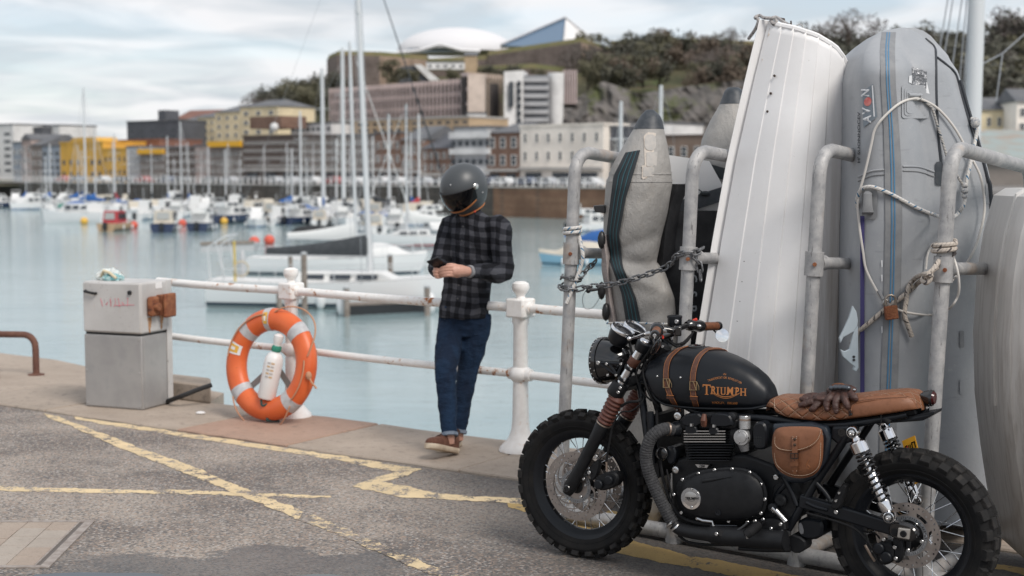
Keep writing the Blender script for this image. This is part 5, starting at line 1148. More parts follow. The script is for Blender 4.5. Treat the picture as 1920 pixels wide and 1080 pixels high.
patch(rr(1206, 1233, 248, 322, 12, 1, 4), .005, m_glue, 'glue_edge'); patch(rr(1203, 1245, 309, 336, 4, 1.2), .0056, m_glue, 'glue_edge'); patch(rr(1209, 1230, 252, 282, 9), .0075, m_patch, 'repair_patch'); patch(rr(1212, 1234, 285, 312, 3), .0075, m_patch, 'repair_patch'); patch(rr(1206, 1227, 313, 331, 2), .0079, m_patch, 'repair_patch')
# second tube, behind the white hull
TB2 = [(164, 1366, 1384), (170, 1360, 1392), (194, 1351, 1402), (230, 1330, 1416), (265, 1315, 1426), (300, 1310, 1432), (360, 1310, 1434), (500, 1316, 1434), (900, 1330, 1430)]
def rings2(y0, y1, n, Yc=7.45, grow=0):
 o = []
 for i in range(n + 1):
  y = lerp(y0, y1, i / n); l, r = interp([q[0] for q in TB2], [q[1] for q in TB2], y), interp([q[0] for q in TB2], [q[2] for q in TB2], y); hw = (r - l) / 2 * Yc / F_PX + grow; c_ = at((l + r) / 2, y, Yc); o.append([c_ + V((hw * math.cos(2 * math.pi * j / 28), hw * math.sin(2 * math.pi * j / 28), 0)) for j in range(28)])
 return o
MB().loft(rings2(192, 900, 40)).build('side_tube', m_hyp, inf, smooth=60); MB().loft(rings2(164, 195, 8, grow=.003)).build('cone_tip', m_cone, inf, smooth=60)
for y, sl in ((302, 28),):
 rg2 = rings2(y, y + 22, 3, grow=.012); rg2 = [[q + V((0, 0, -.10 * ((q.x - r_[14].x) / .33))) for q in r_] for r_ in rg2]; MB().loft(rg2).build('rubber_band', m_strk, inf, smooth=60)
def slab(pts, Y, th, mt, nm, bul=0): MB().prism([at(x, y, Y) for x, y in pts], (0, th, 0), .006).build(nm, mt, inf, smooth=0)
slab([(1250, 290), (1330, 302), (1362, 360), (1362, 395), (1250, 418)], 7.25, .04, m_wb, 'transom_board'); slab([(1250, 384), (1362, 348), (1362, 375), (1250, 410)], 7.20, .03, m_cone, 'transom_edge')
MB().sphere(at(1322, 363, 7.19), (.028, .02, .014), 10).build('cleat', m_strk, inf); MB().tube([at(1285, 345, 7.24), at(1305, 352, 7.19), at(1318, 361, 7.185)], .003, 5).build('thin_line', m_strk, inf)
k = MB(); rows = []
for i in range(40):
 y = lerp(395, 960, i / 39); rows.append([at(lerp(1196, 1370, j / 16), y, 7.14 + .035 * math.cos(j / 16 * math.pi * 2) + .018 * noise.noise(V((j * .35, y * .02, 2))) + .12 * (y > 1e9)) for j in range(17)])
k.loft(rows, closed=False).build('black_floor', m_blk, inf, smooth=60)
k = MB(); rows = []
for i in range(30):
 y = lerp(345, 500, i / 29); l = interp([345, 380, 430, 500], [1254, 1238, 1228, 1222], y); rows.append([at(l + w_, y, 7.10 - .06 * math.sin(math.pi * w_ / 40)) for w_ in (0, 10, 20, 30, 40)])
k.loft(rows, closed=False).build('black_skirt', m_blk, inf, smooth=60)
m_let = M('grey_lettering', (.34, .355, .37), .6)
def letters(s, pos, size, rotdeg, Y, mt, nm, par, fw=1.0, fnY=None, bold=.02, skew=0):   # one word as a raised mesh facing the road
 vs, fs = text2d(s, size, fw, bold * size); a = R(rotdeg); ca_, sa_ = math.cos(a), math.sin(a); k = MB(); pts = []
 for x, y in vs:
  X, Z = x * ca_ - y * sa_, x * sa_ + y * ca_; px, py = pos[0] + X + skew * Z, pos[1] - Z; pts.append(at(px, py, fnY(px, py) if fnY else Y))
 return k.add(pts, fs).build(nm, mt, par, smooth=0)
for ch, px, py in (('C', 1297, 522), ('S', 1297, 552), ('R', 1297, 580)): letters(ch, (px, py), 25, -82, 7.075, m_let, 'letter', inf, 1.0, bold=.015)
m_hand = M('black_plastic', (.015, .015, .016), .4)
k = MB(); k.prism([at(1113, 386, 6.95), at(1134, 384, 6.95), at(1136, 400, 6.95), at(1116, 398, 6.95)], (0, .05, 0), .006); k.build('carry_handle', m_hand, inf, bev=.004)
k = MB(); k.tube([at(1104, 545, 6.93), at(1124, 542, 6.93)], .007, 8); k.sphere(at(1103, 545, 6.93), .013, 10); k.build('lever', m_hand, inf)
MB().tube(smooth_path([at(1098, 545, 6.93), at(1092, 560, 6.93), at(1097, 578, 6.93), at(1112, 576, 6.93), at(1126, 556, 6.93)], 5), .0012, 4).build('thin_line', m_hand, inf)
rows = []
for i in range(20):
 y = lerp(440, 700, i / 19); x = interp([440, 480, 560, 620, 700], [1122, 1128, 1134, 1146, 1146], y); rows.append([at(x + 2 * math.sin(i), y, 6.93), at(x + 8, y, 6.90), at(x + 16, y, 6.93), at(x + 12, y, 7.0)])
MB().loft(rows).build('side_skirt', M('pinkish_grey_fabric', (.36, .315, .30), .8, bump=.6, bscale=40), inf, smooth=60)
for y, x in ((450, 1128), (545, 1128), (585, 1136)): MB().sphere(at(x, y, 6.91), (.02, .02, .045), 10).build('lacing_patch', m_hand, inf)
MB().tube(smooth_path([at(1138, 606, 6.9), at(1180, 605, 6.82), at(1230, 607, 6.82), at(1270, 608, 6.9)], 6), .006, 6, uv=True).build('grab_line', m_rope, inf)

# ---------------- large grey inflatable between the last two hoops
m_av = bpy.data.materials.new('blue_grey_tube_fabric'); m_av.use_nodes = True; t = NT(m_av); p = t.pos(); c = t.mix(t.rng(t.noise(p, 4, 5, .65), .34, .68), (.30, .315, .335), (.355, .365, .38)); c = t.mix(t.math('MULTIPLY', t.rng(t.noise(p, 24, 5, .75), .60, .68), .35), c, (.45, .45, .45)); c = t.mix(t.math('MULTIPLY', t.rng(t.noise(t.map(p, (3, 3, 20)), 2, 3), .64, .7), .3), c, (.2, .21, .22))
t.put(t.b.inputs['Base Color'], c); t.b.inputs['Roughness'].default_value = .5; t.bump(t.math('ADD', t.noise(p, 7, 3), t.math('MULTIPLY', t.noise(p, 140, 2), .12)), .35, .012)
m_avd = M('dark_grey_strake', (.20, .205, .215), .6, col2=(.245, .25, .255), scale=14); m_blue = M('blue_stripe', (.06, .20, .36), .55); m_seam = M('black_seam', (.035, .04, .048), .6)
AL = ([52, 57, 66, 80, 100, 150, 300, 480, 760, 900, 985], [1686, 1660, 1643, 1630, 1619, 1610, 1607, 1603, 1601, 1606, 1625]); AR = ([52, 57, 66, 80, 100, 130, 190, 260, 330, 400, 520, 700, 850, 985], [1694, 1712, 1728, 1744, 1768, 1789, 1808, 1832, 1850, 1859, 1862, 1861, 1858, 1835])
def avY(px, y, off=.004):
 l, r = interp(*AL, y), interp(*AR, y); u = (px - l) / max(1, r - l); u = min(1, max(0, u))
 top = min(1, (y - 50) / 90); tw_ = .55                   # near tube takes the left part, floor fabric the right
 if u < tw_: q = (u / tw_ - .46) / .56; Yf = 6.42 - .19 * math.sqrt(max(0, 1 - q * q))
 else: f = (u - tw_) / (1 - tw_); Yf = lerp(6.42 - .19 * math.sqrt(max(0, 1 - (.54 / .56) ** 2)), 6.50, min(1, f * 1.15)) - .035 * math.sin(math.pi * f); Yf = Yf if f < .86 else lerp(Yf, 6.56, (f - .86) / .14)
 edge = max(0, 1 - u / .012) * .0
 return lerp(6.60, Yf, math.sin(top * math.pi / 2)) - off
av = thing('inflatable_boat', 'large blue grey inflatable dinghy with blue stripe and roped side, stood on end', 'inflatable boat', rp(1.6, .5, 0))
rows = []
for i in range(101):
 y = lerp(52.2, 985, (i / 100) ** 1.5); l, r = interp(*AL, y), interp(*AR, y); fr = [at(lerp(l, r, j / 40), y, avY(lerp(l, r, j / 40), y, 0)) for j in range(41)]; a, b_ = fr[0], fr[-1]
 dp_ = .34 * min(1, (y - 50) / 60); bk = [b_ + V((.06 * math.sin(math.pi * f), dp_ * f, 0)).lerp(V((a.x - b_.x, a.y - b_.y + dp_, 0)), 0) for f in (.33, .66, 1)]
 m_ = [V((lerp(b_.x, a.x, f), max(a.y, b_.y) + dp_ + .1 * math.sin(math.pi * f), a.z)) for f in (.15, .4, .7, .9)]; bk2 = [V((a.x - .0, lerp(max(a.y, b_.y) + dp_, a.y, f), a.z)) for f in (.0, .35, .7)]
 rows.append(fr + bk + m_ + bk2)
MB().loft(rows).build('hull_fabric', m_av, av, smooth=70)
def avstrip(path_l, path_r, off, mt, nm, n=70, m=4):
 ys_ = [q[1] for q in path_l]; y0, y1 = ys_[0], ys_[-1]; rows = []
 for i in range(n + 1):
  y = lerp(y0, y1, i / n); l = interp(ys_, [q[0] for q in path_l], y); r = interp([q[1] for q in path_r], [q[0] for q in path_r], y); rows.append([at(lerp(l, r, j / m), y, avY(lerp(l, r, j / m), y, off)) for j in range(m + 1)])
 MB().loft(rows, closed=False).build(nm, mt, av, smooth=70)
sl0 = [(1653, 56), (1650, 90), (1652, 160), (1657, 240), (1659, 320), (1660, 420), (1656, 600), (1650, 760), (1648, 900)]; sr0 = [(1680, 52.5), (1678, 90), (1680, 160), (1686, 240), (1691, 320), (1692, 420), (1688, 600), (1682, 760), (1680, 900)]
avstrip([(x, max(y, 60)) for x, y in sl0], [(x, max(y, 60)) for x, y in sr0], .005, m_avd, 'rubbing_strake')
def mid(f): return [(lerp(a[0], b_[0], f), max(a[1], 60)) for a, b_ in zip(sl0, sr0)]
avstrip(mid(.36), mid(.43), .0075, m_blue, 'blue_stripe'); avstrip(mid(.53), mid(.60), .0075, m_blue, 'blue_stripe')
def avline(pts, w_, mt, nm, off=.004):
 P = smooth_path([V((x, y, 0)) for x, y in pts], 8); MB().tube([at(q.x, q.y, avY(q.x, q.y, off * .4)) for q in P], w_, 6).build(nm, mt, av)
avline([(1735, 72), (1752, 88), (1755, 110), (1756, 180), (1760, 260), (1766, 320), (1767, 380)], .006, m_seam, 'black_seam'); avline([(1757, 108), (1775, 122), (1792, 140), (1803, 180), (1820, 240), (1838, 300)], .007, m_seam, 'black_seam'); avline([(1800, 150), (1815, 205), (1834, 268), (1850, 330), (1857, 360), (1858, 480), (1857, 700)], .010, m_seam, 'black_edge', .012)
for a, b_ in (((1609, 332), (1658, 318)), ((1693, 312), (1752, 322))): avline([a, ((a[0] + b_[0]) / 2, (a[1] + b_[1]) / 2 - 4), b_], .004, m_av, 'seam_ridge'); avline([(a[0], a[1] + 8), ((a[0] + b_[0]) / 2, (a[1] + b_[1]) / 2 + 5), (b_[0], b_[1] + 9)], .003, m_avd, 'seam_ridge')
def avpatch(pts, off, mt, nm):
 n = len(pts); c_ = (sum(q[0] for q in pts) / n, sum(q[1] for q in pts) / n); MB().loft([[at(lerp(c_[0], x, f), lerp(c_[1], y, f), avY(lerp(c_[0], x, f), lerp(c_[1], y, f), off)) for x, y in pts] for f in (1, .7, .4, .02)], cap=(False, True)).build(nm, mt, av, smooth=60)
def dens(pts, n=6): return [(lerp(a[0], b_[0], i / n), lerp(a[1], b_[1], i / n)) for a, b_ in zip(pts, pts[1:] + pts[:1]) for i in range(n)]
m_badge = M('badge_blue_grey', (.205, .24, .275), .5); m_wlet = M('white_lettering', (.72, .73, .74), .6); m_rlet = M('red_disc', (.62, .12, .11), .6, col2=(.70, .25, .22), scale=60)
avpatch(dens([(1617, 172), (1637, 157), (1645, 219), (1619, 239)]), .006, m_badge, 'name_badge')
for ch, x, y, sz in (('A', 1626.5, 223, 21), ('V', 1625, 208, 21), ('N', 1623, 174, 21)): letters(ch, (x, y), sz, 90, 0, m_wlet, 'letter', av, .95, lambda a, b_: avY(a, b_, .0082), bold=.03, skew=0)
avpatch([(1627 + 7 * math.cos(a) * 1.0 + 1.2 * math.sin(a), 190.5 - 2.5 * math.cos(a) + 8 * math.sin(a)) for a in [2 * math.pi * i / 18 for i in range(18)]], .008, m_rlet, 'red_letter'); avpatch(dens([(1634.5, 160), (1637, 160), (1640.5, 218), (1638, 219)]), .008, m_wlet, 'underline')
letters("H' SUONNOCEV", (1610.5, 258), 6.5, 90, 0, m_seam, 'lettering', av, 2.0, lambda a, b_: avY(a, b_, .006))
m_tape = M('silver_tape', (.16, .165, .175), .35, .6, col2=(.45, .45, .46), scale=45, lo=.52, hi=.6, bump=.8, bscale=60)
avpatch(dens([(1705, 142), (1711, 141), (1712, 158), (1704, 154)]), .006, m_wlet, 'white_patch'); avpatch(dens([(1728, 150), (1738, 154), (1743, 176), (1733, 173)]), .006, m_wlet, 'white_patch'); avpatch(dens([(1711, 125), (1738, 134), (1737, 166), (1710, 158)]), .0085, m_tape, 'silver_tape_patch')
for g, of in ((0, .006), (5, .009), (9, .012)): avpatch(rr(1691 + g, 1742 - g, 159 + g, 222 - g, 6), of, m_av, 'ring_patch')
MB().tube([at(1715 + 13 * math.cos(a), 182 + 5.5 * math.sin(a), avY(1715, 182, .016) - .014 * math.sin(a)) for a in [2 * math.pi * i / 20 for i in range(20)]], .0045, 8, closed=True).build('towing_ring', M('steel_ring', (.45, .44, .42), .3, .9), av); MB().tube([at(1703, 178, avY(1703, 178, .016)), at(1727, 179, avY(1727, 179, .016))], .009, 10).build('ring_strap', m_av, av)
avpatch(rr(1754, 1768, 303, 347, 5), .007, m_cone, 'black_flap'); avpatch(rr(1848, 1861, 343, 382, 5), .006, m_av, 'round_patch')
avpatch(rr(1616, 1645, 354, 411, 7), .008, m_avd, 'rowlock_base'); k = MB(); k.loft([[at(1627 + 9 * math.cos(a) * f, y, avY(1627, y, .01 + d_) - .012 * math.sin(a)) for a in [2 * math.pi * i / 14 for i in range(14)]] for y, f, d_ in ((358, .5, .01), (363, .9, .03), (385, 1, .035), (398, 1.25, .03), (402, 1.1, .01))]).build('rowlock', m_avd, av)
rows = [[at(1617 + w_, y, avY(1620, y, .012)) for w_ in (-4, 4)] for y in range(405, 760, 12)]; MB().loft(rows, closed=False).build('purple_strap', M('purple_webbing', (.045, .04, .13), .85), av, smooth=0)
for y in (488, 515, 612): avpatch(dens([(1652, y), (1655, y), (1655, y + 12), (1653, y + 13)]), .006, m_wlet, 'worn_mark')
avpatch(rr(1800, 1808, 620, 652, 3), .006, m_avd, 'worn_mark'); avpatch(rr(1800, 1808, 712, 740, 3, .6), .006, m_av, 'worn_mark')

# pale blue hooked plastic piece
m_pb = M('pale_blue_plastic', (.47, .54, .58), .45)
pc = thing('plastic_hook', 'pale blue hooked plastic fitting tied to the left edge of the grey inflatable', 'plastic fitting', at(1595, 635, 6.2))
k = MB(); ol = [(1599, 573), (1606, 584), (1609, 600), (1608, 612), (1601, 622), (1590, 628), (1582, 632), (1576, 644), (1574, 634), (1581, 620), (1592, 596)]
k.prism([at(x, y, 6.16) for x, y in ol], (0, .022, 0), .005); k.prism([at(x, y, 6.161) for x, y in ((1601, 621), (1609, 611), (1610, 690), (1606, 697), (1600, 694), (1603, 688), (1594, 681), (1581, 669), (1576, 655), (1584, 659), (1593, 655))], (0, .022, 0), .005); k.build('body', m_pb, pc, smooth=0, bev=.003)
for y in (669, 675): MB().cyl(at(1601, y, 6.158), at(1601, y, 6.18), .006, n=10).build('hole', m_hand, pc)

# ---------------- hull at the right edge
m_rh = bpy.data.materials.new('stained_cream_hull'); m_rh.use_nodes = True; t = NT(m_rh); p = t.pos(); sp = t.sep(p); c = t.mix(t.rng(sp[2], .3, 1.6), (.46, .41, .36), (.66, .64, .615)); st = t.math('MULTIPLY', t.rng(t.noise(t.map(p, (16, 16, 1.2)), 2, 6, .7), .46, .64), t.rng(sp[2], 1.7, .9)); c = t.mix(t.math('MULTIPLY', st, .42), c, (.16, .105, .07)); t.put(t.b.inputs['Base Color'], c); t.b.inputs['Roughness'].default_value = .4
rh = thing('dinghy', 'cream dinghy hull with brown stains, stood on end at the right edge of the photo', 'dinghy', rp(2.2, .3, 0))
RL = ([352, 365, 440, 520, 640, 760, 860, 960, 1040, 1062], [1935, 1908, 1887, 1874, 1866, 1869, 1880, 1895, 1910, 1940]); rows = []
for i in range(50):
 y = lerp(354, 1062, i / 49); l = interp(*RL, y); w_ = 200; q = []
 for j in range(31):
  f = j / 30; st_ = .008 * ((f * 7) % 1); q.append(at(l + w_ * f, y, 5.95 - .30 * math.sqrt(max(0, 1 - (1 - min(1, f * 1.6)) ** 2)) - st_ + .1 * f))
 rows.append(q + [q[-1] + V((.02, .3, 0)), q[-1] + V((-.25, .5, 0)), q[0] + V((.02, .35, 0))])
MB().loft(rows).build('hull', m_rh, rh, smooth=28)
MB().tube([at(interp(*RL, y) + 1, y, 5.955) for y in (358, 366, 400, 440, 520, 640, 760)], .014, 8).build('gunwale_rim', m_rh, rh)

# ---------------- ropes, cable, padlock, chain
def avp(px, y, off): return at(px, y, avY(px, y, off))
m_cable = M('white_cable', (.62, .59, .55), .55)
cb = thing('security_cable', 'thin white coated cable looped over the grey inflatable down to a padlock', 'cable', avp(1715, 185, .02))
k = MB(); P4 = rp(1.864, 0, 0).y
k.tube(smooth_path([avp(1663, 570, .03), avp(1655, 562, .02), avp(1641, 540, .015), avp(1624, 505, .015), avp(1618, 470, .02), avp(1611, 420, .03), avp(1609, 375, .03), avp(1623, 318, .02), avp(1634, 270, .015), avp(1640, 244, .015), avp(1655, 222, .015), avp(1685, 195, .015), avp(1712, 185, .024), avp(1732, 188, .024), avp(1760, 205, .02), avp(1790, 240, .03), avp(1815, 285, .04), avp(1838, 330, .08), avp(1846, 380, .08), avp(1842, 420, .06), avp(1826, 470, .06), avp(1800, 510, .06), at(1782, 528, P4 - .02), at(1770, 532, P4 + .05)], 8), .0058, 8)
k.tube(smooth_path([avp(1676, 575, .03), avp(1690, 583, .03), avp(1720, 589, .03), avp(1750, 590, .03), at(1778, 580, P4 + .05), at(1796, 555, P4 - .02), at(1798, 525, P4 - .05), at(1792, 495, P4 - .04), at(1782, 470, P4 + .02), at(1770, 455, P4 + .06), avp(1752, 456, .05), avp(1740, 475, .04), avp(1736, 505, .03)], 8), .005, 8); k.build('cable', m_cable, cb)
MB().tube([avp(1647, 545, .02), avp(1656, 562, .028)], .008, 8).build('cable_end', m_avd, cb)
pdk = thing('padlock', 'rusty brown padlock hanging from the white cable on the grey inflatable', 'padlock', avp(1671, 586, .04))
q0 = avp(1671, 586, .045); k = MB(); k.box(q0, (.056, .026, .06), Matrix.Rotation(R(-8), 3, 'Y')); k.build('body', m_rust, pdk, bev=.004)
MB().tube([q0 + V((-.02, 0, .02)), q0 + V((-.026, 0, .05))] + [q0 + V((-.004 + .022 * math.cos(a), 0, .055 + .022 * math.sin(a))) for a in (3.14, 2.6, 2, 1.4, .8, .2)] + [q0 + V((.021, 0, .025))], .0055, 8).build('shackle', M('old_steel', (.30, .26, .22), .4, .8), pdk)
MB().tube([avp(1661, 568, .04) + V((.012 * math.cos(a), 0, .014 * math.sin(a))) for a in [2 * math.pi * i / 12 for i in range(12)]], .003, 6, closed=True).build('ring', M('steel_eye', (.5, .48, .46), .3, .9), pdk)
rope([avp(1608, 392, .0), avp(1607, 375, .03), avp(1614, 356, .035), avp(1628, 350, .03), avp(1645, 353, .02), avp(1675, 366, .015), avp(1720, 390, .02), avp(1755, 404, .05), at(1775, 410, P4 + .05), avp(1792, 404, .05), avp(1806, 386, .05), avp(1811, 362, .05), avp(1813, 335, .05), avp(1821, 300, .05), avp(1829, 262, .06), avp(1832, 240, .06), avp(1826, 228, .05), avp(1822, 222, .03)], .0085, m_rope, 'lashing_rope', 'white rope with blue flecks running across the grey inflatable and behind the post')
rope([avp(1722, 180, .02), avp(1735, 192, .018), avp(1748, 204, .018), avp(1758, 236, .018), avp(1768, 268, .02), avp(1778, 300, .03), avp(1795, 330, .05), avp(1808, 350, .055)], .006, ropemat('dark_fleck_rope', (.40, .38, .35), (.12, .13, .15), (.05, .07, .09)), 'lashing_rope', 'thin dark flecked rope from the towing ring of the grey inflatable')
m_knot = M('knot_fibre', (.55, .53, .50), .9, col2=(.25, .27, .3), scale=90)
k = MB(); q = avp(1809, 355, .055)
for dz, r_ in ((.018, .016), (-.006, .018), (-.03, .015)): k.sphere(q + V((0, 0, dz)), (r_, r_, r_ * .8), 10)
k.build('knot', m_knot, None); tag(COL.objects[-1], 'knot joining the dark and white ropes beside the last hoop', 'knot'); q = avp(1829, 230, .06); MB().sphere(q, (.022, .02, .026), 10).build('knot', m_knot); tag(COL.objects[-1], 'knot of white rope high on the right edge of the grey inflatable', 'knot')
p4 = lambda a, z: rp(1.864, 0, z) + LEAN * (z / 1.8) + V((math.cos(a), math.sin(a), 0)) * .043
wz_ = [p4(a, 1.345 + .004 * a) + V((0, 0, 0)) for a in [R(x) for x in range(0, 760, 30)]]; wz_ = [V((q.x, q.y, 1.40 + .0018 * i)) for i, q in enumerate(wz_)]
rope([q for q in wz_] + [at(1748, 508, P4 - .07), at(1736, 520, P4 - .06), avp(1722, 530, .03), avp(1700, 550, .025), avp(1660, 580, .02), avp(1628, 607, .02), avp(1610, 622, .02), avp(1599, 638, .03), avp(1596, 650, .02)], .0105, m_rope2, 'lashing_rope', 'thick beige rope tied round the last hoop post and led to the plastic hook', k_=4)
rope([at(1758, 500, P4 - .08), at(1742, 512, P4 - .08), at(1730, 524, P4 - .07), at(1738, 530, P4 - .09), at(1746, 518, P4 - .09), at(1734, 514, P4 - .08), avp(1716, 522, .04), avp(1703, 540, .03), avp(1699, 565, .03), avp(1696, 590, .03), avp(1703, 612, .03), avp(1710, 631, .03)], .0105, m_rope2, 'lashing_rope', 'beige rope tail hanging from the knot at the last hoop post')
P1 = lambda a, z: rp(0, 0, z) + LEAN * (z / 1.8) + V((math.cos(a), math.sin(a), 0)) * .040
rope([V((*P1(R(20 + 30 * i), 1.42).xy, 1.425 + .0017 * i)) for i in range(26)] + [at(1090, 462, 6.91), at(1093, 480, 6.90), at(1089, 500, 6.91), at(1080, 525, 6.91), at(1070, 550, 6.91), at(1062, 569, 6.91)], .0095, m_rope, 'lashing_rope', 'white blue flecked rope wound round the first hoop post with a hanging tail', k_=3)
# chain: every link its own
ch = thing('chain', 'galvanised steel chain slung between the first two hoop posts', 'chain', rp(.33, 0, 1.2))
m_chain = M('chain_steel', (.20, .205, .215), .5, .6, col2=(.12, .12, .125), scale=60)
lk = MB().tube([V((.0185 * c_ + (.014 if c_ > 0 else -.014), .0 + .0125 * s_, 0)) if True else None for c_, s_ in [(math.cos(2 * math.pi * i / 16) * .65, math.sin(2 * math.pi * i / 16)) for i in range(16)]], .0045, 7, closed=True)
def chain_run(pts, pitch=.040):
 P = smooth_path(pts, 12); d = 0; out = []; nxt = 0
 for a, b_ in zip(P[:-1], P[1:]):
  s_ = (b_ - a).length
  while nxt <= d + s_: out.append((a.lerp(b_, (nxt - d) / s_), (b_ - a).normalized())); nxt += pitch
  d += s_
 return out
p2 = lambda a, z: rp(.66, 0, z) + LEAN * (z / 1.8) + V((math.cos(a), math.sin(a), 0)) * .052
p1c = lambda a, z: rp(0, 0, z) + LEAN * (z / 1.8) + V((math.cos(a), math.sin(a), 0)) * .046
run = chain_run([p2(R(-10), 1.375), p2(R(-60), 1.365), p2(R(-120), 1.36), p2(R(-170), 1.35), at(1250, 500, 6.62), at(1215, 514, 6.68), at(1170, 528, 6.76), at(1130, 536, 6.83), at(1100, 538, 6.88), p1c(R(-60), 1.16), p1c(R(-120), 1.165), p1c(R(180), 1.17), p1c(R(100), 1.19), p1c(R(0), 1.21), p1c(R(-80), 1.215), p1c(R(-150), 1.22), p1c(R(-210), 1.22)]) + chain_run([at(1092, 514, 6.96), at(1104, 502, 7.0), at(1117, 490, 7.06)]) + chain_run([p2(R(0), 1.375), at(1300, 480, 6.5), at(1310, 494, 6.5), at(1313, 512, 6.5), at(1314, 528, 6.5)])
l0 = None
for i, (q, d) in enumerate(run):
 u_, v_, _ = frame(d); mt = Matrix((d, u_, v_)).transposed().to_4x4() @ Matrix.Rotation(R(90) * (i % 2) + .4, 4, 'X'); mt = wmx(ch).inverted() @ Matrix.Translation(q) @ mt
 if l0 is None: l0 = lk.build('link', m_chain, ch, local=True); l0.matrix_basis = mt
 else: inst(l0, ch, mtx=mt)
# ================================================================ the person at the railing
per = thing('person', 'person in dark helmet, plaid shirt and jeans leaning on the railing with a phone', 'person', G(842, 858))
SUD = V((.84, -.54, 0)).normalized(); FCD = V((-.54, -.84, 0)).normalized()   # towards the left shoulder / facing
def vox(k, name, mat, par, v, it=4, clouds=None):
 o = k.build(name, mat, par, smooth=180); r = o.modifiers.new('remesh', 'REMESH'); r.mode = 'VOXEL'; r.voxel_size = v; r.use_smooth_shade = True
 s = o.modifiers.new('smooth', 'SMOOTH'); s.iterations = it; s.factor = .5
 if clouds:
  tx = bpy.data.textures.new('folds', 'CLOUDS'); tx.noise_scale = clouds[0]; tx.noise_depth = 2; d = o.modifiers.new('folds', 'DISPLACE'); d.texture = tx; d.strength = clouds[1]; d.mid_level = .5; d.texture_coords = 'LOCAL'
 return o
def oval(c, hw, d, n=24): return [c + SUD * hw * math.cos(2 * math.pi * j / n) - FCD * d * math.sin(2 * math.pi * j / n) for j in range(n)]
TOR = [(868, 595, 8.92, .170, .127), (872, 560, 8.93, .166, .122), (878, 522, 8.94, .166, .122), (884, 480, 8.92, .178, .128), (889, 446, 8.89, .190, .125), (889, 424, 8.87, .182, .105), (886, 408, 8.85, .130, .085), (882, 396, 8.83, .070, .07), (878, 384, 8.80, .062, .062)]
sL, sR = at(938, 424, 8.75), at(846, 421, 8.97); eL, eR = at(944, 511, 8.72), at(822, 497, 8.84); wL, wR = at(879, 509, 8.50), at(826, 509, 8.60)
hL, hR = at(896, 600, 8.90), at(848, 600, 8.98); kL, kR = at(877, 692, 8.90), at(835, 694, 8.68); aL, aR = at(860, 808, 8.80), at(843, 814, 8.52)
m_skin = M('skin', (.50, .27, .20), .5, col2=(.56, .31, .235), scale=40)
k = MB(); k.loft([oval(at(x, y, Y), hw * .72, d * .72) for x, y, Y, hw, d in TOR[:-1]] + [oval(at(874, 372, 8.79), .055, .06)]); k.sphere(at(870, 352, 8.78), (.085, .095, .11), 16)
for a, b_, c in ((sL, eL, wL), (sR, eR, wR)): k.tube([a, a.lerp(b_, .5), b_, b_.lerp(c, .5), c], [.045, .042, .038, .034, .028], 12)
for a, b_, c in ((hL, kL, aL), (hR, kR, aR)): k.tube([a, a.lerp(b_, .5), b_, b_.lerp(c, .45), c, c + V((0, 0, -.06))], [.065, .058, .046, .042, .032, .03], 12)
def fing(pts, r): k.tube(smooth_path(pts, 4), [r * interp([0, .5, .9, 1], [1, .98, .86, .5], i / (4 * (len(pts) - 1))) for i in range(4 * (len(pts) - 1) + 1)], 10)
H_ = lambda x, y, Y: at(x, y, Y)
k.tube([wL, H_(866, 508, 8.47), H_(856, 508, 8.45), H_(847, 509, 8.44)], [.027, .036, .042, .034], 14)
for dy, ln, tip in ((-8.5, 1, 1), (-3, 1.12, 2.4), (2.8, 1.06, 3), (8, .86, 2)): fing([H_(852, 509 + dy, 8.432), H_(842, 508 + dy * 1.0, 8.415), H_(842 - 10 * ln, 509.5 + dy * .95, 8.425), H_(842 - 17 * ln, 511 + dy * .9 + tip * .4, 8.45)], .0102)
fing([H_(862, 500, 8.46), H_(852, 497, 8.44), H_(843, 496, 8.44), H_(836, 497.5, 8.45)], .0105)
k.tube([wR, H_(825, 511, 8.55), H_(826, 512, 8.50)], [.026, .036, .032], 12)
for dy, x in ((-7, 0), (-1.5, -2), (4, -1), (9, 2)): fing([H_(822 + x, 510 + dy * .9, 8.53), H_(816 + x, 510 + dy, 8.50), H_(817 + x, 511 + dy, 8.46), H_(824 + x, 512 + dy, 8.45)], .0098)
fing([H_(820, 504, 8.53), H_(821, 499, 8.50), H_(826, 496, 8.47), H_(831, 495, 8.455)], .0105)
vox(k, 'body', m_skin, per, .0042, 2)
# phone, held
ph = thing('phone', 'black mobile phone held in both hands of the helmeted person', 'phone', at(826, 499, 8.47)); c_ = at(822, 495.5, 8.44); px_ = (SUD * .72 + V((-.1, .2, .22))).normalized(); pn_ = (FCD * -.45 + V((0, 0, .9))).normalized(); pn_ = (pn_ - px_ * pn_.dot(px_)).normalized(); rt_ = Matrix((px_, pn_.cross(px_), pn_)).transposed()
MB().box(c_, (.078, .145, .010), rt_).build('phone_body', M('phone_black', (.012, .012, .014), .25), ph, bev=.004); MB().box(c_ + pn_ * .0056, (.070, .132, .0012), rt_).build('screen', M('phone_glass', (.01, .011, .014), .05, spec=.8), ph, smooth=0)
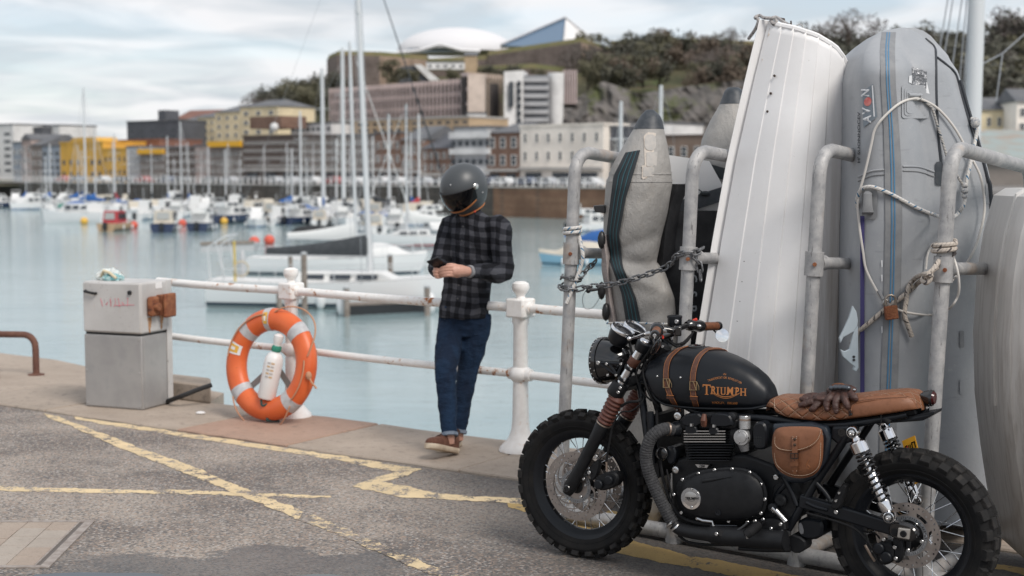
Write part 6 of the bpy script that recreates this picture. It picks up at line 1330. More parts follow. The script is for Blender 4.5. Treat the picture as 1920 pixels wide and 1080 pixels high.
# plaid shirt
m_pl = bpy.data.materials.new('dark_plaid_flannel'); m_pl.use_nodes = True; t = NT(m_pl); p = t.pos(); nz_ = t.n('TexNoise'); t.put(nz_.inputs['Vector'], p); nz_.inputs['Scale'].default_value = 7
sp = t.sep(p); w1 = t.math('MULTIPLY', t.math('SUBTRACT', nz_.outputs[0], .5), .05); u_ = t.math('ADD', t.math('ADD', t.math('MULTIPLY', sp[0], .90), t.math('MULTIPLY', sp[1], -.43)), w1); v_ = t.math('ADD', t.math('ADD', sp[2], t.math('MULTIPLY', sp[0], .10)), w1)
def stripe(x): q = t.math('ABSOLUTE', t.math('SUBTRACT', t.math('FRACT', t.math('DIVIDE', x, .070)), .5)); return t.rng(q, .235, .265)
a, b_ = stripe(u_), stripe(v_); f = t.math('MULTIPLY', t.math('ADD', a, b_), .5); wv = t.math('MULTIPLY', t.noise(p, 260, 2), .35)
c = t.mix(f, (.0085, .009, .0115), (.052, .054, .066)); c = t.mix(t.math('MULTIPLY', t.math('MULTIPLY', a, b_), .55), c, (.105, .107, .122)); c = t.mix(wv, c, (.02, .02, .024)); t.put(t.b.inputs['Base Color'], c); t.b.inputs['Roughness'].default_value = .95; t.b.inputs['Specular IOR Level'].default_value = .15; t.bump(t.math('ADD', t.noise(p, 22, 4), t.math('MULTIPLY', t.noise(p, 300, 2), .2)), .6, .02)
k = MB(); k.loft([oval(at(x, y, Y), hw, d) for x, y, Y, hw, d in TOR])
for a, b_, c, e in ((sL, eL, wL, .955), (sR, eR, wR, .93)): k.tube(smooth_path([a.lerp(at(888, 430, 8.88), .3), a, a.lerp(b_, .45), b_, b_.lerp(c, .5), b_.lerp(c, e)], 3), [.060, .064, .068, .070, .070, .069, .066, .064, .062, .062, .061, .060, .056, .050, .046, .042], 14)
sh_ = vox(k, 'shirt', m_pl, per, .0075, 5, (.085, .022))
MB().lathe([(.064, -.01), (.072, .012), (.078, .03), (.066, .028), (.060, -.01)], at(880, 396, 8.825), (V((0, 0, 1)) + FCD * .25).normalized(), 24).build('collar', m_pl, sh_)
for i, y in enumerate((425, 452, 480, 508, 535, 560)): cx_ = interp([425, 560], [868, 858], y); q = at(cx_, y, 8.93 - .165); MB().sphere(q, (.006, .004, .006), 8).build('button', M('dark_button', (.05, .05, .055), .4) if i == 0 else bpy.data.materials['dark_button'], sh_)
q = wL.lerp(eL, .06); dl_ = (wL - eL).normalized(); MB().tube([q - dl_ * .012, q + dl_ * .022], [.041, .037], 16).build('grey_cuff', M('grey_undershirt', (.22, .22, .23), .95), sh_)
# jeans
m_jn = bpy.data.materials.new('dark_denim'); m_jn.use_nodes = True; t = NT(m_jn); p = t.pos(); c = t.mix(t.rng(t.noise(t.map(p, (1, 1, .45)), 6, 5, .65), .40, .66), (.006, .013, .030), (.013, .034, .074)); c = t.mix(t.math('MULTIPLY', t.noise(p, 320, 2), .5), c, (.012, .022, .045)); t.put(t.b.inputs['Base Color'], c); t.b.inputs['Roughness'].default_value = .9; t.b.inputs['Specular IOR Level'].default_value = .2; t.bump(t.math('ADD', t.noise(t.map(p, (1, 1, 2.6)), 11, 4, .6), t.math('MULTIPLY', t.noise(p, 260, 2), .12)), .7, .025)
k = MB(); k.loft([oval(at(870, 572, 8.92), .150, .112), oval(at(870, 590, 8.92), .158, .115), oval(at(871, 612, 8.92), .150, .112), oval(at(870, 630, 8.9), .10, .09)])
for a, b_, c, kk in ((hL, kL, aL, 1), (hR, kR, aR, 0)):
 pts = smooth_path([a + V((0, 0, .03)), a, a.lerp(b_, .4), a.lerp(b_, .75), b_, b_.lerp(c, .3), b_.lerp(c, .65), c], 3); k.tube(pts, [interp([0, .15, .35, .55, .66, .82, 1], [.082, .090, .083, .070, .064, .057, .048], i / (len(pts) - 1)) for i in range(len(pts))], 16)
jn = vox(k, 'jeans', m_jn, per, .008, 4, (.07, .018))
m_cuffl = M('turned_up_denim', (.20, .24, .30), .9, col2=(.12, .15, .2), scale=60)
for c, b_ in ((aL, kL), (aR, kR)): d = (c - b_).normalized(); MB().lathe([(.042, -.012), (.053, -.006), (.053, .012), (.044, .016)], c, d, 24, True).build('turn_up', m_cuffl, jn)
# shoes
m_sho = M('brown_suede', (.105, .040, .024), .85, col2=(.15, .065, .04), scale=30); m_sole = M('cream_sole', (.60, .50, .38), .75, col2=(.48, .38, .28), scale=18); m_lace = M('brown_lace', (.07, .035, .025), .9)
def shoe(heel, toe, upv, name='shoe', ln=.285):
 x_ = toe.normalized(); z_ = (upv - x_ * upv.dot(x_)).normalized(); y_ = z_.cross(x_)
 def q(a, b_, c): return heel + x_ * a * ln + y_ * b_ + z_ * c
 W = [(0, .012), (.03, .026), (.12, .036), (.3, .037), (.5, .040), (.7, .049), (.82, .049), (.92, .040), (.98, .022), (1.0, .006)]
 def rs(z, g, a1=1.0): return [q(a * a1 + (1 - a1) * .2, w_ + g, z) for a, w_ in W] + [q(a * a1 + (1 - a1) * .2, -w_ - g, z) for a, w_ in W[::-1]]
 s_ = MB().loft([rs(.0, -.002), rs(.004, .003), rs(.028, .004), rs(.031, .001)]).build(name, m_sole, per, smooth=50)
 HT = [(0, .085), (.1, .095), (.25, .098), (.42, .090), (.55, .070), (.7, .052), (.82, .045), (.92, .036), (1, .020)]; rings = []
 for i in range(17):
  a = i / 16 * .985 + .004; w_ = interp([v[0] for v in W], [v[1] for v in W], a); h_ = interp([v[0] for v in HT], [v[1] for v in HT], a); rings.append([q(a, w_ * math.copysign(abs(math.cos(b_)) ** .75, math.cos(b_)), .028 + h_ * math.sin(b_) ** .8) for b_ in [math.pi * j / 14 for j in range(15)]])
 MB().loft(rings).build('upper', m_sho, s_, smooth=70)
 MB().lathe([(.032, 0), (.040, .03), (.041, .05), (.034, .045), (.030, 0)], q(.22, 0, .095), (z_ - x_ * .25).normalized(), 20, True).build('ankle_collar', m_lace, s_)
 for i in range(5): a = .36 + .075 * i; h_ = interp([v[0] for v in HT], [v[1] for v in HT], a) + .032; MB().tube([q(a, .024, h_ - .010), q(a + .01, 0, h_ + .001), q(a, -.024, h_ - .010)], .0032, 6).build('lace', m_lace, s_)
 return s_
shoe(G(856, 851, .012) , V((-.55, -.72, .26)), V((.1, .3, 1))); shoe(G(860, 834, .012), V((-.35, -.85, .0)), V((0, 0, 1)), ln=.27)
# helmet
hcn = at(869.5, 351, 8.78); F3 = V((-.66, -.58, -.46)).normalized(); L3 = V((-F3.y, F3.x, 0)).normalized(); U3 = F3.cross(L3)
def hpnt(az, el, g=0.0):
 ce = math.cos(el); a, b_, c = .155, .136, .150
 lo_ = max(0, -math.sin(el)); fr_ = max(0, math.cos(az)); a *= 1 + .10 * lo_ * fr_; b_ *= 1 - .10 * lo_
 c *= 1.16 if el < 0 else 1
 v = F3 * a * ce * math.cos(az) + L3 * b_ * ce * math.sin(az) + U3 * c * math.sin(el); return hcn + v + v.normalized() * g
EB = R(-58)
m_hel = M('matt_grey_helmet', (.058, .064, .069), .40, spec=.5); m_vis = M('black_visor', (.004, .004, .005), .12, spec=.3); m_trim = M('tan_trim', (.36, .13, .04), .6)
hm = MB().loft([[hpnt(2 * math.pi * j / 56, lerp(EB, R(89.5), i / 34)) for j in range(56)] for i in range(35)]).build('helmet', m_hel, per, smooth=80)
def hband(a0, a1, e0, e1, g, nm, mt, n=40, m=10, closed=False, wob=None):
 MB().loft([[hpnt(lerp(a0, a1, i / n), lerp(e0(lerp(a0, a1, i / n)), e1(lerp(a0, a1, i / n)), j / m), g) for j in range(m + 1)] for i in range(n + 1)], closed=False).build(nm, mt, hm, smooth=80)
ar = R(80); vt = lambda a: R(11) - R(4) * (a / ar) ** 2; vb = lambda a: R(-31) + R(26) * max(0, abs(a / ar) - .35) ** 1.5
hband(-ar, ar, vb, vt, .007, 'visor', m_vis); MB().tube([hpnt(lerp(-ar, ar, i / 40), vt(lerp(-ar, ar, i / 40)), .006) for i in range(41)], .0035, 8).build('visor_seal', b_rub if False else m_blackrub, hm); MB().tube([hpnt(lerp(-ar * .96, ar * .96, i / 40), vb(lerp(-ar, ar, i / 40)) - R(4), .002) for i in range(41)], .0075, 8).build('leather_trim', m_trim, hm)
MB().tube([hpnt(2 * math.pi * i / 60, EB + R(1), .0) for i in range(60)], .0075, 8, closed=True).build('edge_trim', m_trim, hm)
for s_ in (1, -1):
 q = hpnt(s_ * R(84), R(6), .007); nv = (q - hcn).normalized(); MB().lathe([(.0185, -.006), (.0185, .004), (.015, .007), (.008, .0085), (.001, .009)], q, nv, 24).build('visor_button', M('polished_button', (.62, .61, .58), .2, metal=1.0), hm)
 q = hpnt(s_ * R(100), R(-16), .001); MB().sphere(q, .005, 8).build('stud', m_refl, hm)
MB().sphere(hpnt(R(25), R(32), .001), .005, 8).build('stud', m_refl, hm); MB().sphere(hpnt(R(65), R(-56), .004), (.008, .008, .008), 8).build('strap_tab', M('red_tab', (.55, .06, .03), .6), hm)
# ================================================================ the motorcycle
RAX, FAX = G(1714, 997, .322), G(1095, 907, .332)
fwd = V(((FAX - RAX).x, (FAX - RAX).y, 0)).normalized(); lft = V((-fwd.y, fwd.x, 0)); BO = V((RAX.x, RAX.y, .002))
def P(px, py, lat): return plane(px, py, BO + lft * lat, lft)
def B(x, y, z): return BO + fwd * x + lft * y + V((0, 0, z))
def Lc(w): d = w - BO; return (d.dot(fwd), d.dot(lft), d.z)
bike = thing('motorcycle', 'black custom motorcycle with tan leather seat and knobbly tyres parked before the boat rack', 'motorcycle', BO, math.atan2(fwd.y, fwd.x))
mk = lambda n, c, r, **k: M(n, c, r, **k)
b_sat = mk('satin_black_paint', (.0075, .009, .012), .36, spec=.32); b_mat = mk('matt_black_coating', (.0075, .008, .0095), .5, spec=.3, col2=(.011, .0115, .013), scale=30); b_gls = mk('gloss_black', (.007, .007, .008), .12, coat=.6); b_rub = mk('black_grip_rubber', (.008, .008, .009), .75, spec=.3)
m_chr = mk('chrome', (.72, .72, .73), .07, metal=1.0); m_bsh = mk('brushed_aluminium', (.55, .55, .55), .28, metal=1.0); m_bolt = mk('bolt_steel', (.60, .60, .60), .25, metal=1.0); m_dsk = mk('brake_disc_steel', (.40, .36, .335), .32, metal=.85, col2=(.33, .29, .27), scale=25); m_absr = mk('sensor_ring_steel', (.30, .31, .325), .4, metal=.8)
m_tyre = mk('tyre_rubber', (.008, .008, .0085), .85, spec=.25, col2=(.014, .013, .0125), scale=14, bump=.2, bscale=150); m_blk_ = mk('tread_rubber', (.013, .0125, .0125), .8, spec=.3, col2=(.034, .03, .027), scale=22, lo=.5, hi=.7, bump=.3, bscale=120)
m_lea = mk('brown_strap_leather', (.075, .028, .017), .5, col2=(.115, .045, .024), scale=25, bump=.3, bscale=180); m_edge = mk('raw_leather_edge', (.36, .13, .035), .6); m_gait = mk('brown_gaiter_rubber', (.105, .033, .021), .55, col2=(.14, .05, .035), scale=20); m_wrap = M('brown_leather_wrap', (.085, .030, .018), .6, col2=(.12, .045, .025), scale=40)
m_brs = mk('brass_buckle', (.42, .30, .17), .3, metal=.9); m_orange = mk('orange_print', (.40, .15, .04), .5); m_redp = mk('red_switch', (.62, .04, .02), .35); m_clamp = mk('copper_clamp', (.42, .33, .27), .3, metal=.8); m_alu = mk('cast_aluminium', (.48, .48, .48), .42, metal=.7, bump=.15, bscale=200)
def bolt(q, r=.008, d=None, par=bike, nm='bolt', h=.006):
 d = d or lft; k = MB(); k.lathe([(r, -.004), (r, h * .7), (r * .8, h), (r * .45, h), (r * .4, h * .4), (.0001, h * .4)], q, d, 14); return k.build(nm, m_bolt, par)
def extr(pts, l0, l1, inset=.006):                      # outline in pixels at lat l1, pushed back to l0
 k = MB(); k.prism([P(x, y, l1) + lft * (l0 - l1) for x, y in pts], lft * (l1 - l0), inset); return k
def dense(pts, n=4, closed=True):
 P2 = [V((x, y, 0)) for x, y in pts]; P2 = P2 + [P2[0]] if closed else P2; o = []
 for i in range(len(P2) - 1):
  for j in range(n): q = P2[i].lerp(P2[i + 1], j / n); o.append((q.x, q.y))
 return o
def round_outline(pts, it=2):
 for _ in range(it):
  o = []
  for a, b_ in zip(pts, pts[1:] + pts[:1]): o += [(a[0] * .75 + b_[0] * .25, a[1] * .75 + b_[1] * .25), (a[0] * .25 + b_[0] * .75, a[1] * .25 + b_[1] * .75)]
  pts = o
 return pts
circ = lambda r, n, a0=0, cx_=0, cy_=0: [(cx_ + r * math.cos(a0 + 2 * math.pi * i / n), cy_ + r * math.sin(a0 + 2 * math.pi * i / n)) for i in range(n)]
# ---------------- wheels
def wheel(cx_, cz_, Ro, W, Rr_, nk, rows_side, rows_mid, rot0):
 cw = B(cx_, 0, cz_)
 def wp(a, b_, y): return cw + fwd * a + V((0, 0, b_)) + lft * y
 def lat_(prof, n=96):
  rings = [[wp(r * math.cos(2 * math.pi * j / n), r * math.sin(2 * math.pi * j / n), y) for j in range(n)] for r, y in prof]
  return MB().loft(rings + [rings[0]], True, (False, False))
 hw = W / 2; rw = hw * .62
 rim = lat_([(Rr_ - .004, -rw), (Rr_ + .012, -rw - .004), (Rr_ + .012, -rw + .006), (Rr_ - .006, -rw * .75), (Rr_ - .022, -rw * .4), (Rr_ - .026, 0), (Rr_ - .022, rw * .4), (Rr_ - .006, rw * .75), (Rr_ + .012, rw - .006), (Rr_ + .012, rw + .004), (Rr_ - .004, rw), (Rr_ - .014, rw * .7), (Rr_ - .031, rw * .4), (Rr_ - .034, 0), (Rr_ - .031, -rw * .4), (Rr_ - .014, -rw * .7)]).build('wheel', b_sat, bike)
 Rb = Ro - .015; m_ = (Rb - Rr_)
 lat_([(Rr_ + .004, -rw), (Rr_ + m_ * .25, -hw * .86), (Rr_ + m_ * .55, -hw * .98), (Rr_ + m_ * .62, -hw * 1.0), (Rr_ + m_ * .66, -hw * .985), (Rr_ + m_ * .80, -hw * .88), (Rr_ + m_ * .92, -hw * .64), (Rb - .002, -hw * .3), (Rb, 0), (Rb - .002, hw * .3), (Rr_ + m_ * .92, hw * .64), (Rr_ + m_ * .80, hw * .88), (Rr_ + m_ * .66, hw * .985), (Rr_ + m_ * .62, hw), (Rr_ + m_ * .55, hw * .98), (Rr_ + m_ * .25, hw * .86), (Rr_ + .004, rw)]).build('tyre', m_tyre, rim, smooth=30)
 for r_ in (Rr_ + .013, Rr_ + m_ * .30): MB().tube([wp(r_ * math.cos(2 * math.pi * j / 80), r_ * math.sin(2 * math.pi * j / 80), hw * (.66 if r_ < Rr_ + .02 else .885)) for j in range(80)], .0016, 6, closed=True).build('sidewall_rib', m_tyre, rim)
 for (y, tilt, lx, ly, ph, dr, mult) in rows_side + rows_mid:
  b0 = None
  for k in range(nk):
   a = 2 * math.pi * (k + ph) / nk + rot0; rad = V((math.cos(a), 0, math.sin(a))); tan = V((-math.sin(a), 0, math.cos(a))); up = (rad * math.cos(tilt) + V((0, 1, 0)) * math.sin(tilt)).normalized(); side = tan.cross(up)
   pos = V((cx_, 0, cz_)) + rad * (Ro - .009 - dr) + V((0, y, 0)); mt = Matrix((tan, side, up)).transposed().to_4x4(); mt.translation = pos
   if b0 is None:
    q = MB(); q.loft([[V((sx_ * lx / 2 * f, sy_ * ly / 2 * f, z)) for sx_, sy_ in ((-1, -1), (1, -1), (1, 1), (-1, 1))] for z, f in ((-.016, 1.12), (.006, 1.0), (.009, .9))]); b0 = q.build('tread_block', m_blk_, rim, local=True, smooth=0); b0.matrix_basis = mt
   else: inst(b0, rim, mtx=mt)
 hub = MB(); hub.lathe([(.001, -.07), (.03, -.07), (.055, -.055), (.055, -.04), (.032, -.03), (.03, .03), (.055, .04), (.055, .055), (.03, .07), (.001, .07)], cw, lft, 28); hub.build('hub', b_mat, rim)
 s0 = None; ns = 36
 for k in range(ns):
  sd = 1 if k % 2 else -1; ar = 2 * math.pi * (k + .5) / ns + .05; ah = ar + (.85 if (k // 2) % 2 else -.85); a = V((.052 * math.cos(ah), .045 * sd, .052 * math.sin(ah))); b_ = V(((Rr_ - .03) * math.cos(ar), rw * .2 * sd, (Rr_ - .03) * math.sin(ar)))
  q = MB().tube([B(cx_, 0, cz_) + fwd * p_.x + lft * p_.y + V((0, 0, p_.z)) for p_ in (a, a.lerp(b_, .9), b_)], [.0019, .0019, .0034], 6); q.build('spoke', m_bolt if k % 3 else m_chr, rim)
 return rim, wp
frim, fwp = wheel(Lc(FAX)[0], .332, .336, .106, .240, 28, [(s_ * .045, s_ * .62, .032, .025, .0, .011, 1) for s_ in (-1, 1)], [(s_ * .0165, s_ * .15, .036, .026, .5, .0, 1) for s_ in (-1, 1)], .05)
rrim, rwp = wheel(0, .322, .328, .148, .230, 25, [(s_ * .064, s_ * .55, .040, .034, .0, .014, 1) for s_ in (-1, 1)], [(s_ * .024, s_ * .16, .042, .038, .5, .001, 1) for s_ in (-1, 1)], .0)
# front discs
fcx = Lc(FAX)[0]
def disc_front(y, t_):
 fn = lambda a, b_, d: B(fcx + a, y + d, .332 + b_)
 holes = [circ(.0042, 8, 0, rr_ * math.cos(a), rr_ * math.sin(a)) for k in range(45) for rr_, a in [((.126, .135, .145)[k % 3], 2 * math.pi * k / 45)]]
 MB().plate([circ(.155, 90), circ(.118, 72)] + holes, fn, t_).build('brake_disc', m_dsk, frim, smooth=0)
 for k in range(10):
  th = 2 * math.pi * k / 10; n = 8; lo_, hi_ = [], []
  for i in range(n + 1):
   f = i / n; r_ = lerp(.060, .121, f); a = th + .95 * f * f - .15 * math.sin(math.pi * f); w_ = lerp(.0075, .0062, f) + .004 * (f > .95); lo_.append((r_ * math.cos(a) - w_ * -math.sin(a), r_ * math.sin(a) - w_ * math.cos(a))); hi_.append((r_ * math.cos(a) + w_ * -math.sin(a), r_ * math.sin(a) + w_ * math.cos(a)))
  MB().plate([lo_ + hi_[::-1]], fn, t_).build('disc_arm', m_dsk, frim, smooth=0)
 fn2 = lambda a, b_, d: B(fcx + a, y + .002 + d, .332 + b_)
 slots = []
 for k in range(48):
  a = 2 * math.pi * k / 48; u_ = (math.cos(a), math.sin(a)); v_ = (-u_[1], u_[0]); slots.append([(u_[0] * r_ + v_[0] * w_, u_[1] * r_ + v_[1] * w_) for r_, w_ in ((.0635, -.0014), (.0725, -.0017), (.0725, .0017), (.0635, .0014))])
 MB().plate([circ(.0755, 72), circ(.060, 48)] + slots, fn2, t_).build('sensor_ring', m_absr, frim, smooth=0)
 MB().plate([circ(.061, 48), circ(.026, 24)], lambda a, b_, d: B(fcx + a, y - .003 + d, .332 + b_), t_).build('disc_carrier', m_dsk, frim, smooth=0)
 for k in range(5): a = 2 * math.pi * k / 5 + .4; bolt(B(fcx + .052 * math.cos(a), y + t_ * 1.2, .332 + .052 * math.sin(a)), .0075, None, frim)
disc_front(.066, .005); disc_front(-.071, .005)
fnr = lambda a, b_, d: B(a, .075 + d, .322 + b_)
holes = [circ(.0045, 8, 0, r_ * math.cos(a), r_ * math.sin(a)) for k in range(36) for r_, a in [((.117, .108, .117)[k % 3], 2 * math.pi * k / 36)]]
wins = []
for k in range(7):
 a0, a1 = 2 * math.pi * (k + .12) / 7, 2 * math.pi * (k + .80) / 7; wins.append([(.097 * math.cos(lerp(a0, a1, i / 8)), .097 * math.sin(lerp(a0, a1, i / 8))) for i in range(9)] + [(.082 * math.cos(lerp(a1 - .08, a0 + .08, i / 8)), .082 * math.sin(lerp(a1 - .08, a0 + .08, i / 8))) for i in range(9)])
MB().plate([circ(.128, 90), circ(.074, 60)] + holes + wins, fnr, .005).build('brake_disc', m_dsk, rrim, smooth=0)
slots = []
for k in range(52):
 a = 2 * math.pi * k / 52; u_ = (math.cos(a), math.sin(a)); v_ = (-u_[1], u_[0]); slots.append([(u_[0] * r_ + v_[0] * w_, u_[1] * r_ + v_[1] * w_) for r_, w_ in ((.066, -.0013), (.0755, -.0017), (.0755, .0017), (.066, .0013))])
MB().plate([circ(.0785, 72), circ(.063, 48)] + slots, lambda a, b_, d: B(a, .082 + d, .322 + b_), .003).build('sensor_ring', m_absr, rrim, smooth=0)
for k in range(5): a = 2 * math.pi * k / 5 + .9; bolt(B(.058 * math.cos(a), .08, .322 + .058 * math.sin(a)), .008, None, rrim); MB().bar(B(.02 * math.cos(a), .07, .322 + .02 * math.sin(a)), B(.066 * math.cos(a), .076, .322 + .066 * math.sin(a)), .02, .008, lft).build('carrier_arm', b_mat, rrim, bev=.002)
# ---------------- front fork, both legs
FK = [Lc(P(x, y, .105)) for x, y in ((1069, 914), (1131, 796), (1150, 744), (1163, 722), (1204, 652), (1209, 641))]
def fk(i, s_): return B(FK[i][0], .105 * s_, FK[i][2])
for s_ in (1, -1):
 ax, a1, a2, a3, a4, a5 = [fk(i, s_) for i in range(6)]; up = (a4 - ax).normalized()
 k = MB(); k.tube([ax - up * .03, ax, ax.lerp(a1, .3), ax.lerp(a1, .8), a1, a1 + up * .012], [.022, .031, .027, .029, .034, .030], 20); leg = k.build('fork_leg', b_mat, bike)
 MB().lathe([(.001, .034), (.013, .034), (.017, .030), (.021, .02), (.021, -.03)], ax, lft * s_, 20).build('axle_end', b_gls, leg); MB().lathe([(.008, .030), (.008, .036), (.004, .036), (.004, .032), (.0001, .032)], ax, lft * s_, 8).build('axle_socket', b_mat, leg)
 n = 7; prof = []; Lg = (a2 - a1).length
 for i in range(n):
  rr_ = lerp(.036, .040, i / n); z = Lg * i / n; prof += [(rr_ * .80, z), (rr_ * .97, z + Lg / n * .30), (rr_, z + Lg / n * .45), (rr_ * .97, z + Lg / n * .60), (rr_ * .80, z + Lg / n * .97)]
 MB().lathe([(.031, -.004)] + prof + [(.030, Lg), (.026, Lg + .006)], a1 + up * .01, up, 28).build('fork_gaiter', m_gait, bike, smooth=60)
 for q in (a1 + up * .006, a2 + up * .012): MB().lathe([(.0335, -.003), (.0345, 0), (.0335, .003)], q, up, 28).build('gaiter_ring', m_clamp, bike)
 MB().tube([a2 + up * .012, a2 + up * .02, a3, a3 + up * .01], [.036, .039, .037, .030], 22).build('lower_clamp', b_mat, bike)
 MB().tube([a3 - up * .02, a4 + up * .02], .0215, 24).build('fork_tube', m_chr, bike)
 MB().tube([a4 - up * .016, a4 - up * .01, a5 - up * .004, a5], [.028, .032, .032, .027], 20).build('upper_clamp', b_sat, bike); MB().lathe([(.024, 0), (.024, .008), (.017, .014), (.001, .015)], a5, up, 20).build('fork_cap', m_chr, bike)
 for f in (.16, .46): q = a3.lerp(a4, f); MB().tube([q - up * .007, q + up * .007], .0265, 20).build('light_clamp', b_sat, bike); bolt(q + lft * s_ * .022 - fwd * .018, .006, lft * s_)
 q = a3.lerp(a4, .63); MB().lathe([(.0222, -.021), (.0245, -.018), (.0248, 0), (.0262, .013), (.0225, .021)], q, (up + fwd * -.12).normalized(), 22).build('leather_wrap', m_wrap, bike, smooth=60)
 bolt(a3 - up * .008 + lft * s_ * .03 - fwd * .022, .0075, lft * s_); bolt(a3 - up * .03 + lft * s_ * .03 - fwd * .022, .0075, lft * s_)
yk = lambda i, f=0: (fk(i, 1) + fk(i, -1)) / 2
k = MB(); q = yk(3); k.bar(fk(3, 1) - fwd * .01, fk(3, -1) - fwd * .01, .06, .03, (fk(4, 1) - fk(0, 1)).normalized()); k.build('lower_yoke', b_mat, bike, bev=.006)
k = MB(); k.bar(fk(4, 1) - fwd * .012, fk(4, -1) - fwd * .012, .065, .024, (fk(4, 1) - fk(0, 1)).normalized()); k.build('upper_yoke', b_sat, bike, bev=.006)
MB().tube([yk(3) - fwd * .055, yk(4) - fwd * .055], .033, 20).build('steering_head', b_mat, bike)
# ---------------- headlight with bracket
hc = P(1128, 676, 0); ha = (-fwd + V((0, 0, .06))).normalized(); R_ = .103
hl_ = MB().lathe([(R_ * .9, .002), (R_, .0), (R_ + .003, .008), (R_ + .002, .022), (R_ - .004, .024), (R_ * .95, .03), (R_ * .90, .06), (R_ * .78, .10), (R_ * .58, .132), (R_ * .3, .148), (.001, .152)], hc, ha, 44).build('headlight', b_gls, bike, smooth=50)
MB().lathe([(R_ * .9, .003), (R_ * .7, -.012), (R_ * .35, -.02), (.001, -.022)], hc, ha, 36).build('lens', M('headlight_glass', (.55, .57, .58), .05, spec=.8), hl_)
u_, v_, _ = frame(ha); n = 40
MB().tube([hc + ha * (-.006) + (u_ * math.cos(2 * math.pi * i / n) + v_ * math.sin(2 * math.pi * i / n)) * (R_ - .004) for i in range(n)], .004, 8, closed=True).build('rim_ring', b_gls, hl_)
for i in range(26): a = 2 * math.pi * i / 26; q = hc + ha * -.001 + (u_ * math.cos(a) + v_ * math.sin(a)) * (R_ + .001); MB().sphere(q, (.0035, .0035, .0035), 6).build('rim_stud', m_bsh, hl_)
for s_ in (1, -1):
 def hp(px, py): l = Lc(P(px, py, .112)); return B(l[0], .112 * s_, l[2])
 k = MB()
 for a, b_ in (((1123, 680), (1167, 682)), ((1124, 681), (1157, 704)), ((1141, 681), (1155, 700)), ((1167, 681), (1157, 704))): k.bar(hp(*a), hp(*b_), .006, .011, (0, 0, 1)) if False else k.tube([hp(*a), hp(*b_)], .0055, 8)
 k.build('headlight_bracket', b_sat, bike)['kind'] = 'stuff'
 for q, r_ in (((1123, 680), .009), ((1139, 682), .007), ((1166, 682), .0065), ((1157, 703), .0065)): bolt(hp(*q) + lft * s_ * .006, r_, lft * s_)
 bolt(P(1140, 703, .09) if s_ > 0 else hp(1140, 703), .007, lft * s_); bolt(P(1115, 694, .095) if s_ > 0 else hp(1115, 694), .005, lft * s_)
# ---------------- instruments
gx, gy, gz = Lc(P(1168, 619, .058)); gax = (fwd * -.50 + V((0, 0, .86))).normalized()
for s_ in (1, -1):
 fc = B(gx, .058 * s_, gz); g_ = MB().lathe([(.001, -.075), (.030, -.072), (.044, -.058), (.050, -.03), (.052, -.004), (.052, 0)], fc, gax, 36).build('instrument', b_sat, bike)
 MB().lathe([(.044, .0), (.047, .007), (.053, .008), (.056, .003), (.055, -.006), (.050, -.004)], fc, gax, 40, True).build('chrome_bezel', m_chr, g_); MB().lathe([(.046, .002), (.03, .0045), (.001, .005)], fc, gax, 36).build('dial_glass', M('dial_glass', (.02, .021, .024), .04, spec=.8), g_)
# ---------------- handlebar and controls
hb_l = Lc(P(1228, 628, .34)); hb_r = Lc(P(1345, 611.5, -.38)); hb_c = Lc(P(1236, 634, 0))
LB = [B(*hb_l), B(*hb_l) + V((.16, .98, .04)) * .17, B(hb_l[0] + .02, .12, hb_l[2] - .012), B(hb_c[0], .05, hb_c[2] + .0)]
RBp = [B(hb_c[0], -.05, hb_c[2]), P(1262, 622, -.11), P(1288, 611, -.20), P(1310, 612, -.27), B(*hb_r)]
MB().tube(smooth_path(LB + RBp, 6), .0128, 14).build('handlebar', b_gls, bike)
for s_ in (1, -1): MB().tube([B(hb_c[0], .05 * s_, hb_c[2] - .06), B(hb_c[0], .05 * s_, hb_c[2] + .012)], [.02, .019], 14).build('bar_riser', b_sat, bike)
q = B(*hb_l); lax = V((-.16, -.98, -.04)).normalized(); gl_ = MB().lathe([(.0165, -.12), (.0185, -.115), (.0185, -.012), (.017, -.008)], q, lax, 22).build('grip', M('tan_grip_leather', (.20, .072, .028), .5, col2=(.13, .045, .02), scale=60), bike)
MB().lathe([(.019, -.014), (.0205, -.01), (.0205, .008), (.016, .014), (.001, .015)], q, lax, 22).build('bar_end', b_gls, gl_); bolt(q + lax * .014, .0075, lax, gl_)
MB().lathe([(.015, -.18), (.028, -.175), (.031, -.155), (.031, -.13), (.026, -.122), (.019, -.12)], q, lax, 22).build('switch_housing', b_gls, bike); MB().box(B(hb_l[0] - .028, .19, hb_l[2] + .004), (.03, .03, .042)).build('switch_block', b_gls, bike, bev=.006); MB().box(P(1243, 632, .20), (.008, .012, .014)).build('red_button', m_redp, bike, bev=.002)
MB().tube([B(hb_l[0] + .018, .205, hb_l[2] + .004), P(1211, 626, .22)], .0095, 10).build('lever_perch', m_bsh, bike)
MB().tube([P(1211, 626, .215), P(1204, 628, .24), P(1194, 632, .28), P(1184, 634.5, .32), P(1181, 635, .33)], [.0065, .0085, .007, .006, .009], 12).build('clutch_lever', m_chr, bike); MB().sphere(P(1180, 635, .332), .0095, 12).build('lever_ball', m_chr, bike)
r0, r1 = P(1320, 612, -.285), B(*hb_r); ra = (r1 - r0).normalized(); gr = MB().tube([r0, r0 + ra * .004, r1 - ra * .006, r1], [.016, .0185, .0185, .017], 22).build('grip', bpy.data.materials['tan_grip_leather'], bike); MB().tube([r1 - ra * .004, r1, r1 + ra * .012, r1 + ra * .016], [.019, .021, .021, .015], 20).build('bar_end', b_gls, gr)
for i in range(9): q = r0.lerp(r1, (i + .5) / 9); MB().tube([q + ra * -.0012, q + ra * .0012], .0191, 20).build('grip_wrap', m_lea, gr)
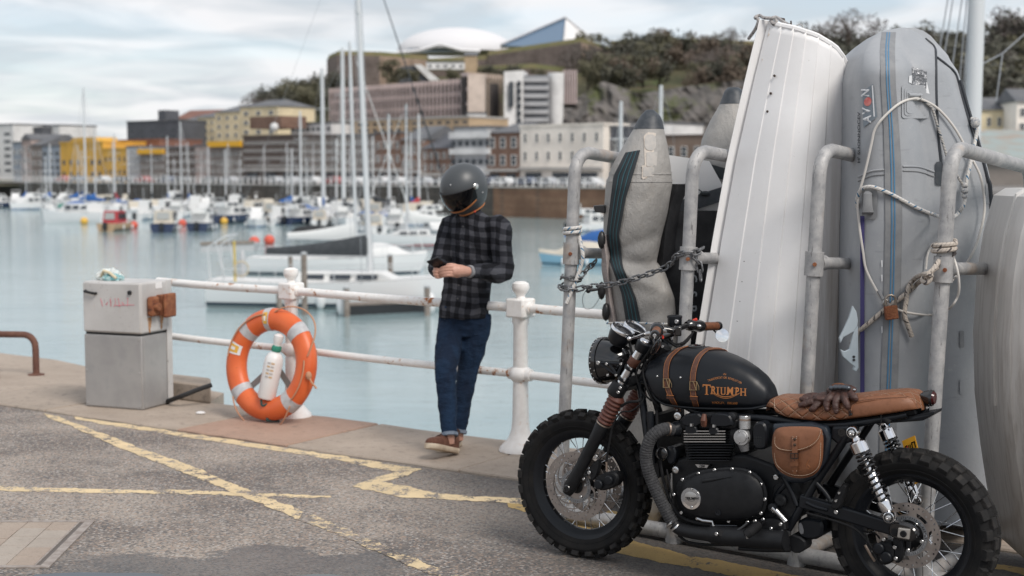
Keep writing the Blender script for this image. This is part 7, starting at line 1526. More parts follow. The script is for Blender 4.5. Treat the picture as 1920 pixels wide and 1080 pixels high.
MB().tube([P(1287, 611, -.205), P(1293, 610, -.22), P(1300, 610, -.235), P(1312, 611.5, -.265), P(1319, 612, -.28)], [.019, .027, .023, .028, .022], 20).build('switch_housing', b_gls, bike); MB().box(P(1303, 600, -.245), (.022, .016, .012), Matrix.Rotation(R(-25), 3, 'Y')).build('red_kill_switch', m_redp, bike, bev=.003); MB().sphere(P(1311, 612, -.232), (.012, .008, .010), 10).build('switch_pad', m_bsh, bike)
rs = P(1265, 611, -.19); MB().lathe([(.030, -.002), (.032, .002), (.032, .034), (.034, .035), (.034, .044), (.030, .047), (.001, .048)], rs, (0, 0, 1), 28).build('fluid_reservoir', b_sat, bike); bolt(P(1269, 603, -.158), .0095)
def mirror(c, ax_, r_): m_ = MB().lathe([(.001, -.010), (r_ * .7, -.008), (r_, -.002), (r_ + .0006, .001), (r_, .003)], c, ax_, 28).build('bar_end_mirror', b_gls, bike); MB().lathe([(r_ * 1.0, .0032), (r_ * .5, .0045), (.001, .005)], c, ax_, 28).build('mirror_glass', m_chr, m_); return m_
mc = P(1354, 629, -.385); mirror(mc, (-fwd * .55 + lft * .75 + V((0, 0, .15))).normalized(), .031); MB().tube([P(1338, 619, -.385), P(1342, 623, -.385), P(1346, 627, -.385)], .004, 8).build('mirror_stalk', b_gls, bike)
mc = P(1230, 650, .37); mirror(mc, (lft.cross(V((.0, .0, 1))) * .9 + lft * .10 + V((0, 0, .42))).normalized(), .036); MB().tube([B(*hb_l), P(1226, 638, .37), P(1228, 645, .37)], .0045, 8).build('mirror_stalk', b_gls, bike)
# ---------------- tank
TT = [(1217, 708), (1219, 696), (1224, 683), (1232, 673), (1247, 662), (1268, 654), (1295, 650), (1322, 650), (1342, 655), (1369, 664), (1393, 675), (1415, 689), (1433, 704), (1447, 722), (1455, 742), (1456, 750)]
TBm = [(1218, 722), (1222, 738), (1232, 753), (1248, 762), (1275, 766), (1310, 769), (1360, 771), (1405, 771), (1430, 767), (1444, 759), (1452, 748)]
tt = sorted((Lc(P(x, y, 0))[0], Lc(P(x, y, 0))[2]) for x, y in TT); tb = sorted((Lc(P(x, y, .10))[0], Lc(P(x, y, .10))[2]) for x, y in TBm)
X0, X1 = tt[0][0], tt[-1][0]
def tz(x): zt = interp([q[0] for q in tt], [q[1] for q in tt], x); zb = interp([q[0] for q in tb], [q[1] for q in tb], x); return zt, min(zb, zt - .012)
def thw(x):
 f = (x - X0) / (X1 - X0); return max(.01, interp([0, .04, .12, .3, .55, .8, .93, .98, 1], [.03, .062, .088, .116, .138, .138, .122, .096, .05], f))
def tsec(x, n=40):
 zt, zb = tz(x); w_ = thw(x); zm = zb + .32 * (zt - zb); o = []
 for i in range(n):
  a = -math.pi / 2 + 2 * math.pi * i / n; c_, s_ = math.cos(a), math.sin(a); y = w_ * math.copysign(abs(c_) ** .72, c_)
  z = zm + (zt - zm) * abs(s_) ** .85 if s_ > 0 else zm - (zm - zb) * abs(s_) ** .62; o.append((y, z))
 return o
def ty(x, z, s_=1):
 x = min(max(x, X0), X1); zt, zb = tz(x); w_ = thw(x); zm = zb + .32 * (zt - zb); h_ = min(1, max(0, ((z - zm) / (zt - zm)))) ** (1 / .85) if z > zm else min(1, max(0, (zm - z) / (zm - zb))) ** (1 / .62)
 return s_ * w_ * math.sqrt(max(0, 1 - h_ * h_)) ** .72
def tankP(px, py, off=.001):
 lat = .1
 for _ in range(9): l = Lc(P(px, py, lat)); lat = lerp(lat, ty(l[0], l[2]), .7)
 return P(px, py, lat + off)
xs = [X0 + (X1 - X0) * (.5 - .5 * math.cos(math.pi * i / 60)) for i in range(61)]
tank = MB().loft([[B(x, y, z) for y, z in tsec(x)] for x in xs]).build('fuel_tank', b_sat, bike, smooth=70)
rimp = [B(x, ty(x, tz(x)[1] + .012) * 1.0, tz(x)[1] + .008) for x in xs[2:-2]]; MB().tube(rimp, .0065, 8).build('tank_seam', b_sat, tank); MB().tube([B(Lc(q)[0], -Lc(q)[1], Lc(q)[2]) for q in rimp], .0065, 8).build('tank_seam', b_sat, tank)
cpq = Lc(P(1307, 650, 0)); MB().lathe([(.038, -.012), (.038, .004), (.034, .009), (.02, .011), (.001, .0115)], B(cpq[0], 0, cpq[2] - .002), (0, 0, 1), 30).build('filler_cap', b_gls, tank)
def decal(k, pts, fs, off=.0012): return k.add([tankP(x, y, off) for x, y in pts], fs)
def tword(s, cx_, cy_, size, fw, rot=0, bold=.0):
 vs, fs = text2d(s, size, fw, bold * size); a = R(rot); return [(cx_ + x * math.cos(a) + y * math.sin(a), cy_ + x * math.sin(a) - y * math.cos(a)) for x, y in vs], fs
# the big word: taller first letter, each letter with serifs
lx = [1325, 1337.5, 1346, 1356, 1369, 1382, 1393.5]; k = MB()
for ch, x, w_, h_ in zip('TRIUMPH', lx, (15, 11, 6, 11, 14, 10, 12), (22, 17, 17, 17, 17, 17, 17)):
 sl = lambda x_: 731.5 + (x_ - 1325) * .052; cy_ = sl(x) + (0 if ch != 'T' else -1.6); t_ = max(1.6, h_ * .16); hw, hh = w_ / 2, h_ / 2 * .82
 def rect(a, b_, c_, d_): decal(k, [(x + a, cy_ + c_ + a * .052), (x + b_, cy_ + c_ + b_ * .052), (x + b_, cy_ + d_ + b_ * .052), (x + a, cy_ + d_ + a * .052)], [[0, 1, 2, 3]])
 sw = 1.9
 if ch == 'T': rect(-hw, hw, -hh, -hh + 2.2); rect(-hw, -hw + 1.4, -hh + 2.2, -hh + 5); rect(hw - 1.4, hw, -hh + 2.2, -hh + 5); rect(-1.5, 1.5, -hh + 2.2, hh); rect(-3.4, 3.4, hh, hh + 1.2)
 elif ch == 'I': rect(-1.2, 1.2, -hh, hh); rect(-hw, hw, -hh, -hh + 1.2); rect(-hw, hw, hh - 1.2, hh)
 elif ch == 'H': rect(-hw + 1, -hw + 3.3, -hh, hh); rect(hw - 3.3, hw - 1, -hh, hh); rect(-hw + 3.3, hw - 3.3, -.8, .9); [rect(a, a + 4.3, z, z + 1.2) for a in (-hw, hw - 4.3) for z in (-hh, hh - 1.2)]
 elif ch == 'U': rect(-hw + 1, -hw + 3.3, -hh, hh - 1.5); rect(hw - 3.0, hw - 1.2, -hh, hh - 1.5); rect(-hw + 1.6, hw - 1.8, hh - 1.5, hh); rect(-hw, -hw + 4.3, -hh, -hh + 1.2); rect(hw - 4.2, hw, -hh, -hh + 1.2)
 else:
  vs, fs = tword(ch, x, cy_, h_ * 1.16, w_ / h_ * (1.15 if ch != 'M' else .98), 3, .03); decal(k, vs, fs)
  if ch in 'RP': rect(-hw, -hw + 4, -hh, -hh + 1.2); rect(-hw, -hw + 4.2, hh - 1.2, hh)
  if ch == 'M': rect(-hw - .4, -hw + 3.5, hh - 1.2, hh); rect(hw - 3.5, hw + .4, hh - 1.2, hh)
def arcband(x0, y0, x1, y1, sag, w0, wm):
 n = 24; up, dn = [], []
 for i in range(n + 1):
  f = i / n; x, y = lerp(x0, x1, f), lerp(y0, y1, f) + sag * math.sin(math.pi * f); w_ = lerp(w0, wm, math.sin(math.pi * f)); up.append((x, y - w_ / 2)); dn.append((x, y + w_ / 2))
 for i in range(n): decal(k, [up[i], up[i + 1], dn[i + 1], dn[i]], [[0, 1, 2, 3]])
arcband(1333, 735, 1388, 736.5, 8.2, .9, 1.4); arcband(1334, 736.6, 1386, 738.5, 9.3, .5, 1.0)
k.build('tank_lettering', m_orange, tank, smooth=0)
k = MB(); txt = 'TRANSPORTATION REVOLUTION'; n = len(txt)
for i, ch in enumerate(txt):
 if ch == ' ': continue
 f = (i + .5) / n; x = lerp(1327, 1390.5, f); y = lerp(714.2, 718.6, f) - 8.2 * math.sin(math.pi * f); sl_a = math.degrees(math.atan2(4.4 - 8.2 * math.pi * math.cos(math.pi * f), 63.5)); vs, fs = tword(ch, x, y, 5.6, .62, sl_a, .015); decal(k, vs, fs)
vs, fs = tword('the', 1359, 701.5, 5.6, .8, 0, .0); decal(k, [(x - (y - 701.5) * .3, y) for x, y in vs], fs)
for i, ch in enumerate('HINCKLEY, ENGLAND'):
 if ch == ' ': continue
 x = 1336.5 + i * 2.82; vs, fs = tword(ch, x, 755 + (x - 1336) * .035, 6.0, .62, 3, .015); decal(k, vs, fs)
k.build('tank_lettering', m_orange, tank, smooth=0)
for x, y in ((1232.5, 705.5), (1276, 708)): MB().sphere(tankP(x, y, .001), (.0055, .0055, .0055), 10).build('stud', m_bolt, tank)
# straps
def strap(cl, wpx, xtop):
 P_ = smooth_path([V((x, y, 0)) for x, y in cl], 7); L_, R__ = [], []
 for q in P_: L_.append((q.x - wpx, q.y)); R__.append((q.x + wpx, q.y))
 rows = []; ro = []
 for a, b_ in zip(L_, R__):
  a0, b0 = tankP(*a, .0015), tankP(*b_, .0015); nr = lft; rows.append([a0, a0 + nr * .004, b0 + nr * .004, b0])
 la, lb_ = Lc(rows[-1][0]), Lc(rows[-1][3]); ya = la[1]
 for i in range(1, 17):
  f = i / 16; y = lerp(ya, -thw(la[0]) * .96, f); xa = lerp(la[0], la[0] + xtop, min(1, f * 2)); xb = xa + (lb_[0] - la[0]) * lerp(1, .9, f)
  def top(x, y_): zt, zb = tz(x); w_ = thw(x); zm = zb + .32 * (zt - zb); c_ = min(1, abs(y_) / w_) ** (1 / .72); return zm + (zt - zm) * math.sqrt(max(0, 1 - c_ * c_)) ** .85
  za, zb_ = top(xa, y), top(xb, y); up = (V((0, 0, 1)) * (1 - abs(y) / .16) + lft * (y / .16)).normalized(); rows.append([B(xa, y, za + .001), B(xa, y, za + .001) + up * .004, B(xb, y, zb_ + .001) + up * .004, B(xb, y, zb_ + .001)])
 s_ = MB().loft(rows).build('tank_strap', m_lea, tank, smooth=40)
 for j in (1, 2): MB().tube([r_[j] for r_ in rows], .0008, 5).build('strap_edge', m_edge, s_)
 return s_
s1 = strap([(1274, 772), (1267, 760), (1259, 745), (1252, 726), (1249.5, 710), (1249.5, 695), (1252, 680), (1258, 668), (1266, 660)], 4.4, -.045)
s2 = strap([(1309.5, 775), (1306, 762), (1301, 742), (1299.5, 722), (1300, 705), (1303, 688), (1309, 672), (1317, 662), (1324, 656.5)], 4.8, -.035)
def buckle(x, y, w_, h_, par):
 c4_ = [tankP(x - w_, y - h_, .008), tankP(x + w_, y - h_, .008), tankP(x + w_, y + h_, .008), tankP(x - w_, y + h_, .008)]; MB().tube(c4_, .0024, 8, closed=True).build('buckle', m_brs, par); MB().tube([tankP(x, y - h_, .009), tankP(x + w_ * .8, y + h_ * .9, .011)], .0014, 6).build('buckle_pin', m_brs, par); MB().tube([tankP(x + w_, y - h_, .008), tankP(x + w_ + 4, y + h_ * .2, .009), tankP(x + w_ + 4, y + h_, .008)], .0013, 6).build('buckle_loop', m_brs, par)
buckle(1249.5, 718.5, 5.6, 8, s1); buckle(1300, 723.5, 6.4, 8, s2)
for (x, y, w_), par in (((1256.5, 742.5, 6.8), s1), ((1301, 744.5, 7.2), s2)):
 MB().loft([[tankP(x - w_, y + d_, .004), tankP(x - w_, y + d_, .010), tankP(x + w_, y + d_ + 1, .010), tankP(x + w_, y + d_ + 1, .004)] for d_ in (-1.5, 5)]).build('strap_keeper', m_lea, par, smooth=0); MB().tube([tankP(x - w_, y - 1.5, .0095), tankP(x + w_, y - .5, .0095)], .0016, 6).build('keeper_edge', m_edge, par)
bolt(tankP(1270, 768.5, .006), .006, None, s1); bolt(tankP(1306, 772.5, .006), .006, None, s2)
# ---------------- engine
extr([(1258, 880), (1268, 862), (1296, 852), (1400, 852), (1452, 872), (1476, 905), (1472, 985), (1446, 1000), (1282, 1000), (1258, 960)], -.18, .12, .01).build('crankcase', b_mat, bike, smooth=0, bev=.008)
extr([(1286, 866), (1284, 804), (1376, 804), (1378, 866)], -.115, .115, .004).build('cylinder_block', b_mat, bike, smooth=0, bev=.004)
for i in range(12):
 y = 808.2 + i * 5.0; sil = i < 5; x0_, x1_ = (1281.5, 1360.5) if sil else (1283 + (i - 5) * .8, 1374 - (i - 5) * 1.2)
 f_ = extr(round_outline([(x0_, y - .7), (x1_, y - .7), (x1_, y + 1.1), (x0_, y + 1.1)], 1), -.15, .15, .001).build('fin', b_sat, bike, smooth=0)
 if sil: extr([(x0_ + .5, y - .75), (x1_ - .5, y - .75), (x1_ - .5, y + 1.05), (x0_ + .5, y + 1.05)], .150, .1535, .0003).build('fin_edge', m_bsh, f_, smooth=0)
extr([(1272, 806), (1272, 788), (1284, 777), (1330, 774), (1372, 776), (1382, 790), (1382, 806)], -.13, .13, .01).build('cylinder_head', b_mat, bike, smooth=0, bev=.008)
for a in ([(1277, 800), (1279, 783), (1290, 776), (1316, 776), (1316, 800)], [(1330, 800), (1331, 779), (1340, 775), (1366, 777), (1373, 788), (1372, 801)], [(1283, 815), (1283, 801), (1290, 797), (1303, 798), (1307, 806), (1307, 815)], [(1327, 816), (1327, 805), (1331, 800), (1342, 800), (1347, 807), (1347, 816)]): extr(round_outline(a, 1), .10, .155, .006).build('cam_cover', b_sat, bike, smooth=30)
for x, y in ((1297, 796), (1339, 798)): MB().tube([P(x, y + 3, .157), P(x, y - 2, .157)], [.009, .0085], 6).build('head_nut', m_bsh, bike)
MB().tube([P(1320, 798, .15), P(1319.5, 788, .16), P(1320.5, 777, .15)], [.012, .014, .009], 12).build('spark_plug_cap', m_wrap, bike); bolt(P(1271, 780, .15), .016); bolt(P(1267, 881, .15), .015)
MB().lathe([(.020, 0), (.020, .02), (.012, .026), (.001, .027)], P(1375, 781, .12), lft, 20).build('cam_cap', b_mat, bike)
cv_ = [(1265, 928), (1268, 907), (1278, 897), (1294, 888), (1312, 882), (1336, 878), (1372, 875), (1398, 878), (1416, 885), (1431, 900), (1439, 918), (1440, 940), (1436, 958), (1428, 970), (1412, 978), (1376, 982), (1330, 980), (1300, 975), (1280, 965), (1269, 950)]
cv_ = round_outline(cv_, 1); cX, cY = 1350, 930
def cpt(x, y, s_, lat): return P(cX + (x - cX) * s_, cY + (y - cY) * s_, lat)
cc_ = MB().loft([[cpt(x, y, s_, lat) for x, y in cv_] for s_, lat in ((1, .11), (1, .158), (.985, .164), (.93, .168), (.90, .182), (.82, .194), (.6, .202), (.3, .206), (.02, .207))], cap=(True, True)).build('engine_cover', b_mat, bike, smooth=40)
for x, y in ((1280, 899), (1310, 888), (1340, 881), (1373, 879.5), (1406, 886), (1427, 908), (1434.5, 936), (1427, 962), (1367, 977), (1308, 972), (1278, 961), (1264, 927)): bolt(P(x, y, .172), .0075, None, cc_)
def ridge(a, b_, w_, h_): q0_, q1_ = P(*a, .195), P(*b_, .203); MB().tube([q0_.lerp(q1_, i / 8) for i in range(9)], [w_ * math.sin(math.pi * min(.96, .04 + .5 + i / 16.5)) for i in range(9)], 10).build('cover_ridge', b_mat, cc_)
ridge((1318, 902), (1372, 894), .011, .004); MB().lathe([(.012, 0), (.012, .006), (.008, .006), (.007, .003), (.001, .003)], P(1347, 961, .2), lft, 16).build('oil_plug', b_sat, cc_)
bd_ = MB().lathe([(.0465, -.012), (.0465, .004), (.0445, .007), (.0315, .0075), (.031, .006)], P(1296.5, 934.5, .2), lft, 40).build('engine_badge', m_chr, bike)
MB().lathe([(.031, .006), (.0305, .0085), (.015, .0105), (.001, .011)], P(1296.5, 934.5, .2), lft, 36).build('badge_centre', m_bsh, bd_)
for y in (917, 951): bolt(P(1297, y, .207), .006, None, bd_)
def lword(s, cx_, cy_, size, fw, lat, mt, nm, par, rot=0, bold=0): vs, fs = text2d(s, size, fw, bold * size); a = R(rot); MB().add([P(cx_ + x * math.cos(a) + y * math.sin(a), cy_ + x * math.sin(a) - y * math.cos(a), lat) for x, y in vs], fs).build(nm, mt, par, smooth=0)
lword('TRIUMPH', 1296.5, 935.2, 7.2, .80, .2125, b_gls, 'badge_lettering', bd_, 2, .02)
MB().tube([P(1290, 938.6, .2122), P(1296, 940, .2122), P(1302, 939, .2122)], .0009, 5).build('badge_swash', b_gls, bd_)
pl = extr([(1303, 870.5), (1329, 872), (1325.5, 877.5), (1308, 876.8)], .125, .152, .001).build('capacity_plate', m_bsh, bike, smooth=0); lword('1200', 1316, 874.6, 6.4, .8, .1535, b_gls, 'plate_lettering', pl, 3, .02)
# throttle body and airbox side
MB().tube([P(1396.5, 803, .15), P(1396.5, 786, .15), P(1396.5, 780, .15)], .0225, 22).build('throttle_body', m_alu, bike); MB().tube([P(1396.5, 788, .15), P(1396.5, 784.5, .15)], .0235, 22).build('copper_band', m_clamp, bike); MB().tube([P(1396.5, 781, .15), P(1396.5, 779, .15)], [.0215, .019], 22).build('throttle_cap', m_bsh, bike)
th_ = MB().lathe([(.030, -.03), (.0335, -.004), (.0335, .006), (.031, .010), (.001, .0115)], P(1391, 820, .165), lft, 30).build('throttle_cover', m_alu, bike)
for a in (60, 180, 300): q = P(1391, 820, .176); bolt(q + (fwd * math.cos(R(a)) + V((0, 0, 1)) * math.sin(R(a))) * .025, .0045, None, th_)
MB().lathe([(.022, 0), (.02, .006), (.001, .008)], P(1391, 820, .174), lft, 24).build('cover_boss', m_alu, th_)
MB().tube([P(1394, 832, .15), P(1397, 846, .15)], [.024, .017], 16).build('float_bowl', M('grey_bowl', (.16, .16, .165), .5, metal=.4), bike)
extr(round_outline([(1412, 794), (1428, 790), (1437, 800), (1438, 838), (1430, 844), (1413, 842), (1409, 820)], 1), .05, .16, .008).build('air_intake_cover', b_sat, bike, smooth=30)
for j in range(4):
 for i in range(4): MB().lathe([(.0022, 0), (.0001, .001)], P(1414 + i * 4.2, 820 + j * 4.6, .1612), lft, 8).build('vent_hole', b_gls, bike)
MB().tube([P(1375, 815, .13), P(1388, 812, .13)], .024, 16).build('inlet_rubber', b_rub, bike); MB().tube([P(1404, 818, .13), P(1414, 818, .13)], .024, 16).build('inlet_rubber', b_rub, bike)
# ---------------- exhaust
hp_ = [(1262, 806, .135), (1250, 804, .16), (1236, 808, .19), (1222, 819, .205), (1214, 836, .21), (1211, 856, .21), (1214, 876, .21), (1222, 900, .205), (1234, 928, .20), (1248, 956, .19), (1262, 980, .18)]
def header(s_):
 pts = []
 for x, y, l in hp_: q = Lc(P(x, y, l)); pts.append(B(q[0], l * s_, q[2]))
 sp_ = smooth_path(pts, 16); L_ = [0]
 for a, b_ in zip(sp_, sp_[1:]): L_.append(L_[-1] + (b_ - a).length)
 n = 44 * 4; path, rad = [], []
 for i in range(n + 1): d = L_[-1] * i / n; path.append(V([interp(L_, [q[c_] for q in sp_], d) for c_ in range(3)])); rad.append(.0268 - (.0022 if i % 4 == 0 else 0) + (.0006 if i % 4 == 1 else 0))
 MB().tube(path, rad, 20).build('wrapped_header', M('exhaust_wrap', (.034, .034, .037), .9, col2=(.06, .06, .062), scale=90, bump=.5, bscale=300) if s_ > 0 else bpy.data.materials['exhaust_wrap'], bike, smooth=25)
header(1); header(-1)
MB().tube([P(1254, 804, .152), P(1251, 804, .158)], .0285, 20).build('pipe_clamp', m_clamp, bike)
MB().tube([P(1262, 805, .13), P(1274, 804, .11)], [.030, .034], 18).build('exhaust_flange', b_sat, bike)
for x, y in ((1259, 979), (1266, 987)): a = P(x, y, .18); MB().tube([a, a + (P(1270, 992, .178) - a).normalized() * .007], .0295, 20).build('pipe_clamp', m_bsh, bike)
sp_ = smooth_path([P(1264, 983, .18), P(1275, 992, .178), P(1300, 998, .185), P(1325, 1001, .192), P(1345, 1003, .195), P(1400, 1008, .195), P(1467, 1013.5, .195), P(1472, 1014, .195)], 4); nn = len(sp_); MB().tube(sp_, [interp([0, .38, .46, .55, .93, 1], [.026, .029, .031, .039, .040, .034], i / (nn - 1)) for i in range(nn)], 24).build('silencer', b_mat, bike)
MB().tube(smooth_path([P(1272, 1004, .16), P(1290, 1016, .16), P(1320, 1021, .16), P(1370, 1022, .16), P(1420, 1024, .16)], 4), .006, 8).build('belly_hose', b_rub, bike)
# ---------------- frame
def tb_(pts, r, nm='frame_tube', mt=None, both=True, n=12, lat=None):
 for s_ in ((1, -1) if both else (1,)):
  q = []
  for x, y, l in pts: a = Lc(P(x, y, l)); q.append(B(a[0], l * s_, a[2]))
  MB().tube(smooth_path(q, 4), r, n).build(nm, mt or b_sat, bike)
tb_([(1200, 720, .03), (1206, 760, .06), (1220, 860, .09), (1240, 950, .11), (1275, 985, .11), (1340, 1000, .11)], .017)
tb_([(1210, 690, .03), (1300, 770, .06), (1440, 785, .09), (1560, 797, .10), (1640, 788, .10), (1700, 777, .08)], .015)
tb_([(1598, 802, .125), (1570, 845, .125), (1530, 905, .125), (1500, 955, .125), (1478, 992, .12)], .016); tb_([(1468, 892, .13), (1482, 918, .13), (1495, 948, .13)], .011); tb_([(1475, 905, .12), (1455, 935, .12), (1462, 985, .12)], .012)
tb_([(1531, 906, .14), (1546, 922, .14), (1557, 938, .14)], .009, 'peg_bracket', both=False); tb_([(1512, 942, .14), (1530, 950, .14), (1552, 956, .14)], .009, 'peg_bracket', both=False)
extr(round_outline([(1574, 912), (1583, 908), (1588, 914), (1578, 946), (1570, 957), (1556, 953), (1560, 940)], 1), .13, .165, .006).build('passenger_peg', b_rub, bike, smooth=30); bolt(P(1574, 924, .166), .006); bolt(P(1568, 939, .166), .006); bolt(P(1568, 960, .15), .009)
extr([(1214, 780), (1231, 780), (1236, 896), (1222, 900)], -.15, .115, .004).build('radiator', b_mat, bike, smooth=0)
for i in range(16): extr([(1213, 783 + i * 7), (1214.5, 783 + i * 7), (1217, 786 + i * 7), (1215.5, 786 + i * 7)], -.145, .112, .0005).build('radiator_fin', b_gls, bike, smooth=0)
for x, y0, y1 in ((1219, 772, 812), (1222, 818, 868)): MB().tube([P(x, y0, .125), P(x + 2, y1, .125)], .016, 14).build('electrics_tube', b_sat, bike)
MB().lathe([(.026, 0), (.027, .008), (.022, .012), (.012, .014), (.001, .014)], P(1242, 850, .15), lft, 24).build('horn', b_gls, bike); MB().lathe([(.027, .006), (.0285, .009), (.027, .012)], P(1242, 850, .15), lft, 28, True).build('horn_ring', m_bsh, bike)
extr(round_outline([(1247, 838), (1262, 836), (1268, 850), (1262, 872), (1250, 870)], 1), .05, .14, .006).build('bracket', b_sat, bike, smooth=30)
extr([(1446, 796), (1520, 792), (1548, 800), (1557, 820), (1552, 862), (1532, 896), (1505, 908), (1476, 906), (1456, 890), (1447, 850)], .06, .145, .012).build('side_panel', M('blue_black_panel', (.014, .019, .027), .3, spec=.5), bike, smooth=30, bev=.006)
extr([(1560, 800), (1590, 798), (1604, 812), (1596, 830), (1572, 836), (1556, 822)], .09, .135, .008).build('shock_mount', b_sat, bike, smooth=30, bev=.004); MB().lathe([(.015, -.002), (.016, .003), (.009, .003), (.008, 0), (.001, 0)], P(1579, 811, .137), lft, 20).build('mount_hole', b_gls, bike)
extr(round_outline([(1450, 905), (1478, 900), (1500, 950), (1484, 992), (1452, 985), (1446, 930)], 1), .05, .125, .008).build('rear_engine_plate', b_mat, bike, smooth=30); MB().lathe([(.024, -.01), (.026, .008), (.02, .014), (.012, .015), (.001, .012)], P(1464, 938, .135), lft, 24).build('swingarm_pivot', b_mat, bike); bolt(P(1455, 895, .14), .011)
extr(round_outline([(1496, 972), (1538, 974), (1544, 990), (1538, 1012), (1502, 1012), (1494, 995)], 1), -.02, .12, .01).build('lower_box', b_sat, bike, smooth=30); extr(round_outline([(1496, 982), (1503, 980), (1508, 1000), (1500, 1003)], 1), .12, .1225, .001).build('grey_label', M('grey_label', (.17, .17, .175), .6), bike, smooth=0)
extr(round_outline([(1478, 1000), (1508, 1010), (1512, 1030), (1494, 1040), (1476, 1030)], 1), .06, .13, .006).build('stand_bracket', b_mat, bike, smooth=30)
MB().tube([P(1482, 1030, .14), P(1440, 1031, .16), P(1385, 1028, .18)], [.012, .011, .010], 12).build('side_stand', b_mat, bike); MB().tube([B(.62, .19, .07), B(.60, .25, .006)], .011, 12).build('stand_leg', b_mat, bike); MB().box(B(.60, .255, .006), (.05, .05, .008)).build('stand_foot', b_mat, bike, bev=.003)
MB().tube([P(1449, 952, .16), P(1462, 965, .16), P(1474, 978, .16)], [.015, .011, .010], 12).build('brake_arm', m_bsh, bike); MB().lathe([(.018, -.01), (.018, .006), (.001, .008)], P(1449, 952, .165), lft, 18).build('arm_cap', b_sat, bike)
# footpeg and shift linkage
MB().tube([P(1432, 978, .17), P(1424, 983, .21)], .012, 12).build('peg_mount', b_gls, bike); pg = MB().tube([P(1424, 983, .21), P(1420, 986, .22), P(1402, 1001, .29), P(1398, 1004, .295)], [.014, .019, .019, .013], 16).build('footpeg', b_rub, bike)
a, b_ = P(1420, 986, .22), P(1401, 1001, .29)
for i in range(9): q = a.lerp(b_, (i + .4) / 9); d = (b_ - a).normalized(); MB().tube([q - d * .0015, q + d * .0015], .0205, 16).build('peg_rib', b_rub, pg)
MB().tube([P(1401, 1003, .295), P(1401, 1010, .295)], [.006, .004], 8).build('peg_feeler', m_bsh, pg)
MB().tube(smooth_path([P(1347, 1001, .21), P(1360, 999, .215), P(1380, 996, .21), P(1395, 987, .20), P(1403, 980, .195)], 4), .0075, 10).build('gear_lever', b_gls, bike); MB().tube([P(1341, 1001, .20), P(1352, 1000, .235)], .013, 12).build('lever_rubber', b_rub, bike); bolt(P(1344, 1001, .24), .008)
MB().tube([P(1308, 972, .195), P(1318, 976, .2), P(1336, 978, .2), P(1338, 986, .2)], .006, 8).build('linkage_arm', m_bsh, bike); MB().tube([P(1333, 985, .195), P(1382, 986, .195)], .0035, 8).build('linkage_rod', b_gls, bike)
for x, y in ((1402, 979), (1416, 977), (1431, 974), (1464, 983), (1446, 991), (1467, 997), (1425, 996)): bolt(P(x, y, .175), .0075)
extr(round_outline([(1392, 976), (1470, 972), (1474, 1000), (1440, 1004), (1400, 990)], 1), .10, .17, .006).build('peg_plate', b_mat, bike, smooth=30)
# ---------------- swingarm, rear brake, shocks
for s_ in (1, -1):
 q = [Lc(P(x, y, .125)) for x, y in ((1500, 938), (1690, 995))]; a, b_ = B(q[0][0], .125 * s_, q[0][2]), B(q[1][0], .125 * s_, q[1][2]); MB().bar(a, b_, .034, .056, (0, 0, 1)).build('swingarm', b_sat, bike, bev=.008)
 sh = [Lc(P(x, y, .165)) for x, y in ((1600, 810), (1669, 969))]; t0_, t1_ = B(sh[0][0], .165 * s_, sh[0][2]), B(sh[1][0], .165 * s_, sh[1][2]); d = (t1_ - t0_).normalized(); Ls = (t1_ - t0_).length
 bd2 = MB().lathe([(.012, Ls * .16), (.0095, Ls * .2), (.0095, Ls * .46), (.018, Ls * .462), (.0195, Ls * .47), (.0195, Ls * .80), (.026, Ls * .81), (.028, Ls * .84), (.024, Ls * .93), (.012, Ls * .96)], t0_, d, 26).build('shock_absorber', m_chr, bike)
 MB().lathe([(.010, Ls * .03), (.020, Ls * .10), (.031, Ls * .115), (.034, Ls * .125), (.034, Ls * .235), (.030, Ls * .245), (.012, Ls * .25)], t0_, d, 28).build('chrome_cap', m_chr, bd2)
 u_, v_, _ = frame(d); n = 170; turns = 9.5; MB().tube([t0_ + d * Ls * (.245 + .56 * interp([0, .3, 1], [0, .22, 1], i / n)) + (u_ * math.cos(2 * math.pi * turns * i / n) + v_ * math.sin(2 * math.pi * turns * i / n)) * .0285 for i in range(n + 1)], .0047, 8).build('coil_spring', b_gls, bd2)
 for q in (t0_, t1_): MB().lathe([(.012, -.02), (.0215, -.018), (.024, -.012), (.024, .012), (.0215, .018), (.016, .02), (.013, .015)], q, lft * s_, 28).build('shock_eye', m_chr, bd2); MB().lathe([(.0135, .0), (.0135, .022), (.010, .028), (.004, .029), (.001, .026)], q, lft * s_, 20).build('eye_bolt', m_bolt, bd2); MB().lathe([(.0155, .014), (.0185, .016), (.0185, .0195), (.0155, .0205)], q, lft * s_, 24, True).build('rubber_bush', b_rub, bd2)
 MB().tube([t0_ - lft * s_ * .05, t0_], .011, 10).build('shock_stud', b_sat, bike)
ra_ = P(1694, 1001, .15)
extr(round_outline([(1670, 978), (1700, 983), (1718, 994), (1720, 1008), (1708, 1018), (1672, 1010), (1664, 995)], 1), .115, .148, .006).build('axle_plate', b_gls, bike, smooth=30); extr(round_outline([(1672, 990), (1684, 992), (1683, 1006), (1670, 1003)], 1), .148, .151, .001).build('adjuster_slot', b_rub, bike, smooth=0)
extr(round_outline([(1684, 990), (1706, 993), (1704, 1012), (1682, 1008)], 0), .146, .160, .002).build('axle_block', M('pale_cast_metal', (.50, .47, .43), .4, metal=.7), bike, smooth=0, bev=.002); MB().lathe([(.013, .0), (.013, .004), (.009, .005), (.008, .002), (.001, .002)], P(1694, 1001, .160), lft, 18).build('axle_bore', b_mat, bike)
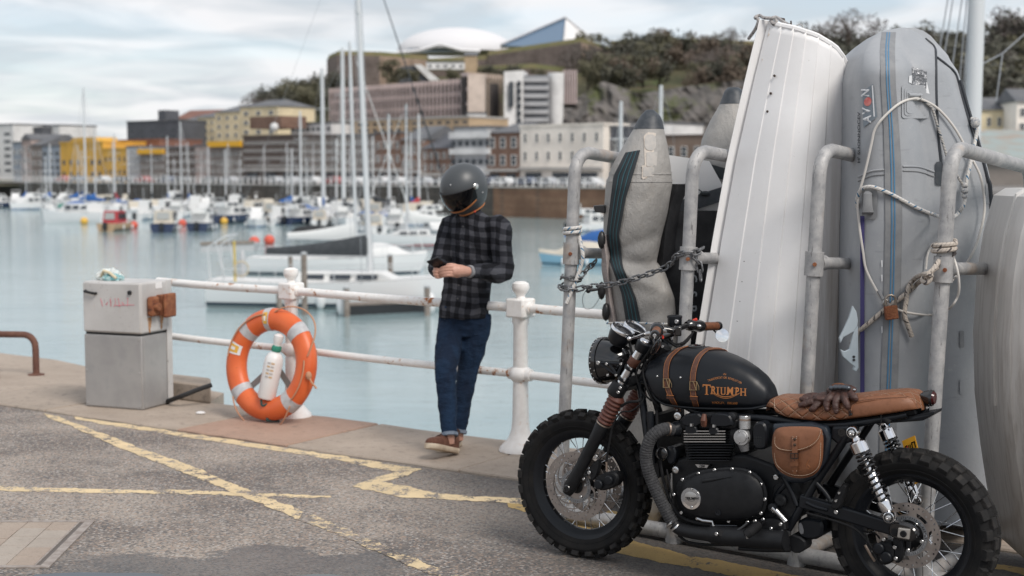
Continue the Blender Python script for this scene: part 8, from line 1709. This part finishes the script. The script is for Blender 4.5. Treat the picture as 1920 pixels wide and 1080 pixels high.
cal = extr(round_outline([(1640, 1022), (1655, 1014), (1672, 1020), (1676, 1040), (1672, 1056), (1655, 1062), (1642, 1050)], 1), .085, .125, .008).build('rear_caliper', b_mat, bike, smooth=30)
for x, y, r_ in ((1649, 1028, .022), (1663, 1044, .022)): MB().lathe([(r_, 0), (r_, .012), (r_ * .8, .016), (.001, .017)], P(x, y, .124), lft, 22).build('caliper_piston', b_sat, cal)
extr(round_outline([(1672, 1004), (1690, 1006), (1694, 1040), (1688, 1056), (1676, 1056), (1676, 1030)], 1), .09, .115, .006).build('caliper_bracket', b_mat, bike, smooth=30)
for x, y in ((1657, 1011), (1680, 1047), (1678, 1026), (1641, 1033), (1655, 1048)): bolt(P(x, y, .128), .008)
MB().tube(smooth_path([P(1512, 962, .15), P(1560, 975, .15), P(1600, 990, .15), P(1622, 1010, .14), P(1640, 1035, .13), P(1648, 1052, .12)], 4), .0048, 8).build('brake_hose', b_rub, bike); MB().tube(smooth_path([P(1618, 996, .10), P(1640, 1000, .10), P(1650, 1010, .10)], 4), .0035, 6).build('sensor_wire', b_rub, bike)
MB().tube([P(1640, 1052, .12), P(1632, 1040, .13), P(1622, 1022, .14)], .0052, 8).build('hose_fitting', m_clamp, bike)
# front caliper, hoses and cables
cal = extr(round_outline([(1112, 898), (1128, 888), (1150, 884), (1160, 894), (1156, 912), (1136, 920), (1120, 920)], 1), .075, .125, .008).build('front_caliper', b_mat, bike, smooth=30)
for x, y, r_ in ((1124, 908, .021), (1143, 900, .021)): MB().lathe([(r_, 0), (r_, .012), (r_ * .8, .016), (.001, .017)], P(x, y, .124), lft, 22).build('caliper_piston', b_sat, cal)
extr(round_outline([(1102, 880), (1116, 862), (1124, 866), (1120, 890), (1108, 905)], 1), .085, .11, .005).build('caliper_bracket', b_mat, bike, smooth=30)
for x, y, r_ in ((1105, 886, .009), (1118, 856, .009), (1095, 898, .007), (1118, 913, .007)): bolt(P(x, y, .118), r_)
def cable(pts, r, mt=None): MB().tube(smooth_path([P(*q) for q in pts], 5), r, 8).build('cable', mt or b_rub, bike)
cable([(1147, 806, .13), (1143, 830, .13), (1137, 862, .13), (1138, 884, .13)], .0045); MB().tube([P(1137, 866, .13), P(1138, 884, .13)], .005, 8).build('hose_fitting', m_clamp, bike)
cable([(1138, 862, .12), (1146, 810, .13), (1162, 775, .14), (1185, 770, .14), (1205, 752, .12), (1210, 730, .08)], .0035); cable([(1165, 762, .12), (1178, 754, .14), (1196, 752, .14), (1204, 745, .1)], .006)
cable([(1228, 640, .19), (1216, 660, .16), (1196, 690, .13), (1194, 710, .12), (1204, 735, .11), (1222, 752, .1)], .0042); cable([(1236, 640, .16), (1222, 668, .13), (1206, 690, .12), (1210, 720, .13), (1222, 748, .12), (1236, 762, .1)], .0045)
cable([(1252, 628, .1), (1262, 644, -.05), (1280, 643, -.12), (1296, 628, -.2)], .0055); cable([(1246, 634, .1), (1270, 650, -.08), (1288, 640, -.16), (1300, 622, -.22)], .0048)
cable([(1180, 640, .03), (1186, 668, .03), (1192, 700, .02), (1204, 720, .02)], .006); cable([(1206, 670, .06), (1214, 690, .08), (1222, 706, .09)], .004); cable([(1231, 770, .12), (1234, 830, .13), (1244, 900, .14), (1262, 950, .17), (1282, 972, .17), (1310, 981, .18), (1335, 984, .19)], .0065); cable([(1250, 880, .15), (1256, 910, .16), (1262, 945, .17)], .004)
for x, y in ((1210, 656), (1216, 664), (1198, 672)): MB().box(P(x, y, .03), (.04, .05, .04)).build('wiring_block', b_rub, bike, bev=.006)
bolt(P(1213, 656, .08), .007); bolt(P(1243, 650, .05), .006)
# ---------------- seat
ST = [(1448, 762), (1449, 752), (1452, 745), (1460, 741.5), (1500, 742), (1550, 743.5), (1600, 740), (1650, 734), (1690, 731), (1712, 733), (1724, 741), (1731, 753), (1733, 762)]; SB = [(1448, 768), (1453, 778), (1475, 786), (1520, 792), (1560, 791.5), (1610, 786), (1670, 778), (1715, 771), (1730, 766), (1733, 764)]
st_ = sorted((Lc(P(x, y, .02))[0], Lc(P(x, y, .02))[2]) for x, y in ST); sb_ = sorted((Lc(P(x, y, .12))[0], Lc(P(x, y, .12))[2]) for x, y in SB); SX0, SX1 = st_[0][0], st_[-1][0]
def sz(x): zt = interp([q[0] for q in st_], [q[1] for q in st_], x); zb = interp([q[0] for q in sb_], [q[1] for q in sb_], x); return zt, min(zb, zt - .012)
def shw(x): f = (x - SX0) / (SX1 - SX0); return interp([0, .03, .10, .25, .6, .85, .96, 1], [.05, .09, .115, .128, .130, .118, .105, .085], f)
def ssec(x, n=44):
 zt, zb = sz(x); w_ = shw(x); zm = zb + .25 * (zt - zb); o = []
 for i in range(n):
  a = -math.pi / 2 + 2 * math.pi * i / n; c_, s_ = math.cos(a), math.sin(a); o.append((w_ * math.copysign(abs(c_) ** .6, c_), zm + (zt - zm) * abs(s_) ** .8 if s_ > 0 else zm - (zm - zb) * abs(s_) ** .5))
 return o
def sy(x, z):
 x = min(max(x, SX0), SX1); zt, zb = sz(x); w_ = shw(x); zm = zb + .25 * (zt - zb); h_ = min(1, max(0, (z - zm) / (zt - zm))) ** (1 / .8) if z > zm else min(1, max(0, (zm - z) / (zm - zb))) ** 2
 return w_ * math.sqrt(max(0, 1 - h_ * h_)) ** .6
def seatP(px, py, off=.001):
 lat = .1
 for _ in range(9): l = Lc(P(px, py, lat)); lat = lerp(lat, sy(l[0], l[2]), .7)
 return P(px, py, lat + off)
def leather(name, quilt, top_only):
 m = bpy.data.materials.new(name); m.use_nodes = True; t = NT(m); p = t.pos(); n1 = t.noise(p, 9, 5, .6); n2 = t.noise(p, 38, 5, .65)
 c = t.mix(t.rng(n1, .34, .68), (.175, .066, .028), (.245, .100, .046)); c = t.mix(t.math('MULTIPLY', t.rng(n2, .52, .70), .65), c, (.13, .046, .018)); g = t.noise(p, 420, 3, .6); h = t.math('MULTIPLY', g, .12)
 if quilt:
  s2 = t.sep(t.uvc()); a = t.math('ADD', t.math('MULTIPLY', s2[0], 15.5), t.math('MULTIPLY', s2[1], 21)); b2 = t.math('SUBTRACT', t.math('MULTIPLY', s2[0], 15.5), t.math('MULTIPLY', s2[1], 21)); d = None
  ds = [t.math('ABSOLUTE', t.math('SUBTRACT', t.math('FRACT', q), .5)) for q in (a, b2)]; dd = t.math('MINIMUM', ds[0], ds[1]); line = t.rng(dd, .018, .032, 1, 0); groove = t.rng(dd, 0, .16, 0, 1)
  dash = t.math('GREATER_THAN', t.math('FRACT', t.math('MULTIPLY', s2[0], 150)), .35); msk = 1.0
  if top_only: msk = t.rng(t.math('ABSOLUTE', s2[1]), .085, .09, 1, 0)
  ln_ = t.math('MULTIPLY', t.math('MULTIPLY', line, dash), msk); c = t.mix(t.math('MULTIPLY', ln_, .8), c, (.62, .46, .33)); gm = t.math('MULTIPLY', t.math('SQRT', groove), msk); h = t.math('ADD', h, t.math('MULTIPLY', gm, .8))
 t.put(t.b.inputs['Base Color'], c); t.put(t.b.inputs['Roughness'], t.rng(n2, .3, .7, .42, .58)); t.bump(h, .75, .010); return m
m_quilt = leather('quilted_tan_leather', True, False); m_tanl = leather('smooth_tan_leather', True, True); m_plain = leather('plain_tan_leather', False, False)
xsplit = Lc(P(1592, 770, .12))[0]
xf = [xsplit + (SX1 - xsplit) * (1 - math.cos(math.pi / 2 * i / 26)) for i in range(27)]; xf = [xsplit + (SX1 - xsplit) * math.sin(math.pi / 2 * i / 26) for i in range(27)]; xr = [xsplit - (xsplit - SX0) * math.sin(math.pi / 2 * i / 26) for i in range(27)]
seat = MB().loft([[B(x, y, z) for y, z in ssec(x)] for x in xf], uv=True).build('seat', m_quilt, bike, smooth=60); MB().loft([[B(x, y, z) for y, z in ssec(x)] for x in xr], uv=True).build('rear_seat_pad', m_tanl, seat, smooth=60)
def stitch_line(pts, fn, par, r_=.0011, mt=None, gap=.0062):
 P_ = smooth_path([fn(*q) for q in pts], 10); d = 0; k = MB(); nxt = 0
 for a, b_ in zip(P_, P_[1:]):
  s_ = (b_ - a).length
  while nxt <= d + s_:
   q = a.lerp(b_, (nxt - d) / max(s_, 1e-9)); dr = (b_ - a).normalized(); k.tube([q - dr * gap * .3, q + dr * gap * .3], r_, 4); nxt += gap
  d += s_
 k.build('stitching', mt or m_stch, par)['kind'] = 'stuff'
m_stch = M('cream_thread', (.58, .44, .33), .8); m_dst = M('dark_thread', (.09, .045, .03), .8)
stitch_line([(1594, 788), (1593, 775), (1595, 762), (1602, 755), (1620, 750), (1660, 746.5), (1700, 744), (1716, 740)], lambda x, y: seatP(x, y, .002), seat, mt=m_dst); MB().tube(smooth_path([seatP(1597, 789, .001), seatP(1596, 775, .001), seatP(1598, 762, .001), seatP(1605, 756, .001), seatP(1640, 750, .001), seatP(1700, 746, .001)], 6), .0016, 6).build('piping', m_plain, seat)
stitch_line([(1452, 750), (1453, 765), (1459, 779)], lambda x, y: seatP(x, y, .002), seat)
tg = MB().add([seatP(1591, 769.5, .003), seatP(1598, 769, .003), seatP(1598.5, 779, .003), seatP(1591.5, 780, .003)], [[0, 1, 2, 3]]).build('cloth_tag', b_rub, seat, smooth=0)
k = MB(); [k.tube([seatP(*a, .004), seatP(*b_, .004)], .0007, 4) for a, b_ in (((1593, 772), (1597, 772)), ((1593.5, 774), (1593.5, 777)), ((1596.5, 772), (1596.5, 777)))]; k.build('tag_mark', m_absr, tg)
# seat pan, tail, light
MB().loft([[B(x, y * .93, sz(x)[1] - d_) for y, d_ in ((-shw(x), 0), (shw(x), 0), (shw(x) * .8, .018), (-shw(x) * .8, .018))] for x in [lerp(SX0 + .02, SX1 - .02, i / 20) for i in range(21)]]).build('seat_pan', b_mat, bike, smooth=0)
MB().prism([P(1640, 795, .06), P(1668, 786, .06), P(1752, 772, .05), P(1750, 778, .05), P(1730, 789, .05), P(1690, 792, .06)], -lft * .11, .004).build('tail_tray', b_sat, bike, smooth=0, bev=.003)
tq = P(1744, 746, 0); tl = MB().lathe([(.001, -.04), (.016, -.036), (.026, -.02), (.031, 0), (.033, .006), (.031, .012), (.026, .012)], tq, -fwd, 28).build('tail_light', b_gls, bike); MB().lathe([(.028, .010), (.022, .020), (.001, .024)], tq, -fwd, 24).build('red_lens', M('red_lens', (.045, .004, .004), .12, spec=.5), tl)
MB().tube([P(1738, 757, 0), P(1737, 770, 0), P(1730, 776, 0)], [.009, .012, .014], 10).build('light_bracket', b_sat, bike); bolt(P(1739, 764, .015), .006); MB().tube(smooth_path([P(1735, 755, .01), P(1728, 766, .02), P(1712, 777, .03)], 4), .004, 6).build('wire', b_rub, bike)
tb_([(1590, 806, .09), (1620, 792, .09), (1665, 786, .09)], .013); MB().tube([P(1660, 786, .10), P(1668, 793, .10)], .014, 12).build('rubber_mount', b_rub, bike); MB().tube(smooth_path([P(1652, 778, .12), P(1652, 792, .12), P(1648, 800, .12)], 4), .0025, 6).build('wire', b_rub, bike)
# number plate on the far side of the rear wheel
pc_ = [P(x, y, -.15) for x, y in ((1691, 827), (1715, 816.5), (1736, 899), (1713, 909.5))]; np_ = MB().prism(pc_, -lft * .004).build('number_plate', M('plate_yellow', (.72, .36, .025), .4), bike, smooth=0)
def npt(a, b_): return pc_[0].lerp(pc_[1], a).lerp(pc_[3].lerp(pc_[2], a), b_) + lft * .0015
k = MB()
for a0, a1, b0, b1 in ((.62, .70, .13, .26), (.84, .92, .13, .26), (.62, .92, .11, .14), (.48, .54, .14, .27), (.36, .42, .14, .27), (.14, .32, .13, .16), (.14, .2, .13, .27)): k.add([npt(a0, b0), npt(a1, b0), npt(a1, b1), npt(a0, b1)], [[0, 1, 2, 3]])
k.build('plate_lettering', b_gls, np_, smooth=0); MB().add([npt(.22, .15), npt(.32, .15), npt(.34, .27), npt(.24, .27)], [[0, 1, 2, 3]]).build('plate_emblem', m_redp, np_, smooth=0)
MB().tube([P(1700, 1000, -.12), P(1712, 900, -.155), P(1700, 850, -.155)], .010, 10).build('plate_arm', b_sat, bike)
# ---------------- leather bag on the side
bag = thing('saddle_bag', 'tan leather side bag with a buckled flap strapped below the motorcycle seat', 'saddle bag', P(1495, 895, .17))
bo = round_outline([(1453, 806), (1470, 801), (1520, 801), (1541, 804), (1543, 830), (1541, 868), (1530, 888), (1508, 896), (1482, 894), (1460, 882), (1450, 862), (1448, 830)], 2); bx_, by_ = 1496, 848
def bgp(x, y, s_, lat): return P(bx_ + (x - bx_) * s_, by_ + (y - by_) * s_, lat)
MB().loft([[bgp(x, y, s_, lat) for x, y in bo] for s_, lat in ((1.0, .148), (1.01, .155), (1.01, .185), (.985, .198), (.92, .207), (.7, .216), (.3, .220), (.03, .221))]).build('bag_body', m_plain, bag, smooth=60)
MB().tube([bgp(x, y, 1.0, .191) for x, y in bo], .0032, 8, closed=True).build('piping', m_plain, bag)
def bagY(x, y):
 d = max(abs(x - bx_) / 48, abs(y - by_) / 48); return .221 - .020 * d ** 2.2
fo = [(1455, 804), (1470, 800), (1520, 800), (1541, 803), (1542, 812), (1536, 826), (1525, 837), (1508, 844), (1488, 848), (1468, 847), (1455, 842), (1449, 833), (1450, 818)]; fo = round_outline(fo, 2); fx, fy = 1495, 823
def fl_p(x, y, off): return P(x, y, bagY(x, y) + off)
MB().loft([[fl_p(lerp(fx, x, s_), lerp(fy, y, s_), of) for x, y in fo] for s_, of in ((1.0, .001), (1.0, .006), (.96, .0075), (.7, .008), (.35, .008), (.03, .008))]).build('bag_flap', m_plain, bag, smooth=50)
stitch_line([(1453, 820), (1453, 832), (1459, 840), (1470, 843.5), (1488, 844.5), (1508, 840.5), (1523, 833.5), (1533, 824), (1538, 812), (1538, 805)], lambda x, y: fl_p(x, y, .009), bag); stitch_line([(1452, 850), (1455, 868), (1465, 880), (1484, 890), (1508, 891.5), (1527, 884), (1537, 868), (1539, 830)], lambda x, y: P(x, y, bagY(x, y) + .0025), bag)
def bstrip(x0, x1, y0, y1, of, nm, mt, tip=0):
 rows = []
 for i in range(13): y = lerp(y0, y1, i / 12); s_ = 1 - (tip * max(0, i - 10) / 2); c_ = (x0 + x1) / 2; rows.append([fl_p(c_ + (x - c_) * s_, y, o_) for x, o_ in ((x0, of - .004), (x0, of), (x1, of), (x1, of - .004))])
 return MB().loft(rows).build(nm, mt, bag, smooth=30)
bstrip(1485, 1495.5, 817.5, 889, .0135, 'bag_strap', m_plain, .5); bstrip(1481.5, 1497, 867, 874, .018, 'strap_keeper', m_plain)
stitch_line([(1486.8, 819), (1486.8, 885)], lambda x, y: fl_p(x, y, .015), bag, .0009); stitch_line([(1493.8, 819), (1493.8, 885)], lambda x, y: fl_p(x, y, .015), bag, .0009)
for y in (823.5, 834): MB().lathe([(.0058, -.002), (.0058, .0025), (.004, .004), (.001, .0042)], fl_p(1490.5, y, .0135), lft, 16).build('rivet', M('dark_rivet', (.09, .06, .045), .4, metal=.7), bag)
MB().tube([fl_p(x, y, .0175) for x, y in ((1482.5, 850.5), (1496.5, 850.5), (1496.5, 859.5), (1482.5, 859.5))], .0023, 8, closed=True).build('buckle', M('dark_buckle', (.05, .042, .038), .4, metal=.8), bag); MB().tube([fl_p(1489, 850, .019), fl_p(1489.5, 859, .0185)], .0014, 6).build('buckle_pin', bpy.data.materials['dark_buckle'], bag); MB().sphere(fl_p(1489.5, 863, .0136), (.0018, .0018, .0018), 6).build('strap_hole', b_gls, bag)
MB().tube(smooth_path([P(1517, 862, bagY(1517, 862) + .0012), P(1512, 872, bagY(1512, 872) + .0012), P(1515, 879, bagY(1515, 879) + .0012), P(1519, 876, bagY(1519, 876) + .0012), P(1514, 871, bagY(1514, 871) + .0012)], 5), .0008, 4).build('scratch_mark', m_edge, bag); MB().lathe([(.004, 0), (.004, .003), (.001, .004)], P(1542, 814, .19), lft, 10).build('side_stud', m_bolt, bag)
# ---------------- gloves lying on the seat
m_glv = M('dark_brown_glove_leather', (.045, .019, .014), .5, col2=(.075, .034, .026), scale=30, bump=.7, bscale=70)
def union(k, name, mat, par, vox, smooth_it=4, sub=0):
 o = k.build(name, mat, par, smooth=180); r_ = o.modifiers.new('remesh', 'REMESH'); r_.mode = 'VOXEL'; r_.voxel_size = vox; r_.use_smooth_shade = True
 s_ = o.modifiers.new('smooth', 'SMOOTH'); s_.iterations = smooth_it; s_.factor = .5; return o
def fingerchain(k, pts, r): k.tube(smooth_path(pts, 4), [r * f for f in [interp([0, .12, .5, .88, 1], [.6, 1, 1.02, .95, .5], i / ((len(pts) - 1) * 4)) for i in range((len(pts) - 1) * 4 + 1)]], 12); k.sphere(pts[-1], r * .8, 10)
ga = thing('glove', 'dark brown leather glove with knuckle guard, fingers hanging over the seat edge', 'glove', P(1575, 755, .06), 0, 'gloves on the motorcycle seat'); k = MB()
S_ = lambda x, y, o_=.012: seatP(x, y, o_)
top_ = lambda x, y, l, o_=.0: P(x, y, l)
for ps in ([(1566, 738, .075), (1556, 745, .115), (1550, 756, .128), (1551, 767, .135)], [(1574, 738, .08), (1569, 748, .118), (1567, 760, .132), (1568, 771, .138)], [(1583, 737, .08), (1583, 746, .116), (1587, 756, .128), (1590, 763, .132)], [(1591, 735, .075), (1597, 740, .105), (1602, 745, .118), (1605, 748, .12)]): fingerchain(k, [P(*q) for q in ps], .0148)
k.sphere(P(1572, 733, .05), (.048, .05, .021), 20); k.sphere(P(1585, 730, .045), (.045, .045, .020), 20); k.sphere(P(1574, 727, .01), (.040, .040, .018), 20); union(k, 'glove_shell', m_glv, ga, .0032)
kg = MB()
for i, x in enumerate((1559, 1567, 1575, 1583, 1590)): kg.sphere(P(x, 727.5 - (1.2 if 0 < i < 4 else 0), .098), (.0125, .012, .0105), 12)
union(kg, 'knuckle_guard', M('dark_chrome_guard', (.09, .10, .115), .18, metal=.6), ga, .0025, 2); MB().tube([P(1572 + 11 * math.cos(a), 722 + 3.2 * math.sin(a), .045 - .01 * math.sin(a)) for a in [2 * math.pi * i / 24 for i in range(24)]], .0012, 5, closed=True).build('stitched_ring', m_edge, ga); MB().sphere(P(1602, 731, .07), (.006, .006, .006), 8).build('press_stud', m_bsh, ga)
gb = thing('glove', 'dark brown leather glove lying flat on the quilted seat, half under the other glove', 'glove', P(1520, 755, .08), 0, 'gloves on the motorcycle seat'); k = MB()
for ps in ([(1540, 746, .08), (1525, 746, .09), (1512, 748, .1), (1503, 748.5, .105)], [(1541, 748, .095), (1525, 752, .11), (1511, 757, .122), (1501, 760, .127)], [(1542, 751, .105), (1532, 759, .125), (1525, 766, .135), (1521, 768, .138)], [(1539, 744, .07), (1527, 742, .075), (1516, 743, .08), (1509, 744, .085)]): fingerchain(k, [P(*q) for q in ps], .0138)
k.sphere(P(1544, 746, .085), (.045, .05, .018), 20); k.sphere(P(1552, 743, .06), (.04, .045, .018), 20); union(k, 'glove_shell', m_glv, gb, .0032)
